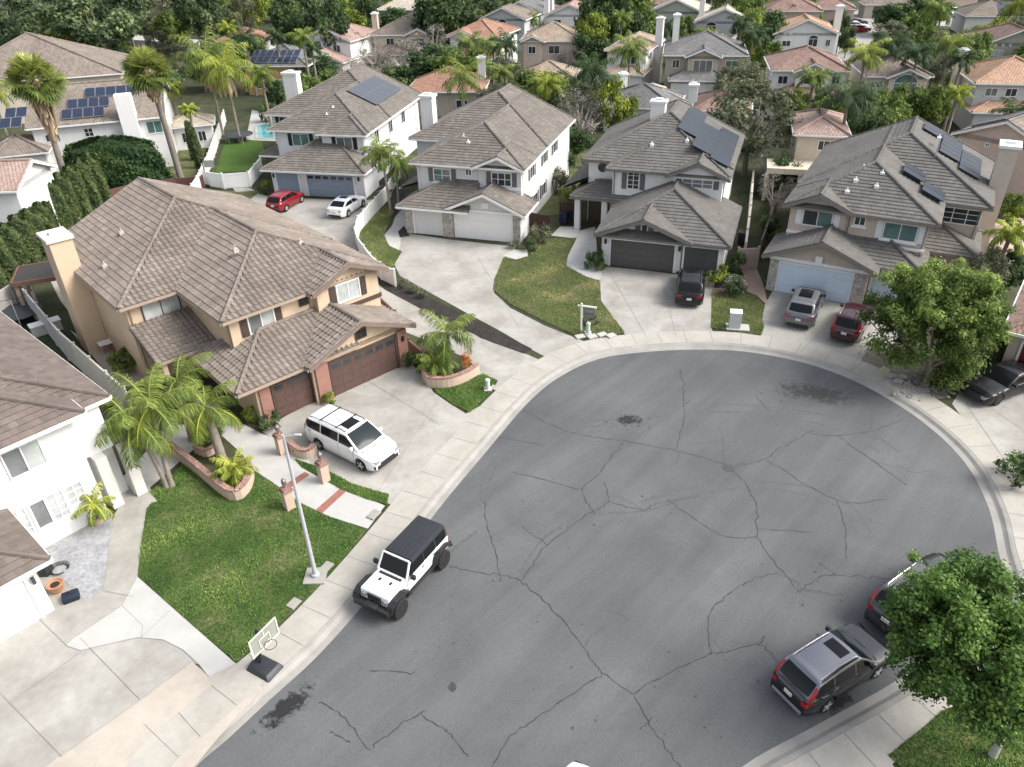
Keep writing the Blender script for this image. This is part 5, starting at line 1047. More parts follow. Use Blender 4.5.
# agapanthus clump under the wide tree
def tuft(name, label, loc, n, L, lm, seed, cat='plant', el=(20, 85), w=.02):
    rr = np.random.default_rng(seed); V, T = [], []
    for i in range(n):
        az, e = rr.uniform(0, 6.28), R(rr.uniform(*el)); d = np.array([math.cos(az) * math.cos(e), math.sin(az) * math.cos(e), math.sin(e)]); s = np.array([-math.sin(az), math.cos(az), 0]) * w * L
        o = np.array([math.cos(az), math.sin(az), 0]) * rr.uniform(0, .12); l = L * rr.uniform(.7, 1.1); m_ = o + d * l * .6; e_ = o + d * l - np.array([0, 0, l * .25 * math.cos(e)])
        V += [[o - s, o + s, m_ + s, m_ - s], [m_ - s, m_ + s, e_ + s * .2, e_ - s * .2]]; t = rr.uniform(.2, .9); T += [t, t]
    V = np.array(V).reshape(-1, 3); o = npmesh(name, V, np.arange(len(V)).reshape(-1, 4), LM[lm], None, np.repeat(T, 4)); o.location = loc
    return tag(o, label, cat)
tuft('strappy_plant', 'blue green strappy plant at the edge of the rock bed under the wide tree', G(935, 385), 160, 1.3, 'mid', 3, w=.03)
# near palms
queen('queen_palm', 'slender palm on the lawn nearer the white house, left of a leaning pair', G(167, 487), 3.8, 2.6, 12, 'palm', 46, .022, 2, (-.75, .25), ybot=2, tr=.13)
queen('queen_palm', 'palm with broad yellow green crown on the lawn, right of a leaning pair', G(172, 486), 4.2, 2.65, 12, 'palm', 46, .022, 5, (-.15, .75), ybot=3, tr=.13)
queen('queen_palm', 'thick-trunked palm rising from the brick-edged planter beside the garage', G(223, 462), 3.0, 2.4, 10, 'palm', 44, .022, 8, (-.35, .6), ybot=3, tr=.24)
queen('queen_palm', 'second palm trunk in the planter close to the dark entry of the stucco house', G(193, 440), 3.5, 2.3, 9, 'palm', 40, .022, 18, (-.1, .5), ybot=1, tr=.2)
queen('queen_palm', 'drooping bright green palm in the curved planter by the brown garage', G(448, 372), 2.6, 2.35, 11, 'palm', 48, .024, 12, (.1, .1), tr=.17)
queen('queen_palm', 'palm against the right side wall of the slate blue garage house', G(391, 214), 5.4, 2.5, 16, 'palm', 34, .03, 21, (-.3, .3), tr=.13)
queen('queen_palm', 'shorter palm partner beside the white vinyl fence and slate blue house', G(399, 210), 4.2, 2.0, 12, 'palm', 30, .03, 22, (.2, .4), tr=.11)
queen('small_palm', 'pygmy palm spilling over the end of the long brick-edged planter', G(235, 474, .4), .35, 1.25, 26, 'palmy', 26, .02, 31, tr=.09, cat='palm')
queen('small_palm', 'low palm under the drooping palm in the curved planter', G(437, 370, .4), .5, 1.5, 26, 'palm', 26, .022, 33, tr=.1, cat='palm')
queen('small_palm', 'cycad with dark fronds against the tan wall by the entry', G(228, 362, .5), .9, 1.0, 16, 'palmd', 20, .024, 34, tr=.1, cat='palm')
queen('small_palm', 'small palm in a round pot at the corner of the bright white house', G(100, 519, .5), .9, 1.1, 12, 'palmy', 26, .02, 35, tr=.05, cat='palm')
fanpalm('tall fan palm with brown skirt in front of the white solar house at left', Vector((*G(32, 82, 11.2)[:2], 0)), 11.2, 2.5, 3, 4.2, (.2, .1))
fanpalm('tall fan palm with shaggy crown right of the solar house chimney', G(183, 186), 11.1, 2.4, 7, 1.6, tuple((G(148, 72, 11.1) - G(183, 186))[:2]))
def bgpalm(px, py, rpx, label, h=7, lm='palm', nf=16, skirt=0, ybot=0, nl=22):
    p = G(px, py, h - .3); rw = rpx * depth(p) / FPX * 1.2
    if px > 830 and py < 62: p = G(px, py + (15 if py < 46 else 7), h - .3)
    return queen('queen_palm', label, Vector((p.x, p.y, 0)), h, rw * 1.25, nf, lm, nl, .05, int(px * 7 + py), (random.uniform(-.3, .3), random.uniform(-.3, .3)), skirt, 'palms among the houses behind', tr=.17, ybot=ybot)
for a in [(206, 60, 27, 'tall palm with green crown beside a yellowing palm above the trampoline lawn', 9, 'palm', 20, 22), (225, 70, 24, 'yellowing palm with brown hanging fronds above the trampoline lawn', 8.5, 'palmy', 20, 20), (172, 91, 11, 'bright lime palm left of the trampoline lawn', 6, 'palmy'), (-8, 95, 16, 'palm crown cut by the left edge in front of the solar house', 7, 'palmy'),
          (66, 42, 15, 'small bright palm between the dark pines and the grey brown roof', 7, 'palmy'), (188, 112, 8, 'short yellow palm over the dry garden', 5, 'palmy'), (246, 40, 14, 'blue grey palm at the top left of the ochre house', 8, 'palmd'), (262, 77, 12, 'palm in front of the ochre wall', 7, 'palm'), (303, 40, 12, 'palm crown before the white gabled house', 9, 'palm'), (312, 50, 9, 'lower palm before the white gabled house', 7, 'palmd'), (277, 38, 10, 'palm left of the white gabled house', 8, 'palmd'),
          (462, 80, 20, 'green palm just behind the grey roof beside the low red-tiled house', 6.5, 'palm'), (505, 46, 14, 'palm left of the striped roof house', 8, 'palmd'), (500, 75, 12, 'palm in front of the tan-roofed annex', 6, 'palm'), (546, 86, 15, 'yellow green palm in front of the tan-roofed annex', 6, 'palmy'), (590, 72, 20, 'large dark palm left of the tall chimney house', 8, 'palmd'), (531, 20, 8, 'small palm between the two gabled houses', 5, 'palm'),
          (664, 28, 11, 'palm left of the grey gabled house chimney', 7, 'palmd'), (742, 24, 12, 'dark palm by the porch of the grey gabled house', 7, 'palmd'), (752, 38, 13, 'dark palm right of the grey-roofed house', 7, 'palmd'), (813, 80, 14, 'bright palm in front of the white garage doors', 6, 'palm'), (868, 50, 17, 'yellow green palm left of the arched window house', 8, 'palmy'), (850, 100, 24, 'big dark palm with hanging fronds above the arched porch', 8, 'palmd'), (893, 33, 15, 'blue green palm on the lane behind the arched window house', 8, 'palmd'),
          (918, 40, 14, 'palm beside the lane, second from the blue green palm', 8, 'palmd'), (951, 33, 15, 'palm among shrubs below the white vans', 8, 'palm'), (962, 55, 12, 'palm in the shrubs left of the sage gabled house', 8, 'palmd'), (957, 97, 12, 'yellow palm right of the arched window house', 6, 'palmy'), (1012, 116, 18, 'dark palm in front of the orange-tiled house', 6, 'palmd'), (1006, 238, 18, 'yellow green palm at the right edge above the wide tree', 4.5, 'palmy'), (230, 30, 9, 'lime palm among olive shrubs at the top left', 8, 'palmy'), (622, 20, 10, 'palm right of the two-window gabled house', 8, 'palm')]:
    bgpalm(a[0], a[1], a[2], a[3], a[4], a[5], *(a[6:7] or (16,)), *(a[7:8] or (0,)))
TG = 'trees among the houses behind'
for kind, px, py, r, zc, lab in [
    ('pine', 12, 18, 24, 9, 'dark pine in the top left corner'), ('pine', 44, 30, 26, 8, 'dark rounded pine second from the top left corner'), ('pine', 95, 24, 32, 9, 'largest dark pine above the solar house with bare trunks'), ('pine', 72, 4, 24, 9, 'dark pine at the top edge behind the largest pine'), ('pine', 124, 10, 22, 9, 'dark pine right of the largest pine'), ('olive', 152, 10, 20, 7, 'olive tree right of the dark pines'), ('mid', 172, 26, 18, 5, 'green round tree left of the fan palm crown'), ('pine', 196, 6, 20, 9, 'dark tree at the top between olive trees'), ('olive', 150, 26, 14, 4, 'olive shrub tree above the fan palm with shaggy crown'),
    ('dark', 104, 62, 20, 2.4, 'dark clipped shrub mass behind the solar roof'), ('dark', 82, 56, 12, 2.4, 'dark shrub beside the grey brown roof'), ('mid', 122, 47, 10, 3, 'pale green shrub by the lane wall'), ('olive', 205, 22, 16, 5, 'olive tree above the palms'), ('mid', 222, 20, 14, 5, 'green tree above the yellowing palm'), ('olive', 240, 14, 15, 6, 'olive tree near the dark pole at top'), ('lime', 253, 6, 14, 6, 'lime green tree at the top left of the dark conifers'), ('olive', 184, 52, 14, 3, 'grey green shrub right of the shaggy fan palm'), ('olive', 176, 72, 11, 2.5, 'grey green bush below the shaggy fan palm'), ('olive', 160, 42, 12, 3, 'olive bush behind the shaggy fan palm'),
    ('dark', 284, 10, 14, 8, 'dark conifer left of the white gabled house roof'), ('dark', 306, 6, 14, 9, 'dark conifer at the top edge beside the taller one'), ('dark', 331, 14, 16, 9, 'tall dark conifer mass right of the white gabled house'), ('lime', 352, 24, 13, 5, 'lime green tree right of the dark conifer mass'), ('olive', 350, 46, 15, 4, 'grey green tree above the slate blue house ridge'), ('bare', 374, 52, 16, 4, 'grey leafless tree left of a larger leafless tree'), ('bare', 402, 56, 22, 4, 'large grey leafless tree behind the solar arrays'), ('bare', 430, 44, 20, 5, 'grey leafless tree beside the tan-roofed cream house'), ('dark', 444, 14, 26, 8, 'big dark pine left of the orange tiled house'), ('dark', 322, 68, 14, 3, 'dark green tree right of the white chimney'), ('dark', 276, 92, 10, 2.5, 'dark shrub left of the white chimney'), ('dark', 305, 72, 11, 3, 'dark shrub behind the white chimney'), ('mid', 325, 42, 9, 3, 'green shrub below the white gable'), ('dshrub', 266, 110, 7, 1.5, 'dark shrub by the swimming pool'),
    ('lime', 592, 34, 14, 6, 'lime tree right of the red-roofed gabled house'), ('dark', 604, 14, 20, 8, 'dark tree at the top centre'), ('mid', 632, 6, 16, 8, 'green tree at the top edge right of centre'), ('dark', 590, 50, 18, 4, 'dark tree left of the arched window and tall chimney'), ('bare', 574, 58, 15, 3, 'grey twiggy tree beside the striped roof house'), ('bare', 552, 55, 14, 3, 'grey twiggy bush in front of the striped roof house'), ('olive', 562, 86, 13, 3, 'olive tree behind the grey-roofed front row'), ('mid', 583, 92, 14, 3, 'green tree above the grey leafless tall tree'), ('lime', 615, 104, 17, 4.6, 'yellow green tree behind the large hipped garage roof house'), ('bare', 580, 112, 24, 4.2, 'tall grey leafless tree between the two front houses'), ('dark', 573, 140, 15, 2.2, 'dark shrubs filling the gap between the two front houses'), ('olive', 560, 108, 15, 3.2, 'olive tree at the rear corner of the pale grey house'), ('oshrub', 556, 180, 12, 1.2, 'bushy olive shrub in the side yard between the two front houses'), ('dshrub', 566, 160, 9, 1.4, 'dark shrub in the side yard between the two front houses'), ('lshrub', 570, 190, 6, 1.0, 'small lime shrub along the side yard'),
    ('mid', 646, 26, 15, 5, 'green tree in front of the pale greenish gable'), ('dark', 632, 30, 13, 5, 'dark shrub tree right of the dark palm group'), ('mid', 682, 30, 10, 4, 'green shrub right of the tall chimney'), ('dark', 662, 46, 9, 3, 'dark shrub at the foot of the tall chimney'), ('lime', 750, 30, 12, 5, 'lime tree at the right of the grey gabled house'), ('mid', 730, 6, 14, 7, 'green tree at the top edge above the grey gabled house'), ('mid', 748, 8, 13, 7, 'second green tree at the top edge above the grey gabled house'), ('lime', 757, 52, 10, 4, 'lime shrub right of the dark palms'), ('olive', 742, 76, 18, 3.5, 'olive tree right of the grey-roofed house'), ('olive', 728, 82, 13, 3, 'olive tree beside the pale pavement'), ('olive', 752, 118, 40, 5.5, 'large grey green tree between the white house and the pinkish house'), ('olive', 742, 90, 18, 5, 'olive crown behind the large grey green tree'), ('bare', 775, 190, 18, 2.4, 'grey leafless shrub between the block wall and the pinkish house'), ('bare', 768, 160, 18, 2.4, 'grey leafless tree behind the block wall'), ('dark', 786, 172, 14, 2.2, 'dark shrub by the left wall of the pinkish house'), ('dshrub', 770, 225, 9, 1.2, 'dark shrub low beside the block wall'), ('dshrub', 779, 240, 8, 1, 'dark shrub at the front left corner of the pinkish house'),
    ('dark', 770, 34, 14, 5, 'dark tree left of the orange-roofed gabled house'), ('mid', 768, 58, 12, 4, 'green tree left of the brick red roof'), ('mid', 790, 17, 13, 4, 'green hedge tree below the pink wall'), ('mid', 810, 16, 10, 4, 'green shrub tree above the orange roof'), ('dark', 838, 12, 9, 4, 'dark tree in front of the lane'), ('dark', 848, 24, 7, 3, 'dark shrub beside the red parked car'), ('mid', 888, 112, 18, 4, 'green tree above the ridge of the pinkish house'), ('mid', 910, 104, 17, 4, 'leafy green tree below the arched window house'), ('mid', 934, 104, 16, 4, 'green tree behind the charcoal ridge'), ('dark', 868, 118, 16, 4, 'dark green tree above the charcoal roof'), ('lime', 895, 100, 9, 4, 'lime green shrub below the arched window house'), ('dark', 880, 60, 13, 4, 'dark shrub under the yellow green palm'), ('olive', 938, 46, 15, 5, 'olive tree in the grove below the white vans'), ('mid', 924, 26, 12, 5, 'green tree at the edge of the lane'), ('lime', 978, 24, 15, 4, 'lime hedge tree right of the white vans'), ('lime', 1000, 20, 13, 4, 'lime tree above the sage gabled house'), ('mid', 972, 46, 14, 5, 'green tree left of the sage gabled house'), ('olive', 948, 70, 14, 4, 'olive tree right of the solar arched house'), ('lime', 964, 78, 12, 4, 'lime shrub right of the solar arched house'), ('mid', 975, 66, 12, 4, 'green shrub beside the orange-tiled house'), ('bare', 762, 88, 12, 4, 'grey twiggy tree left of the brick red roof'), ('mid', 790, 108, 13, 3, 'green tree left of the big dark palm'), ('lime', 800, 100, 9, 2.5, 'yellow green shrub below the white garage doors'), ('dark', 826, 108, 12, 3, 'dark shrub right of the white garage doors'), ('bare', 765, 128, 16, 3, 'grey leafless tree left of the arched porch'),
    ('mid', 1012, 205, 12, 2, 'green shrub at the right edge by the pink patio'), ('lime', 1016, 218, 9, 1.5, 'lime shrub at the right edge'), ('dark', 1010, 270, 13, 2, 'dark tree behind the wide tree at the right edge'), ('olive', 990, 270, 16, 2.5, 'olive tree behind the wide street tree'), ('dark', 1000, 320, 12, 2, 'dark shrub mass right of the wide street tree'), ('dark', 30, 52, 9, 3, 'dark shrub behind the grey brown roof'), ('pine', 20, 44, 14, 6, 'dark pine above the left fan palm'), ('mid', 800, 2, 12, 5, 'green tree top edge above red brown roofs'), ('mid', 400, 0, 14, 6, 'green tree at the top above the tan house'), ('dark', 365, 10, 12, 7, 'dark tree right of the dark conifers'), ('mid', 470, 0, 12, 6, 'green tree at the top above the orange house'), ('mid', 592, 0, 14, 6, 'green tree at the top edge centre'), ('mid', 690, 3, 12, 5, 'green tree at the top right of centre'), ('dark', 716, 58, 0.1, 3, None)]:
    if lab: plant(kind, px, py, r, lab, zc, 'tree' if 'shrub' not in kind else 'shrub', 'tree' if 'shrub' not in kind else 'shrub', TG)
# garden shrubs, round and clipped
BG = 'garden shrubs'
for kind, px, py, r, zc, lab in [('dshrub', 270, 421, 11, .6, 'round dark clipped bush left of the single brown garage door'), ('dshrub', 410, 359, 9, .5, 'dark clipped bush right of the double brown garage door'), ('lshrub', 329, 398, 7, .35, 'small lime bush between the two brown garage doors'), ('mid', 208, 428, 14, 1.1, 'bushy green shrub inside the long brick-edged planter'), ('dshrub', 260, 400, 8, 1.0, 'dark shrub behind the clipped bush by the garage'), ('lshrub', 250, 412, 8, .7, 'lime shrub beside the walkway to the entry'), ('dshrub', 595, 256, 9, .9, 'dark tall bush left of the grey garage'), ('dshrub', 590, 263, 6, .5, 'clipped dark bush nearer the path, left of the grey garage'), ('dshrub', 601, 265, 6, .5, 'clipped dark bush right against the grey garage corner'), ('lshrub', 720, 275, 12, .7, 'round lime bush right of the black car'), ('dshrub', 738, 262, 9, .8, 'dark shrub beside the pinkish gate'), ('oshrub', 540, 232, 12, .9, 'grey green bush right of the stone-pier garage'), ('dshrub', 531, 245, 7, .5, 'reddish dark shrub by the right stone pier'), ('oshrub', 514, 244, 6, .4, 'small grey shrub against the right stone pier'), ('oshrub', 384, 192, 9, .6, 'thin grey shrub on the dry lawn by the vinyl fence'), ('oshrub', 404, 283, 6, .3, 'low olive ground plant at the start of the mulch strip'), ('oshrub', 414, 289, 6, .3, 'low olive ground plant midway on the mulch strip'), ('oshrub', 422, 294, 5, .3, 'low olive ground plant at the end of the row on the mulch strip'), ('lshrub', 296, 446, 5, .5, 'small plant in the curved brick planter by the minivan'), ('oshrub', 592, 320, 9, .25, 'dry tan plant at the foot of the yard sign'), ('dshrub', 770, 280, 7, .4, 'dark plant at the left stone pier of the pale blue garage'), ('mid', 125, 362, 16, .8, 'green shrub below the tan side wall'), ('dshrub', 262, 190, 5, .4, 'dark plant at the end of the white garden fence'), ('lshrub', 265, 185, 5, .5, 'bright plant by the single slate blue garage door'), ('lshrub', 585, 158, 4, 1, 'potted lime plant near the entry porch')]:
    plant(kind, px, py, r, lab, zc, 'shrub', 'shrub', BG)
o = plant('dshrub', 735, 285, 14, 'mauve flowering round bush beside the brick path', .7, 'flowering_bush', 'shrub', var=0)
V, Q, t = leaves(crown_clumps(1.2, .9, 1.15, 26, .45, 5), 160, .12, 9); npmesh('blossom', V, Q, LM['lav'], o, t)
V, Q, t = leaves(crown_clumps(.35, .4, .5, 8, .22, 5), 900, .07, 9); tag(npmesh('orange_shrub', V, Q, LM['gold'], None, t), 'orange flowering shrub at the right end of the curved planter', 'shrub').location = G(466, 366, .35)
# clipped hedge block and cypress columns
def hedge_block(name, label, loc, rz, w, d, h, lm, n, size, seed, cat, group=None, rough=.16, top=.8):
    r = np.random.default_rng(seed); m_ = n
    z = r.random(m_) ** .8; side = r.random(m_) < .78; ang = r.uniform(0, 2 * np.pi, m_)
    ca, sa = np.cos(ang), np.sin(ang); k = 1 / np.maximum(np.abs(ca) ** 4 + np.abs(sa) ** 4, 1e-6) ** .25
    taper = 1 - (1 - top) * z ** 3; rc_ = np.sqrt(r.random(m_))
    rad = np.where(side, taper, rc_ * top) * k; dm = .16 if w > 5 else .06; zz = np.where(side, z * h * (1 - dm), h * (1 - dm * rc_ ** 2) - .05 * h * r.random(m_))
    lump = 1 + rough * np.sin(ang * 5 + z * 6 + seed) * np.sin(z * 9 + ang * 3) + rough * .5 * r.normal(size=m_)
    p = np.stack([ca * rad * lump * w / 2, sa * rad * lump * d / 2, zz * (1 + .06 * np.sin(ang * 3))], 1)
    nn = np.stack([ca, sa, np.where(side, .35, 1.2)], 1) + r.normal(size=(m_, 3)) * .5; nn /= np.linalg.norm(nn, axis=1)[:, None]
    t = r.normal(size=(m_, 3)) + np.array([0, 0, .8]); t -= nn * (t * nn).sum(1)[:, None]; t /= np.linalg.norm(t, axis=1)[:, None]; b = np.cross(nn, t); s = size * r.uniform(.6, 1.4, m_)[:, None]
    V = np.stack([p - t * s * .8, p + b * s * .5, p + t * s * .8, p - b * s * .5], 1).reshape(-1, 3)
    tint = np.clip(.45 + .35 * np.sin(ang * 4 + seed + z * 5) * .6 + .16 * r.normal(size=m_), 0, 1)
    root = thing(name, label, cat, loc, rz, group); npmesh('foliage', V, np.arange(len(V)).reshape(-1, 4), LM[lm], root, np.repeat(tint, 4))
    q = MB(); q.box(-w * .38, w * .38, -d * .36, d * .36, .05, h * .84); q.build('shade_core', M('hedge_shade', (.020, .030, .012), .95, .3, 4), root, bevel=min(w, d) * .12)  # solid dark core: the shade between the leaves put into its colour
    return root
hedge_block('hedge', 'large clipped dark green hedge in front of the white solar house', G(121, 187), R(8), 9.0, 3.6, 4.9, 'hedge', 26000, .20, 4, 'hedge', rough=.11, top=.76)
CG = 'row of clipped cypress columns'
for i, (px, py, h) in enumerate([(104, 203, 4.3), (95, 208, 4.3), (85, 215, 4.2), (75, 222, 4.1), (66, 229, 4.0)]):
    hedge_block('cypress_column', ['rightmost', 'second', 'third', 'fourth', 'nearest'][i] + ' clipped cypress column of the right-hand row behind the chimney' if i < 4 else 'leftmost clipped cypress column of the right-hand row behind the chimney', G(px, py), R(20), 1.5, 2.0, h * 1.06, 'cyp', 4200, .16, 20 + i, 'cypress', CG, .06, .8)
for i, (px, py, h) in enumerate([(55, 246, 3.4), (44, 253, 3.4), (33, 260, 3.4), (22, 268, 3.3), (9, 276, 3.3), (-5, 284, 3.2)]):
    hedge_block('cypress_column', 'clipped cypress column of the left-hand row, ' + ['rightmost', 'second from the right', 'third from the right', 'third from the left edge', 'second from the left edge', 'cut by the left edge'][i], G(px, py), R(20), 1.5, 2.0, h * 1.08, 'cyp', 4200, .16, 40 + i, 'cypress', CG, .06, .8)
for i, (px, py) in enumerate([(196, 160), (201, 168)]):
    hedge_block('cypress_column', ['slim dark cypress farther from the white fence by the palms', 'slim dark cypress nearer the white fence by the palms'][i], G(px, py), 0, .9, .9, 4.2, 'cyp', 2000, .16, 60 + i, 'cypress', None, .08, .5)
# ------------------------------------------------------------------ vehicles
def paint(name, col, rough=.28, metal=.0): return M(name, col, rough=rough, var=.03, scale=1, finev=.0, metal=metal, spec=.5, coat=.8)
tyre_m = M('tyre_rubber', (.018, .018, .018), .85, .1, 4); rim_m = M('alloy_rim', (.50, .50, .51), .35, .05, metal=.2); rim_d = M('dark_rim', (.04, .04, .042), .4, .05, metal=.5); carglass = M('car_glass', (.008, .010, .011), .08, .05, finev=0, spec=.25); carglass_g = M('tinted_windscreen', (.014, .022, .024), .08, .05, finev=0, spec=.2)
red_l = M('tail_light_red', (.35, .008, .01), .2, .05, coat=.5); lamp_l = M('headlight_lens', (.26, .28, .29), .12, .05, coat=.5); trim_b = M('black_trim', (.022, .022, .023), .55, .05); plate_m = M('plate_white', (.62, .62, .60), .5, .08, 9); chrome = M('chrome', (.7, .7, .71), .15, .03, metal=1)
def wheel(root, x, y, r, w, rim, spokes=5):
    sg = 1 if y > 0 else -1
    t = MB(); t.lathe([(r * .66, -w / 2), (r * .93, -w / 2), (r, -w / 2 + .04), (r, w / 2 - .04), (r * .93, w / 2), (r * .66, w / 2)], (0, 0, 0), 28, 'y')
    hub = bpy.data.objects.new('wheel', None); 
    ty = t.build('wheel', tyre_m, root, smooth=35); ty.location = (x, y, r)
    q = MB(); q.lathe([(r * .68, -w * .35), (r * .70, sg * w * .46), (r * .60, sg * w * .47), (r * .58, sg * w * .2)], (0, 0, 0), 24, 'y')
    for i in range(spokes):
        a = 2 * math.pi * i / spokes; d = Vector((math.cos(a), 0, math.sin(a))); q.beam(Vector((0, sg * w * .44, 0)), d * r * .64 + Vector((0, sg * w * .46, 0)), r * .24, .03, up=Vector((0, 1, 0)))
    q.lathe([(r * .14, sg * w * .36), (r * .12, sg * w * .48)], (0, 0, 0), 12, 'y'); q.build('rim', rim, ty)
def interp(x, P):
    for (a, u), (b, v) in zip(P, P[1:]):
        if x <= b: t = max(0, (x - a) / (b - a)); t = t * t * (3 - 2 * t) * .5 + t * .5; return u + (v - u) * t
    return P[-1][1]
def car(name, label, cat, rear, deg, L, Wd, Hh, top, cab, wb, wr, paint_m, roof_m=None, rim=None, rails=False, sunroof=0, belt=None, glass=carglass, ws=None, group=None, fo=None, zb=.22, wt=.74, pillars=(), tail='v', mirrors=True, lower=None, detail=True):
    """rear: ground point under the rear bumper; top: body-top profile (x from front 0 to rear L); cab: x of cowl, roof front, roof rear, rear glass base"""
    a = R(deg); c = Vector((rear[0], rear[1], rear[2] if len(rear) > 2 else 0.02)) + Vector((math.cos(a), math.sin(a), 0)) * (L / 2); root = thing(name, label, cat, c, a, group)
    X = lambda x: L / 2 - x      # profile x -> local
    fo = fo or (L - wb) * .47; xw = (fo, fo + wb); ra = wr * 1.17; hw = Wd / 2
    xs = sorted(set([round(L * i / 60, 4) for i in range(61)] + [round(w + ra * math.cos(math.pi * k / 12), 4) for w in xw for k in range(13)]))
    def zbot(x):
        z = zb + .16 * max(0, 1 - x / .5) ** 2 * .6 + .16 * max(0, 1 - (L - x) / .5) ** 2 * .6
        for w in xw:
            if abs(x - w) <= ra: z = max(z, wr + math.sqrt(max(0, ra * ra - (x - w) ** 2)) * .93)
        return z
    def half(x): e = min(x, L - x); k = .62; return hw * (1 - .20 * max(0, 1 - e / k) ** 2.2)
    secs = []
    for x in xs:
        w = half(x); zt = interp(x, top); z0 = min(zbot(x), zt - .12); e = min(x, L - x); cr = .035
        zm = z0 + (zt - z0) * .55
        secs.append([(0, z0), (w * .93, z0), (w * .985, z0 + (zt - z0) * .12), (w, zm), (w * .985, z0 + (zt - z0) * .82), (w * .945, zt - .035), (w * .88, zt), (w * .5, zt + cr * .8), (0, zt + cr)])
    b = MB(); n = len(secs[0]); vs = []
    for x, s_ in zip(xs, secs):
        vs += [(X(x), y, z) for y, z in s_] + [(X(x), -y, z) for y, z in s_[1:-1][::-1]]
    m_ = 2 * n - 2
    b.add(vs, [(i * m_ + k, i * m_ + (k + 1) % m_, (i + 1) * m_ + (k + 1) % m_, (i + 1) * m_ + k) for i in range(len(xs) - 1) for k in range(m_)] + [tuple(range(m_)), tuple(range((len(xs) - 1) * m_, len(xs) * m_))])
    b.build('body', paint_m, root, smooth=38)
    # cabin
    xa, xb, xc, xd = cab; zbelt = lambda x: interp(x, top) - .01
    def zroof(x):
        if x < xb: t = (x - xa) / (xb - xa); return zbelt(xa) + (Hh - .05 - zbelt(xa)) * (t ** .88)
        if x > xc: t = (xd - x) / (xd - xc); return zbelt(xd) + (Hh - .07 - zbelt(xd)) * (max(t, 0) ** .8)
        t = (x - xb) / (xc - xb); return Hh - .05 + .05 * math.sin(math.pi * min(1, t * 1.1 + .05)) - .02 * t
    wbelt = .925 * hw; wroof = wt * hw
    def yside(x, z): t = min(1, max(0, (z - zbelt(x)) / (Hh - zbelt(x)))); return (wbelt + (wroof - wbelt) * t ** 1.15) * half(x) / hw
    cx = [xa + (xd - xa) * i / 44 for i in range(45)]; vs = []; nn = 13
    def surf(x, f):  # f -1..1 across the top
        zt = zroof(x); y = yside(x, zt) ; return Vector((X(x), f * y, zt + .045 * (1 - f * f) * min(1, (zt - zbelt(x)) / .3)))
    b = MB()
    for x in cx:
        zt = zroof(x); zl = zbelt(x) - .03
        row = [Vector((X(x), -yside(x, zl), zl)), Vector((X(x), -yside(x, (zl + zt) / 2), (zl + zt) / 2)), Vector((X(x), -yside(x, zt - .03), zt - .03))] + [surf(x, f) for f in (-.95, -.75, -.4, 0, .4, .75, .95)] + [Vector((X(x), yside(x, zt - .03), zt - .03)), Vector((X(x), yside(x, (zl + zt) / 2), (zl + zt) / 2)), Vector((X(x), yside(x, zl), zl))]
        vs += row
    b.add(vs, [(i * nn + k, i * nn + k + 1, (i + 1) * nn + k + 1, (i + 1) * nn + k) for i in range(44) for k in range(nn - 1)] + [tuple(range(nn)), tuple(range(44 * nn, 45 * nn))])
    b.build('cabin', roof_m or paint_m, root, smooth=40)
    def patch(nm, x0, x1, f0, f1, mt, lift=.008, curve=0, nx=6, ny=8, parent=root):
        V = []; 
        for i in range(nx + 1):
            for j in range(ny + 1):
                f = f0 + (f1 - f0) * j / ny; x = x0 + (x1 - x0) * i / nx + curve * f * f; p = surf(min(max(x, xa), xd), f); e = .02
                dx = surf(min(max(x, xa) + e, xd), f) - surf(min(max(x, xa + e) - e, xd), f); dy = surf(min(max(x, xa), xd), min(f + .03, 1)) - surf(min(max(x, xa), xd), max(f - .03, -1)); nr = dx.cross(dy); nr = nr if nr.z > 0 else -nr
                V.append(p + nr.normalized() * lift)
        return npmesh(nm, [tuple(v) for v in V], [(i * (ny + 1) + j, i * (ny + 1) + j + 1, (i + 1) * (ny + 1) + j + 1, (i + 1) * (ny + 1) + j) for i in range(nx) for j in range(ny)], mt, parent, smooth=True)
    patch('windscreen', xa + .05, xb - .06, -.9, .9, ws or carglass_g, curve=.05); 
    patch('rear_window', xc + .10, xd - .03, -.84, .84, glass, curve=-.03)
    pl = [xa + .28] + list(pillars) + [xd - .18]
    for sg in (-1, 1):
        for i, (x0, x1) in enumerate(zip(pl, pl[1:])):
            V = []; k = 10; x0_, x1_ = x0 + .035, x1 - .035
            for j in range(k + 1):
                x = x0_ + (x1_ - x0_) * j / k; zl = zbelt(x) + .045; zu = max(zl + .01, min(zroof(x) - .075, Hh - .13)); 
                for z in (zl, (zl + zu) / 2, zu): V.append((X(x), sg * (yside(x, z) + .008), z))
            q = [(j * 3 + r, j * 3 + r + 1, j * 3 + r + 4, j * 3 + r + 3) for j in range(k) for r in range(2)]
            npmesh('side_window', V, q if sg < 0 else [f[::-1] for f in q], glass, root, smooth=True)
    if sunroof: patch('sunroof', xb + .16, xb + .16 + sunroof, -.55, .55, carglass, .007)
    if rails:
        for sg in (-1, 1):
            t = MB(); t.tube([surf(x, sg * .86) + Vector((0, 0, .02 if x in (xb + .1, xc - .1) else .065)) for x in [xb + .1, xb + .25, (xb + xc) / 2, xc - .25, xc - .1]], .022, 8); t.build('roof_rail', chrome if rails == 1 else trim_b, root, smooth=60)
    for x in xw:
        for sg in (-1, 1): wheel(root, X(x), sg * (hw - .12), wr, .225, rim or rim_m)
    if not detail: return root
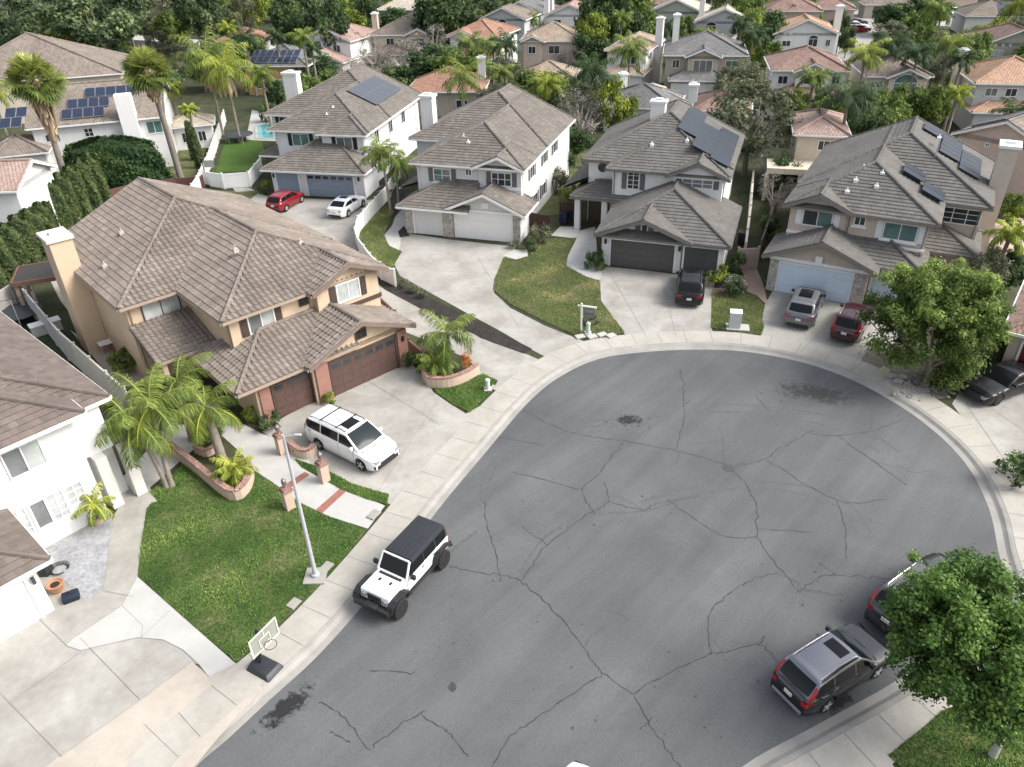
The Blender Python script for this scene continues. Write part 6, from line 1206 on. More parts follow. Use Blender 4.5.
    def sidey(x, z):
        w = half(x); zt = interp(x, top); z0 = min(zbot(x), zt - .12); f = (z - z0) / (zt - z0)
        for (f0, y0), (f1, y1) in zip([(0, .93), (.12, .985), (.55, 1), (.82, .985), (1, .93)], [(.12, .985), (.55, 1), (.82, .985), (1, .93)]):
            if f <= f1: return w * (y0 + (y1 - y0) * (f - f0) / (f1 - f0))
        return w * .9
    for sg in (-1, 1):
        dl = [xa + .30] + [p_ for p_ in pillars] + ([xd - .55] if len(pillars) > 1 else [xd - .35]); zlo = zb + .16; q = MB()
        for p_ in dl:
            if any(abs(p_ - w_) < ra for w_ in xw): p_ = min((w_ + s_ * (ra + .02) for w_ in xw for s_ in (-1, 1)), key=lambda v_: abs(v_ - p_))
            zs = [zlo + (zbelt(p_) - .02 - zlo) * i / 6 for i in range(7)]
            V = [(X(p_) + e_, sg * (sidey(p_, z_) + .004), z_) for z_ in zs for e_ in (-.008, .008)]; q.add(V, [(2 * i, 2 * i + 1, 2 * i + 3, 2 * i + 2) for i in range(6)])
        x0_, x1_ = max(dl[0], xw[0] + ra + .02), min(dl[-1], xw[1] - ra - .02); V = []
        for i in range(13):
            x_ = x0_ + (x1_ - x0_) * i / 12
            V += [(X(x_), sg * (sidey(x_, zlo) + .004), zlo), (X(x_), sg * (sidey(x_, zlo + .02) + .004), zlo + .02)]
        q.add(V, [(2 * i, 2 * i + 1, 2 * i + 3, 2 * i + 2) for i in range(12)]); q.build('door_seam', trim_b, root)
        for p_ in dl[1:-1] or dl[1:]:
            q = MB(); zc_ = zbelt(p_) - .11; x_ = p_ - .16; q.box(X(x_) - .09, X(x_) + .09, sg * (sidey(x_, zc_) + .012) - .014, sg * (sidey(x_, zc_) + .012) + .014, zc_ - .015, zc_ + .015); q.build('door_handle', paint_m, root, bevel=.006)
    # bonnet shut line and wipers
    q = MB(); V = []
    for i in range(13):
        f = -1 + 2 * i / 12; y_ = f * half(xa) * .84; x_ = xa - .06 - .10 * (1 - f * f); z_ = interp(x_, top) + .03 * (1 - abs(f)) + .012
        V += [(X(x_) - .03, y_, z_), (X(x_) + .03, y_, z_ - .002)]
    q.add(V, [(2 * i, 2 * i + 1, 2 * i + 3, 2 * i + 2) for i in range(12)]); q.build('wiper_cowl', trim_b, root)
    zt0 = interp(.15, top); ztr = interp(L - .1, top)
    def corner(nm, x, y0, y1, z0, z1, d, mt, front):
        for sg in (-1, 1):
            q = MB(); V = []; k = 6
            for j in range(k + 1):
                y = y0 + (y1 - y0) * j / k
                xx = next((x_ for x_ in [.002 * i for i in range(800)] if half(x_) * .985 >= y), .3)
                px_ = X(xx) + .012 if front else X(L - xx) - .012
                V += [(px_, sg * y, z0), (px_ - (d if front else -d), sg * y, z1)]
            fs = [(2 * j, 2 * j + 1, 2 * j + 3, 2 * j + 2) for j in range(k)]
            q.add(V, fs); q.add([(v[0] + (-.08 if front else .08), v[1] * .985, v[2]) for v in V], fs)
            q.build(nm, mt, root)
    corner('headlight', 0, hw * .52, hw * .975, zt0 - .20, zt0 - .03, .05, lamp_l, True)
    if tail == 'v':
        for sg in (-1, 1):
            V = []; k = 8   # lamp strip up the rear pillar, wrapped round the corner
            for j in range(k + 1):
                x = xc + (xd - xc) * (.30 + .70 * j / k); zt = zroof(x)
                for yy, zz in ((surf(x, .86 * sg).y, surf(x, .86 * sg).z), (surf(x, .97 * sg).y, surf(x, .97 * sg).z), (sg * yside(x, max(zbelt(x) - .02, zt - .12)), max(zbelt(x) - .02, zt - .12))): V.append((X(x) - .016, yy + sg * .012, zz + .008))
            npmesh('taillight', V, [(j * 3 + r, j * 3 + r + 1, j * 3 + r + 4, j * 3 + r + 3) for j in range(k) for r in range(2)], red_l, root)
        corner('taillight', 0, hw * .60, hw * .985, ztr - .24, ztr - .04, .03, red_l, False)
    else: corner('taillight', 0, hw * .50, hw * .97, ztr - .26, ztr - .08, .04, red_l, False)
    q = MB(); q.box(X(.035), X(-.012), -hw * .5, hw * .5, zt0 - .34, zt0 - .2); q.box(X(.06), X(.0), -hw * .62, hw * .62, .36, .48); q.build('grille', trim_b, root, bevel=.015)
    q = MB(); q.box(X(L) + -.02, X(L) + .06, -hw * .70, hw * .70, .30, .44); q.build('rear_bumper', lower or trim_b, root, bevel=.02)
    q = MB(); zp = ztr - .42 if tail != 'v' else ztr - .30; q.box(X(L) - .03, X(L) + .02, -.16, .16, zp, zp + .15); q.build('number_plate', plate_m, root)
    if mirrors:
        for sg in (-1, 1): q = MB(); xm = xa + .42; q.box(X(xm) - .07, X(xm) + .07, sg * (wbelt + .10) - .09, sg * (wbelt + .10) + .09, zbelt(xm) + .03, zbelt(xm) + .2); q.build('wing_mirror', paint_m if roof_m is None else trim_b, root, bevel=.035)
    return root
def rearpt(px, py, z=0.0): p = G(px, py, z); return (p.x, p.y, .022)
SUVTOP = lambda L, hood, belt: [(0, .62), (.12, hood - .14), (.35, hood - .06), (1.15, hood + .02), (1.5, belt), (L - .5, belt + .03), (L - .12, belt - .02), (L, belt - .22)]
whitep = paint('white_car_paint', (.80, .80, .80)); blackp = M('black_car_paint', (.009, .009, .010), rough=.25, var=.03, finev=0, spec=.35, coat=.15); silverp = paint('grey_silver_paint', (.40, .40, .44), .3, .5); sky_sheen_grey = paint('grey_paint_sky_sheen', (.24, .24, .26), .3, .92); darkp = paint('dark_grey_paint', (.035, .035, .038), .22, .2); maroonp = paint('maroon_paint', (.038, .005, .008), .25, .1); redp = paint('red_car_paint', (.20, .006, .013), .25); greyp = paint('steel_grey_paint', (.13, .135, .145), .25, .5); silr = paint('silver_roof_paint', (.22, .225, .235), .28, .6)
# white minivan on the stucco house's drive: wheels surveyed at two points
w1, w0 = G(365.2, 470.9), G(316.9, 446.7); dv = (w1 - w0).normalized(); nl = Vector((-dv.y, dv.x, 0)); cm = (w1 + w0) / 2 + nl * .85; dg = math.degrees(math.atan2(dv.y, dv.x)); Lm = 5.17
r_ = cm - dv * (Lm / 2)
car('minivan', 'white minivan with black sunroof and roof rails parked before the brown garage doors', 'minivan', (r_.x, r_.y, .022), dg, Lm, 1.99, 1.74, [(0, .66), (.10, .82), (.35, .92), (1.0, 1.02), (1.4, 1.08), (3.0, 1.10), (4.9, 1.14), (5.08, 1.10), (Lm, .92)], (.98, 1.95, 4.75, 5.06), 3.06, .345, whitep, rails=2, sunroof=.62, pillars=(2.45, 3.75), fo=.95, wt=.76)
mv = [o for o in bpy.data.objects if o.name == 'minivan'][0]
q = MB()
for x in (-.1, -1.25): q.beam((x, -.72, 1.80), (x, .72, 1.80), .05, .035)
q.build('roof_crossbars', trim_b, mv)
q = MB(); q.box(2.50, 2.60, -.72, .72, .30, .52); q.box(2.44, 2.565, -.86, -.60, .36, .56); q.box(2.44, 2.565, .60, .86, .36, .56); q.build('lower_grille', trim_b, mv, bevel=.02)
# grey SUV at the near kerb and the dark one ahead of it
w1, w0 = G(872.9, 674.6), G(822.3, 708.6); dv = (w1 - w0).normalized(); nl = Vector((-dv.y, dv.x, 0)); cm = (w1 + w0) / 2 + nl * .78; dg = math.degrees(math.atan2(dv.y, dv.x)); r_ = cm - dv * 2.27
car('compact_suv', 'grey compact suv at the near kerb, sky sheen and dark sides put into its colours', 'suv', (r_.x, r_.y, ZR + .01), dg, 4.55, 1.82, 1.66, SUVTOP(4.55, .95, 1.05), (1.15, 2.0, 3.95, 4.42), 2.62, .345, paint('grey_paint_dark_sides', (.045, .045, .05), .28, .85), roof_m=sky_sheen_grey, rails=1, sunroof=.5, pillars=(2.25, 3.3), lower=silverp)  # one grey car: sky reflection put into the roof colour, dark reflections into the sides
p = G(905, 592, .9); a_ = R(dg + 4); 
car('large_suv', 'dark grey suv with chrome roof rails half hidden by the lower right tree', 'suv', (p.x - 2.5 * math.cos(a_) + .85, p.y - 2.5 * math.sin(a_) + .18, ZR + .01), dg + 4, 4.95, 1.95, 1.74, SUVTOP(4.95, 1.02, 1.13), (1.3, 2.15, 4.3, 4.78), 2.9, .37, paint('near_black_paint', (.03, .03, .032), .22), roof_m=paint('charcoal_roof_paint', (.085, .087, .092), .25, .2), rails=1, pillars=(2.5, 3.6))
car('large_suv', 'black suv parked with its nose at the single dark grey garage door', 'suv', rearpt(688, 309), 75, 4.85, 1.93, 1.74, SUVTOP(4.85, 1.0, 1.1), (1.3, 2.1, 4.2, 4.7), 2.85, .37, blackp, rails=2, sunroof=1.1, pillars=(2.45, 3.5), tail='h')
car('large_suv', 'steel grey suv with silver roof and sunroof before the pale blue garage door', 'suv', rearpt(796, 330), 61, 4.95, 1.95, 1.70, SUVTOP(4.95, 1.0, 1.1), (1.3, 2.15, 4.3, 4.78), 2.9, .37, greyp, roof_m=silr, sunroof=1.3, pillars=(2.5, 3.6), tail='h')
car('compact_suv', 'maroon suv with silver roof rails parked right of the steel grey suv', 'suv', rearpt(841, 345), 55, 4.65, 1.85, 1.68, SUVTOP(4.65, .97, 1.06), (1.2, 2.0, 4.0, 4.5), 2.7, .35, maroonp, rails=1, sunroof=.0, pillars=(2.3, 3.35))
SED = lambda L: [(0, .55), (.12, .70), (.4, .80), (1.25, .90), (1.6, .93), (L - 1.0, .97), (L - .3, 1.0), (L - .06, .96), (L, .78)]
p1, p0 = G(972, 405), G(1030, 384); dv = (p1 - p0).normalized(); dg2 = math.degrees(math.atan2(dv.y, dv.x)); nz = G(970, 408)
car('sedan', 'glossy black sedan facing the street on the right-hand driveway', 'car', (nz.x - dv.x * 4.85 + .25, nz.y - dv.y * 4.85 + .55, .022), dg2, 4.85, 1.85, 1.44, SED(4.85), (1.45, 2.35, 3.6, 4.35), 2.82, .34, blackp, rim=rim_d, pillars=(2.75,), tail='h', ws=carglass)
car('hatchback', 'bright red hatchback parked before the single slate blue garage door', 'car', rearpt(274, 214), 70, 4.2, 1.78, 1.5, SUVTOP(4.2, .9, .98), (1.05, 1.85, 3.6, 4.1), 2.6, .32, redp, pillars=(2.1, 3.0))
car('sedan', 'white sedan with black sunroof parked before the double slate blue garage door', 'car', rearpt(335, 220), 70, 4.65, 1.8, 1.42, SED(4.65), (1.4, 2.25, 3.45, 4.15), 2.72, .33, whitep, sunroof=.6, pillars=(2.65,), tail='h', ws=carglass)
# far away cars on the lane
FC = 'cars parked along the far lane'
VAN = [(0, .7), (.2, 1.0), (.8, 1.15), (1.2, 1.25), (4.8, 1.3), (4.95, 1.1)]
for nm, lab, px, py, dg_, pm, ty in [('van', 'left one of two white vans parked on the far lane', 926, 17, 10, whitep, 'v'), ('van', 'right one of two white vans parked on the far lane', 939, 18, 10, whitep, 'v'), ('sedan', 'white car parked beside the yellow car on the far lane', 866, 14, -10, whitep, 's'), ('sedan', 'small yellow car in front of the carport', 879, 11, 60, paint('yellow_paint', (.55, .42, .08)), 's'), ('sedan', 'small red car behind the orange-roofed gabled house', 848, 33, 10, redp, 's'), ('sedan', 'dark car parked behind the orange-roofed gabled house', 846, 26, 10, blackp, 's'), ('sedan', 'white car in front of the red parked car', 844, 29, -12, whitep, 's'), ('sedan', 'dark car at the kerb right of the yellow car', 900, 15, 5, blackp, 's'), ('sedan', 'dark vehicle at the end of the lane by the blue bin', 964, 19, 5, darkp, 's'), ('sedan', 'dark car on the drive of the grey-roofed beige house', 688, 97, 80, blackp, 's'), ('sedan', 'white car half hidden under palms at the top centre', 592, 85, 70, whitep, 's')]:
    q = G(px, py); pt = (q.x, q.y, .03)
    if ty == 'v': car(nm, lab, 'van', pt, dg_, 5.2, 1.95, 2.05, VAN + [(5.2, .9)], (.7, 1.5, 4.95, 5.12), 3.2, .35, pm, pillars=(2.2, 3.6), group=FC, detail=False)
    else: car(nm, lab, 'car', pt, dg_, 4.5, 1.8, 1.45, SED(4.5), (1.35, 2.2, 3.35, 4.05), 2.65, .33, pm, pillars=(2.55,), group=FC, detail=False)
# boxy white off-roader with black hardtop
w1, w0 = G(400.8, 613.4), G(442.7, 565.1); dv = (w1 - w0).normalized(); rt = Vector((dv.y, -dv.x, 0)); cm = (w1 + w0) / 2 + rt * .84
J = thing('offroad_car', 'white boxy off-road car with black hardtop and black fenders parked at the left kerb', 'off-road car', (cm.x, cm.y, ZR + .01), math.atan2(dv.y, dv.x))
def bb(nm, boxes, mt, bev=.03, par=J, smooth=40, seg=2):
    q = MB()
    for x in boxes: q.box(*x)
    return q.build(nm, mt, par, smooth=smooth, bevel=bev, seg=seg)
def taper(nm, lo, hi, z0, z1, mt, bev=.04, par=J):
    q = MB(); (a0, a1, b0, b1), (c0, c1, d0, d1) = lo, hi
    q.add([(a0, b0, z0), (a1, b0, z0), (a1, b1, z0), (a0, b1, z0), (c0, d0, z1), (c1, d0, z1), (c1, d1, z1), (c0, d1, z1)], [(0, 3, 2, 1), (4, 5, 6, 7), (0, 1, 5, 4), (1, 2, 6, 5), (2, 3, 7, 6), (3, 0, 4, 7)])
    return q.build(nm, mt, par, smooth=40, bevel=bev)
jt = M('hardtop_black', (.028, .031, .036), .5, .08, 2)
taper('body', (-2.12, .74, -.77, .77), (-2.12, .76, -.76, .76), .62, 1.22, whitep)
hood = taper('hood', (.68, 1.92, -.74, .74), (.68, 1.88, -.70, .62 + .08), .72, 1.20, whitep, .06)
bb('hood_vent', [(.80, .92, -.55, .55, 1.197, 1.215), (1.1, 1.25, -.32, -.22, 1.20, 1.222), (1.1, 1.25, .22, .32, 1.20, 1.222)], trim_b, .005)
taper('hardtop', (-2.12, .50, -.745, .745), (-2.05, .22, -.66, .66), 1.24, 1.86, jt, .05)
bb('roof_ribs', [(-2.0, .12, y - .045, y + .045, 1.855, 1.877) for y in (-.54, -.33, -.11, .11, .33, .54)] + [(-.75, -.72, -.64, .64, 1.858, 1.868)], jt, .008)
q = MB(); q.add([(.72, -.70, 1.23), (.72, .70, 1.23), (.36, .635, 1.82), (.36, -.635, 1.82)], [(0, 1, 2, 3)]); q.add([(.69, -.70, 1.21), (.69, .70, 1.21), (.30, .635, 1.81), (.30, -.635, 1.81)], [(3, 2, 1, 0)]); q.build('windscreen', carglass, J)
q = MB()
for sg in (-1, 1): q.beam((.735, sg * .715, 1.2), (.35, sg * .65, 1.84), .08, .08)
q.beam((.35, -.66, 1.84), (.35, .66, 1.84), .07, .06); q.beam((.74, -.72, 1.215), (.74, .72, 1.215), .06, .05); q.build('windscreen_frame', whitep, J, bevel=.015)
for sg in (-1, 1):
    for (a, c, l) in ((.55, -.42, .22), (-.50, -1.22, 0), (-1.33, -1.98, 0)):
        q = MB(); y0, y1 = sg * .758, sg * .700
        q.add([(a, y0, 1.26), (c, y0, 1.26), (c, y1 + sg * .0, 1.70), (a - l, y1, 1.70)], [(0, 1, 2, 3)]); q.add([(a, y0 - sg * .03, 1.26), (c, y0 - sg * .03, 1.26), (c, y1 - sg * .03, 1.70), (a - l, y1 - sg * .03, 1.70)], [(3, 2, 1, 0)]); q.build('side_window', carglass, J)
    bb('door_handle', [(-.35, -.2, sg * .78 - .015, sg * .78 + .015, 1.08, 1.12), (-1.15, -1.0, sg * .78 - .015, sg * .78 + .015, 1.08, 1.12)], trim_b, .005)
    bb('wing_mirror', [(.50, .64, sg * .93 - .11, sg * .93 + .11, 1.24, 1.44)], trim_b, .03)
    for x in (1.5, -1.5):
        q = MB(); pts = [(x + .60, .70), (x + .50, .93), (x + .28, 1.06), (x - .28, 1.06), (x - .54, .92)] + ([(x - .68, .66)] if x > 0 else [(x - .58, .78)])
        for (xa_, za), (xb_, zb_) in zip(pts, pts[1:]): q.beam((xa_, sg * .835, za), (xb_, sg * .835, zb_), .30, .07)
        q.build('fender', trim_b, J, bevel=.015)
        wheel(J, x, sg * .82, .43, .30, rim_d, 7)
    q = MB(); q.lathe([(.105, 0), (.105, .03), (.06, .05)], (1.93, sg * .50, .98), 16, 'x'); q.build('headlight', lamp_l, J, smooth=40)
    bb('side_step', [(-1.0, 1.0, sg * .80 - .06, sg * .80 + .06, .50, .56)], trim_b, .02)
    bb('taillight', [(-2.16, -2.09, sg * .68 - .07, sg * .68 + .07, .95, 1.2)], red_l, .015)
bb('grille', [(1.90, 1.945, y - .028, y + .028, .80, 1.12) for y in (-.30, -.2, -.1, 0, .1, .2, .3)], trim_b, .01)
bb('front_bumper', [(1.98, 2.22, -.86, .86, .55, .78), (2.0, 2.28, -.3, .3, .60, .86)], trim_b, .04)
bb('rear_bumper', [(-2.32, -2.12, -.78, .78, .55, .76)], trim_b, .04)
bb('chassis', [(-2.1, 1.95, -.6, .6, .42, .66)], trim_b, .02)
q = MB(); q.lathe([(.26, 0), (.38, .0), (.42, .05), (.42, .22), (.38, .26), (.26, .26), (.2, .2)], (-2.44, .05, 1.02), 24, 'x'); q.build('spare_wheel', tyre_m, J, smooth=40)
# ------------------------------------------------------------------ street and garden objects
galv = M('galvanised_grey', (.42, .43, .44), .5, .06, 3)
base = G(316, 577); L_ = thing('street_lamp', 'tall grey street lamp post on a concrete pad beside the lawn', 'street lamp', base)
q = MB(); q.box(-.45, .45, -.45, .45, 0, .10); q.build('concrete_pad', conc_drive, L_)
q = MB(); q.tube([(0, 0, .06), (0, 0, .5), (0, 0, 7.4)], [.105, .09, .055], 14); q.lathe([(.17, .10), (.17, .2), (.12, .24)], (0, 0, 0), 14); q.build('pole', galv, L_, smooth=50)
td = (G(412, 432, 0) - G(355, 432, 0)).normalized()
q = MB(); q.tube([(0, 0, 7.25), td * .25 + Vector((0, 0, 7.36)), td * .5 + Vector((0, 0, 7.38))], [.035, .03, .025], 8); q.build('arm', galv, L_, smooth=50)
q = MB(); e1 = td * .42 + Vector((0, 0, 7.38)); sd_ = Vector((-td.y, td.x, 0)); q.frame_box(e1, td, sd_, Vector((0, 0, 1)), 0, .28, -.06, .06, -.02, .045); lh = q.build('lamp_head', galv, L_, bevel=.04)
q = MB(); q.frame_box(e1, td, sd_, Vector((0, 0, 1)), .06, .24, -.045, .045, -.035, -.022); q.build('lens', lamp_l, lh)
# portable basketball hoop
hb = G(266, 669); B_ = thing('basketball_hoop', 'portable basketball hoop with black base on the sidewalk edge of the lawn', 'basketball hoop', hb, R(-30))
q = MB(); q.add([(-.62, -.42, .0), (.55, -.42, 0), (.55, .42, 0), (-.62, .42, 0), (-.52, -.26, .28), (.38, -.34, .2), (.38, .34, .2), (-.52, .26, .28)], [(0, 3, 2, 1), (4, 5, 6, 7), (0, 1, 5, 4), (1, 2, 6, 5), (2, 3, 7, 6), (3, 0, 4, 7)]); q.build('base', M('black_base_plastic', (.03, .032, .037), .45, .1), B_, bevel=.05, smooth=40)
q = MB(); q.tube([(-.25, 0, .2), (.1, 0, 1.6), (.1, 0, 2.2)], .05, 10); q.tube([(-.45, 0, .2), (.06, 0, 1.2)], .025, 8); q.build('pole', trim_b, B_, smooth=50)
q = MB(); q.frame_box(Vector((.42, 0, 1.6)), Vector((0, 1, 0)), Vector((0, 0, 1)), Vector((1, 0, 0)), -.62, .62, 0, .82, 0, .03); bd = q.build('backboard', M('backboard_clear', (.30, .31, .27), .2, .1), B_)
q = MB()
for y0, y1, z0, z1 in ((-.65, .65, -.03, .03), (-.65, .65, .79, .85), (-.65, -.59, .03, .79), (.59, .65, .03, .79), (-.25, .25, .12, .16), (-.25, .25, .46, .5), (-.25, -.21, .16, .46), (.21, .25, .16, .46), (-.02, .02, .03, .12), (-.02, .02, .5, .79)): q.frame_box(Vector((.455, 0, 1.6)), Vector((0, 1, 0)), Vector((0, 0, 1)), Vector((1, 0, 0)), y0, y1, z0, z1, 0, .02)
q.build('board_frame', M('pale_yellow_line', (.58, .58, .50), .5, .05), bd)
q = MB(); k = 20; q.tube([(.70 + .22 * math.cos(2 * math.pi * i / k), .22 * math.sin(2 * math.pi * i / k), 1.78) for i in range(k + 1)], .014, 6); q.build('rim', M('rim_dark', (.10, .05, .04), .5, .1), B_)
q = MB(); q.beam((.1, 0, 2.1), (.42, 0, 2.2), .08, .08); q.beam((.1, 0, 1.9), (.42, 0, 1.95), .06, .06); q.build('bracket', trim_b, B_)
bh = G(208, 186); T_ = thing('basketball_hoop', 'small basketball hoop behind the white garden fence by the palms', 'basketball hoop', bh)
q = MB(); q.tube([(0, 0, 0), (0, 0, 2.4)], .05, 8); q.build('pole', trim_b, T_); q = MB(); q.box(.1, 1.1, -.03, .0, 1.9, 2.6); q.build('backboard', M('backboard_clear', (.30, .31, .27), .2, .1), T_); q = MB(); q.box(-.3, .3, -.4, .4, 0, .2); q.build('base', trim_b, T_, bevel=.04)
# brick pillars with lanterns, curved planters
cap_m = brick_mat('cap_brick', (.26, .13, .105), (.18, .10, .085), (.40, .34, .30)); pil_m = M('pillar_stucco', (.52, .40, .32), .85, .05, 2, 60, .08, .1)
def pillar(px, py, label, h=1.05):
    t = thing('gate_pillar', label, 'pillar', G(px, py), R(42), 'stucco pillars along the front walk'); q = MB(); q.box(-.21, .21, -.21, .21, 0, h); q.build('shaft', pil_m, t)
    q = MB(); q.box(-.255, .255, -.255, .255, h + .002, h + .10); q.box(-.2, .2, -.2, .2, h + .10, h + .2); q.build('brick_cap', cap_m, t)
    q = MB(); q.lathe([(.06, h + .2), (.035, h + .24), (.035, h + .34), (.11, h + .38), (.13, h + .62), (.06, h + .70), (.015, h + .76)], (0, 0, 0), 6); q.build('lantern', M('lantern_bronze', (.20, .17, .16), .5, .1, metal=.4), t)
pillar(290, 508, 'stucco pillar with lantern on the lawn side of the walk, nearest the street lamp'); pillar(325, 481, 'stucco pillar with lantern on the far side of the walk, beside the minivan'); pillar(283, 453, 'stucco pillar with lantern at the top of the walk, close to the house')
def planter(label, pts, h, mat, thick=.32, smooth=4, closed=False):
    t = thing('planter_wall', label, 'planter', G(*pts[0]), 0); o = G(*pts[0]); P = [Vector((p.x, p.y, 0)) - o for p in spline([G(*p) for p in pts], smooth, closed)]
    if closed: P.append(P[0])
    q = MB(); c = MB(); n = len(P)
    def sec(mb, off0, off1, z0, z1):
        vs = []
        for i, p in enumerate(P):
            tt = (P[min(i + 1, n - 1)] - P[max(i - 1, 0)]).normalized(); nn = Vector((-tt.y, tt.x, 0))
            vs += [p + nn * off0 + Vector((0, 0, z0)), p + nn * off1 + Vector((0, 0, z0)), p + nn * off1 + Vector((0, 0, z1)), p + nn * off0 + Vector((0, 0, z1))]
        mb.add(vs, [(4 * i + k, 4 * i + (k + 1) % 4, 4 * i + 4 + (k + 1) % 4, 4 * i + 4 + k) for i in range(n - 1) for k in range(4)] + [(0, 1, 2, 3), (4 * n - 4, 4 * n - 3, 4 * n - 2, 4 * n - 1)])
    sec(q, -thick / 2, thick / 2, 0, h); q.build('wall', mat, t)
    acc = 0
    for i in range(n - 1):
        d = P[i + 1] - P[i]; m_ = max(1, int(d.length / .12)); d_ = d.normalized(); nn = Vector((-d_.y, d_.x, 0))
        for j in range(m_): a0, a1 = d.length * j / m_ + .006, d.length * (j + 1) / m_ - .006; c.frame_box(P[i], d_, nn, Vector((0, 0, 1)), a0, a1, -thick / 2 - .0, thick / 2 + .02, h + .002, h + .085 + .004 * ((i + j) % 2))
    c.build('brick_cap', M('coping_brick', (.33, .20, .165), .85, .45, 7, 30, .2), t)
    return t
planter('long brick-capped stucco planter wall along the lawn, under the palms', [(172, 452), (200, 474), (232, 499), (247, 492), (252, 476), (248, 468)], .55, pil_m, .28)
planter('curved stucco planter with brick coping around the drooping palm', [(424, 378), (430, 386), (448, 387), (466, 381), (478, 373)], .6, pil_m, .28)
planter('small curved brick-topped planter beside the minivan', [(290, 449), (300, 457), (310, 458), (316, 452)], .5, pil_m, .25)
planter('small round edged planting ring before the bush inside the long planter', [(196, 452), (208, 456), (220, 448)], .35, pil_m, .2)
# brick bands across the front walk
def flat(name, pts, mat, z, label=None, cat=None):
    o = poly(name, pts, mat, z); 
    if label: del o['kind']; tag(o, label, cat)
    return o
flat('path', [(340, 489), (346, 492), (322, 514), (316, 510)], brickpath_m, .029); flat('path', [(305, 472), (310, 475), (281, 495), (276, 491)], brickpath_m, .0295)
def ubox(name, label, cat, px, py, w, d, h, mat, rz, cap=None, pad=None):
    t = thing(name, label, cat, G(px, py), rz); q = MB(); q.box(-w / 2, w / 2, -d / 2, d / 2, .105, h); q.build('cabinet', mat, t, bevel=.02)
    q = MB(); q.add([(-w / 2 - .02, -d / 2 - .02, h + .002), (w / 2 + .02, -d / 2 - .02, h + .002), (w / 2 + .02, d / 2 + .02, h + .002), (-w / 2 - .02, d / 2 + .02, h + .002), (-w / 2 - .02, -d / 2 - .02, h + .05), (w / 2 + .02, -d / 2 - .02, h + .05), (w / 2 + .02, d / 2 + .02, h + .09), (-w / 2 - .02, d / 2 + .02, h + .09)], [(0, 3, 2, 1), (4, 5, 6, 7), (0, 1, 5, 4), (1, 2, 6, 5), (2, 3, 7, 6), (3, 0, 4, 7)]); q.build('lid', cap or mat, t)
    if pad: q = MB(); q.box(*pad, 0, .10); q.build('concrete_pad', conc_light, t)
ubox('utility_cabinet', 'grey metal utility cabinet with white lid on the lawn between two driveways', 'utility box', 734, 328, .72, .5, 1.15, M('cabinet_grey', (.42, .45, .46), .5, .08), R(-12), white, (-.5, .95, -.42, .45))
def pedestal(px, py, label, mat, h=.85):
    t = thing('utility_pedestal', label, 'utility pedestal', G(px, py)); q = MB(); q.lathe([(.13, 0), (.13, h * .8), (.15, h * .81), (.15, h * .93), (.10, h)], (0, 0, 0), 16); q.build('body', mat, t, smooth=40)
    q = MB(); q.box(-.22, .22, -.22, .22, 0, .10); q.build('foot', conc_light, t)
pedestal(588, 334, 'pale green utility pedestal beside the white yard sign post', M('mint_plastic', (.45, .55, .47), .5, .06)); pedestal(488, 390, 'pale grey green utility pedestal on the small lawn by the curved planter', M('pale_mint', (.55, .60, .55), .5, .06), .75)
for i, (px, py, rz) in enumerate([(580, 337, 20), (592, 337, 25), (602, 335, 25), (611, 336, 30)]):
    q = MB(); q.box(-.3, .3, -.22, .22, 0, .09); o = q.build('meter_lid', conc_light, None, bevel=.01); o.location = G(px, py, .03); o.rotation_euler = (0, 0, R(rz)); tag(o, ['leftmost pale stone slab at the lawn tip under the yard sign', 'second pale stone slab from the left at the lawn tip', 'third pale stone slab at the lawn tip', 'rightmost pale stone slab at the lawn tip'][i], 'slab', 'pale slabs at the lawn tip')
for px, py, lab, w in ((368, 688, None, 0), (294, 604, 'small concrete meter lid in the lawn edge near the basketball hoop', .5), (327, 567, 'small concrete meter lid in the lawn edge just above the lamp post', .5), (374, 515, 'grey meter lid in the corner of the pale front walk', .6), (494, 388, 'pale meter lid beside the pedestal on the small lawn', .45)):
    if lab: q = MB(); q.box(-w / 2, w / 2, -.2, .2, 0, .065); o = q.build('meter_lid', conc_drive, None, bevel=.01); o.location = G(px, py, .032); o.rotation_euler = (0, 0, R(60)); tag(o, lab, 'meter lid')
# yard sign hanging from a white post
t = thing('yard_sign', 'white post yard sign with a dark hanging panel on the dry lawn', 'sign', G(581, 331), R(-20)); q = MB(); q.box(-.05, .05, -.05, .05, 0, 2.0); q.box(-.25, .98, -.04, .04, 1.78, 1.87); q.build('post', white, t)
q = MB(); q.box(.2, .85, -.02, .02, 1.08, 1.68); q.build('panel', M('sign_panel_grey', (.11, .115, .12), .5, .1), t)
q = MB(); q.box(.26, .79, -.024, -.0205, 1.42, 1.62); q.box(.26, .79, -.024, -.0205, 1.16, 1.22); q.build('print', M('sign_print_grey', (.22, .225, .23), .5, .1, 9), t)
q = MB(); q.tube([(.3, 0, 1.68), (.3, 0, 1.79)], .008, 6); q.tube([(.75, 0, 1.68), (.75, 0, 1.79)], .008, 6); q.build('hanger', black_m, t)
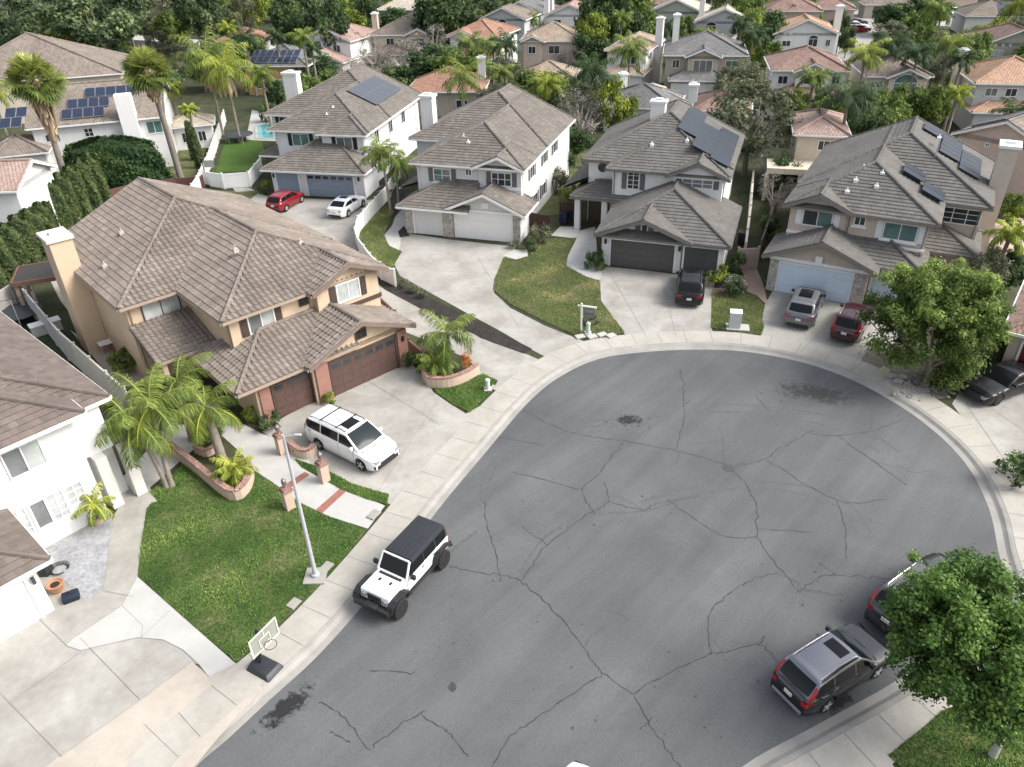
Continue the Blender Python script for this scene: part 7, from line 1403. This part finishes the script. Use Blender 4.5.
# bins
def bin_(px, py, label, mat):
    t = thing('wheelie_bin', label, 'bin', G(px, py), R(-20), 'wheeled bins in the side yard'); q = MB(); q.add([(-.25, -.28, .08), (.25, -.28, .08), (.25, .25, .08), (-.25, .25, .08), (-.31, -.36, .98), (.31, -.36, .98), (.31, .34, .98), (-.31, .34, .98)], [(0, 3, 2, 1), (4, 5, 6, 7), (0, 1, 5, 4), (1, 2, 6, 5), (2, 3, 7, 6), (3, 0, 4, 7)]); q.build('tub', mat, t, bevel=.03)
    q = MB(); q.box(-.33, .33, -.38, .38, .985, 1.06); q.build('lid', mat, t, bevel=.025)
    for s in (-1, 1): q = MB(); q.lathe([(.1, -.03), (.1, .03)], (s * .27, .27, .1), 12, 'x'); q.build('wheel', black_m, t)
bin_(564, 224, 'dark navy wheeled bin in front of the dark fence, left of another', M('bin_navy', (.015, .025, .06), .45, .08)); bin_(570, 221, 'black wheeled bin beside the navy bin near the porch', M('bin_black', (.02, .022, .025), .45, .08)); bin_(733, 222, 'dark green bin in the narrow side yard right of the white house', M('bin_green', (.02, .09, .07), .5, .08)); bin_(741, 244, 'black bin stored by the block wall', M('bin_black', (.02, .022, .025), .45, .08))
# rock bed
rr = random.Random(4); stone_a = M('river_stone', (.33, .305, .27), .9, .45, 2, 20, .2); 
for i in range(150):
    q = G(905 + rr.gauss(14, 14), 388 + rr.gauss(0, 5)); q.z = .03
    if i == 0: BASE = []
    bm = bmesh.new(); bmesh.ops.create_icosphere(bm, subdivisions=2, radius=1)
    if i < 6:
        for v in bm.verts: v.co *= 1 + .16 * math.sin(v.co.x * 3 + i) * math.cos(v.co.y * 4 + i * 2)
        me = bpy.data.meshes.new('rock'); bm.to_mesh(me); me.materials.append(stone_a); me.polygons.foreach_set('use_smooth', [True] * len(me.polygons)); BASE.append(me)
    bm.free(); o = link(bpy.data.objects.new('rock', BASE[i % len(BASE)])); s = rr.uniform(.05, .12); o.scale = (s * rr.uniform(.8, 1.4), s, s * .7); o.location = q; o.rotation_euler = (0, 0, rr.uniform(0, 6)); tag(o, 'rounded pale river stone in the rock bed beneath the wide tree', 'rock', 'stones of the rock bed')
for i, (px, py) in enumerate([(893, 376), (903, 377), (898, 381)]):
    o = link(bpy.data.objects.new('boulder', BASE[i])); o.scale = (.30, .22, .17); o.location = G(px, py, .1); tag(o, ['left boulder at the top of the rock bed', 'right boulder at the top of the rock bed', 'front boulder at the top of the rock bed'][i], 'boulder')
o = flat('valve_cover', [(876, 372), (884, 366), (891, 371), (882, 377)], M('yellow_lid', (.38, .36, .22), .7, .1), .03, 'yellowish utility lid set in the bare dirt near the kerb', 'utility lid')
# things by the bright white garage
def pot(px, py, label, r, h, mat, soil=True):
    t = thing('flower_pot', label, 'pot', G(px, py)); q = MB(); q.lathe([(r * .65, 0), (r * .95, h * .75), (r, h * .8), (r * 1.05, h), (r * .9, h), (r * .85, h * .85)], (0, 0, 0), 20); q.build('bowl', mat, t, smooth=40); q = MB(); q.lathe([(r * .86, h * .84), (.01, h * .87)], (0, 0, 0), 16); q.build('soil', bark_m, t)
pot(58, 591, 'terracotta pot against the white garage corner', .32, .45, M('terracotta', (.42, .22, .13), .8, .1)); pot(98, 523, 'pale round pot holding a small palm by the bright white house', .32, .42, M('pale_pot', (.55, .42, .32), .8, .1)); pot(112, 353, 'small pot on the side patio below the tan wall', .2, .35, M('terracotta', (.42, .22, .13), .8, .1))
t = thing('storage_bag', 'dark navy bag lying beside the terracotta pot on the paving', 'bag', G(72, 599), R(30)); q = MB(); q.box(-.32, .32, -.24, .24, 0, .32); q.build('body', M('navy_cloth', (.012, .018, .035), .7, .1), t, bevel=.09, seg=3, smooth=60); q = MB(); q.tube([(.1 * math.cos(a) - .0, .0 + .02, .30 + .14 * math.sin(a)) for a in [math.pi * i / 8 for i in range(9)]], .02, 6); q.build('handle', trim_b, t)
hose = MB(); hc = G(60, 570); 
for j in range(3): hose.tube([hc + Vector(((.30 + .05 * j) * math.cos(a), (.30 + .05 * j) * math.sin(a), .05 + .04 * j)) for a in [2 * math.pi * i / 20 for i in range(19)]], .018, 6)
hose.tube([hc + Vector((-.3, .1, .05)), hc + Vector((-.7, .2, .04)), hc + Vector((-1.0, .05, .2))], .018, 6)
tag(hose.build('garden_hose', trim_b), 'black garden hose coiled on the grey pavers', 'hose'); t = thing('hose_reel', 'black hose box against the white garage wall above the terracotta pot', 'hose box', G(47, 573)); q = MB(); q.box(-.2, .2, -.25, .25, 0, .5); q.build('box', trim_b, t, bevel=.04); q = MB(); q.lathe([(.16, -.27), (.16, -.25)], (0, 0, .28), 14, 'y'); q.build('reel', black_m, t)
# pergola, trampoline and clutter behind the stucco house
pg = thing('pergola', 'brown wooden pergola with dark roof behind the chimney of the stucco house', 'pergola', G(54, 303), R(20)); wood = M('brown_wood', (.16, .085, .055), .75, .15)
q = MB(); q.box(-1.6, 1.5, -1.5, 1.6, 2.42, 2.5); q.build('roof_panel', M('dark_bitumen', (.045, .042, .04), .9, .1), pg); q = MB()
for y in (-1.55, 1.6): q.box(-1.7, 1.6, y - .07, y + .07, 2.25, 2.55)
for x in (-1.7, 1.55): q.box(x - .07, x + .07, -1.47, 1.52, 2.26, 2.54)
q.build('beams', wood, pg)
for x, y in ((-1.5, -1.35), (1.35, -1.35), (-1.5, 1.4), (1.35, 1.4)): q = MB(); q.box(x - .13, x + .13, y - .13, y + .13, 0, 2.24); q.build('post', M('tan_post', (.36, .27, .2), .8, .1), pg)
def tramp(px, py, r, label, net=True):
    t = thing('trampoline', label, 'trampoline', G(px, py)); q = MB(); q.lathe([(r * .86, .78), (.01, .765)], (0, 0, 0), 28); q.build('mat', black_m, t); k = 28
    q = MB(); q.lathe([(r * .87, .80), (r * .87, .83), (r, .83), (r, .78), (r * .87, .775)], (0, 0, 0), 28); q.build('pad', M('tramp_pad', (.05, .055, .06), .6, .1), t)
    for i in range(6):
        a = 2 * math.pi * i / 6; c, s_ = math.cos(a) * r * .97, math.sin(a) * r * .97; q = MB(); q.tube([(c, s_, 0), (c, s_, .78)] if not net else [(c, s_, 0), (c, s_, 2.3)], .03, 6); q.build('leg', galv, t)
    if net: q = MB(); q.tube([(math.cos(2 * math.pi * i / k) * r * .97, math.sin(2 * math.pi * i / k) * r * .97, 2.3) for i in range(k + 1)], .02, 6); q.build('top_ring', trim_b, t)
tramp(240, 141, 1.7, 'round black trampoline on the bright green lawn by the pool', False); tramp(22, 322, 1.5, 'dark trampoline with net poles in the yard left of the stucco house')
pb = thing('swimming_pool', 'turquoise garden pool left of the slate blue garage house', 'pool', G(266, 133)); pc = G(266, 133)
q = MB(); P = [G(*p) - pc for p in [(257, 139), (256, 126), (266, 124), (286, 127), (283, 138), (270, 139)]]; q.prism([(p.x, p.y) for p in P], .0, .05); q.build('water', M('pool_water', (.12, .36, .38), .08, .1, 1, 6, 0, spec=.6), pb)
q = MB(); n = len(P)
for i in range(n): q.beam(P[i] + Vector((0, 0, .05)), P[(i + 1) % n] + Vector((0, 0, .05)), .35, .1)
q.build('coping', conc_light, pb)
t = thing('patio_table', 'small pale square table on the side patio below the chimney', 'table', G(109, 352), R(40)); q = MB(); q.box(-.45, .45, -.35, .35, .68, .73); q.build('tabletop', white, t)
for x, y in ((-.38, -.28), (.38, -.28), (-.38, .28), (.38, .28)): q = MB(); q.box(x - .025, x + .025, y - .025, y + .025, 0, .679); q.build('leg', alu, t)
t = thing('storage_crate', 'white plastic storage box in the yard left of the stucco house', 'crate', G(48, 332), R(40)); q = MB(); q.box(-.9, .9, -.35, .35, 0, .7); q.build('body', M('crate_white', (.5, .5, .48), .6, .1), t, bevel=.04); q = MB(); q.box(-.95, .95, -.4, .4, .705, .78); q.build('lid', vinyl, t, bevel=.02)
for i, (px, py, lab) in enumerate([(85, 322, 'dark bicycle leaning in the side passage of the stucco house')]):
    t = thing('bicycle', lab, 'bicycle', G(124, 350), R(110))
    for x in (-.52, .52): q = MB(); q.tube([(x + .33 * math.cos(a), 0, .34 + .33 * math.sin(a)) for a in [2 * math.pi * j / 18 for j in range(19)]], .022, 6); q.build('wheel', tyre_m, t)
    q = MB(); q.tube([(-.52, 0, .34), (-.1, 0, .34), (.38, 0, .85), (-.2, 0, .85), (-.52, 0, .34)], .02, 6); q.tube([(-.1, 0, .34), (-.22, 0, .95)], .02, 6); q.tube([(.52, 0, .34), (.36, 0, 1.0)], .02, 6); q.build('frame', trim_b, t); q = MB(); q.box(-.32, -.1, -.07, .07, .95, 1.0); q.build('saddle', black_m, t); q = MB(); q.tube([(.36, -.28, 1.0), (.36, .28, 1.0)], .015, 6); q.build('handlebar', black_m, t)
pt = thing('hot_tub', 'round dark tub on the pink patio at the right end of the pinkish house', 'tub', G(998, 216)); q = MB(); q.lathe([(.95, 0), (1.0, .1), (1.0, .6), (.9, .66), (.8, .6), (.75, .5)], (0, 0, 0), 24); q.build('shell', M('tub_grey', (.07, .08, .09), .5, .1), pt, smooth=40); q = MB(); q.lathe([(.78, .55), (.01, .56)], (0, 0, 0), 20); q.build('cover', M('tub_cover', (.10, .13, .16), .6, .1), pt)
poly('patio', [(985, 245), (992, 222), (1030, 215), (1050, 250), (1010, 262)], M('pink_patio', (.46, .35, .28), .85, .08), .02)
t = thing('utility_pole', 'dark wooden utility pole among the olive trees at the top left', 'pole', G(241, 30)); q = MB(); q.tube([(0, 0, 0), (0, 0, 9)], [.18, .12], 8); q.build('shaft', M('pole_wood', (.06, .05, .045), .9, .1), t); q = MB(); q.box(-1.1, 1.1, -.07, .07, 8.2, 8.35); q.build('crossarm', wood, t)
pu = thing('patio_umbrella', 'cream patio canopy in the yard right of the fan palms', 'canopy', G(189, 142), R(15)); q = MB(); q.add([(-1.7, -1.7, 2.2), (1.7, -1.7, 2.2), (1.7, 1.7, 2.2), (-1.7, 1.7, 2.2), (0, 0, 3.0)], [(0, 1, 4), (1, 2, 4), (2, 3, 4), (3, 0, 4)]); q.add([(-1.7, -1.7, 2.15), (1.7, -1.7, 2.15), (1.7, 1.7, 2.15), (-1.7, 1.7, 2.15), (0, 0, 2.95)], [(4, 1, 0), (4, 2, 1), (4, 3, 2), (4, 0, 3)]); q.build('canopy', M('cream_cloth', (.6, .57, .5), .8, .05), pu)
for x, y in ((-1.6, -1.6), (1.6, -1.6), (1.6, 1.6), (-1.6, 1.6)): q = MB(); q.tube([(x, y, 0), (x, y, 2.2)], .04, 6); q.build('pole', white, pu)
# ------------------------------------------------------------------ the planting that fills the gardens between the far houses
import re
def proj(p):
    d = Vector(p) - Vector((0, 0, CAMH)); z = d.dot(Fw); return (W_ / 2 + FPX * d.dot(Rt) / z, H_ / 2 - FPX * d.dot(Up) / z)
NEAR = {'tan stucco': 'tan house with barrel tile roof', 'pale grey two': 'pale grey house with stone piers', 'white two-storey house with dark': 'white house with charcoal shutters', 'pinkish beige': 'pinkish beige house', 'white two-storey house with slate': 'slate blue garage house', 'bright white': 'bright white house'}
INFO = []
for h in HOUSES:
    xs = [v[0] for v in h.wall.v]; ys = [v[1] for v in h.wall.v]; lab = h.root['label']
    short = next((v for k, v in NEAR.items() if lab.startswith(k)), None) or re.split(r' (?:beyond|behind|left of|right of|beside|at the|among|between|peeking|half|in front|next|cut|glimpsed|near|along|and a |by the)', lab)[0]
    cx_, cy_ = (min(xs) + max(xs)) / 2, (min(ys) + max(ys)) / 2
    INFO.append((h, min(xs), max(xs), min(ys), max(ys), short, h.P(cx_, cy_)))
KEEP = [[(195, 200), (200, 112), (300, 112), (300, 200)], [(835, 66), (845, 0), (1024, 0), (1024, 30), (960, 30), (890, 34), (862, 66)], [(680, 108), (690, 85), (755, 85), (745, 108)], [(520, 235), (560, 150), (596, 150), (590, 235)]]
def inside(x, y, P):
    c = False
    for i in range(len(P)):
        (x0, y0), (x1, y1) = P[i - 1], P[i]
        if (y0 > y) != (y1 > y) and x < (x1 - x0) * (y - y0) / (y1 - y0) + x0: c = not c
    return c
rf = random.Random(77); placed = [(o.location.x, o.location.y) for o in bpy.data.objects if o.get('category') in ('tree', 'palm tree') and o.location.y > 55]; nfill = 0; seen = {}
words = {'mid': 'green tree', 'dark': 'dark green tree', 'olive': 'olive green tree', 'lime': 'lime green tree', 'bare': 'grey twiggy tree', 'pine': 'dark pine'}
for tr in range(9000):
    if nfill >= 195: break
    y = 62 + 205 * rf.random() ** 1.0; x = rf.uniform(-.78, .78) * (y + 8)
    p = Vector((x, y, 0)); px, py = proj(p)
    if not (-25 < px < 1050) or py > 215: continue
    if py > 150 and 225 < px < 990: continue
    if px < 185 and py > 118: continue
    if any(inside(px, py, P) for P in KEEP): continue
    sp = 2.6 + y * .021
    if any((x - a) ** 2 + (y - b_) ** 2 < sp * sp for a, b_ in placed): continue
    bad = False; best = None
    for h, u0, u1, v0, v1, short, c in INFO:
        l = h.local(p); mg = 1.6
        if u0 - mg < l.x < u1 + mg and v0 - mg - 1.2 < l.y < v1 + mg: bad = True; break
        d = (c - p).length
        if best is None or d < best[0]: best = (d, short, c)
    if bad: continue
    kind = rf.choices(['mid', 'dark', 'olive', 'lime', 'bare', 'pine'], [5, 3.5, 3.5, 1.6, .8, 1.2 if y > 150 else 0])[0]
    tall = rf.uniform(2.2, 4.2) if kind != 'pine' else rf.uniform(5, 7); rw = rf.uniform(2.1, 3.7) + y * .005
    cxp, cyp = proj(best[2]); dx, dy = px - cxp, py - cyp
    rel = ('left of' if dx < 0 else 'right of') if abs(dx) > 1.5 * abs(dy) else ('behind' if dy < 0 else 'in front of')
    if rel == 'in front of': tall, rw = rf.uniform(1.3, 2.1), rf.uniform(1.5, 2.4); kind = 'mid' if kind == 'pine' else kind
    lab = ('tall ' if tall > 3.3 else 'low ') + words[kind] + ' ' + rel + ' the ' + best[1]; seen[lab] = seen.get(lab, 0) + 1
    if rf.random() < .16:
        lab = 'palm ' + rel + ' the ' + best[1]; hp = rf.uniform(4.5, 8); k_ = rf.randint(0, 3)
        if ('fill', k_) not in SRC: SRC[('fill', k_)] = queen('queen_palm', lab, p, 6.0, 3.2, 17, ['palm', 'palmd', 'palmy', 'palm'][k_], 22, .055, 900 + k_, (.2, .2), 0, 'garden palms between the far houses', tr=.17)
        else: copy_thing(SRC[('fill', k_)], p, rf.uniform(0, 6.28), (1, 1, hp / 6.0), ' '.join(lab.split()[:16])).name = 'queen_palm'
        placed.append((x, y)); nfill += 1; continue
    p2 = Vector((x, y, tall)); px2, py2 = proj(p2)
    plant(kind, px2, py2, rw * FPX / depth(p2), ' '.join(lab.split()[:16]), tall, 'tree', 'tree', 'garden trees filling the gaps between far houses')
    placed.append((x, y)); nfill += 1
# a white car whose nose just reaches into the bottom edge of the view
q = G(596, 764, .85); car('hatchback', 'white car cut off by the bottom edge of the view', 'car', (q.x - 4.2 * math.cos(R(62)), q.y - 4.2 * math.sin(R(62)), ZR + .01), 62, 4.2, 1.78, 1.5, SUVTOP(4.2, .9, .98), (1.05, 1.85, 3.6, 4.1), 2.6, .32, whitep, pillars=(2.1, 3.0))


# ------------------------------------------------------------------ grass blades on the lawns in view
def blades(name, lawn, n, h, lm, seed, w=.02):
    r = np.random.default_rng(seed); me = lawn.data; P = [tuple(me.vertices[i].co) for i in me.polygons[0].vertices]; z0 = P[0][2]
    xs, ys = [p[0] for p in P], [p[1] for p in P]; pts = []
    PX = np.array(P)
    while len(pts) < n:
        c = np.stack([r.uniform(min(xs), max(xs), 20000), r.uniform(min(ys), max(ys), 20000)], 1); ins = np.zeros(len(c), bool)
        for i in range(len(PX)):
            (x0, y0), (x1, y1) = PX[i - 1][:2], PX[i][:2]
            if y0 == y1: continue
            k = ((y0 > c[:, 1]) != (y1 > c[:, 1])) & (c[:, 0] < (x1 - x0) * (c[:, 1] - y0) / (y1 - y0) + x0); ins ^= k
        pts += list(c[ins])
    p = np.array(pts[:n]); m_ = n; f = .5 + .25 * np.sin(p[:, 0] * 1.1 + np.sin(p[:, 1] * .9) * 1.7 + seed) + .25 * np.sin(p[:, 1] * 1.3 - p[:, 0] * .7 + seed * 2) + .12 * np.sin(p[:, 0] * 4.1) * np.sin(p[:, 1] * 3.7)
    a = r.uniform(0, 2 * np.pi, m_); hh = h * r.uniform(.5, 1.3, m_) * (.7 + .6 * f); b = np.concatenate([p, np.full((m_, 1), z0)], 1); d = np.stack([np.cos(a), np.sin(a), 0 * a], 1); s_ = np.stack([-np.sin(a), np.cos(a), 0 * a], 1) * (w * r.uniform(.6, 1.4, m_))[:, None]
    tip = b + d * (hh * r.uniform(.3, 1.1, m_))[:, None] + np.array([0, 0, 1]) * hh[:, None]
    V = np.stack([b - s_, b + s_, tip + s_ * .3, tip - s_ * .3], 1).reshape(-1, 3); t = np.repeat(np.clip(.1 + .75 * f + .16 * r.normal(size=m_), 0, 1), 4)
    o = npmesh(name, V, np.arange(len(V)).reshape(-1, 4), LM[lm], None, t); tag(o, kind='stuff')
LM['grass'] = leaf_mat('grass_blades', (.052, .105, .022), (.125, .175, .05), .45); LM['drygrass'] = leaf_mat('dry_grass_blades', (.074, .105, .03), (.20, .19, .085), .45)
blades('grass', LW['main'], 36000, .048, 'grass', 1); blades('grass', LW['drive'], 4500, .045, 'grass', 2); blades('grass', LW['plant'], 6000, .05, 'grass', 3); blades('grass', LW['br'], 18000, .06, 'grass', 4)
blades('grass', LW['h23'], 24000, .06, 'drygrass', 5, .025); blades('grass', LW['h34'], 8000, .06, 'drygrass', 6, .025); blades('grass', LW['h2l'], 8000, .06, 'drygrass', 7, .03)
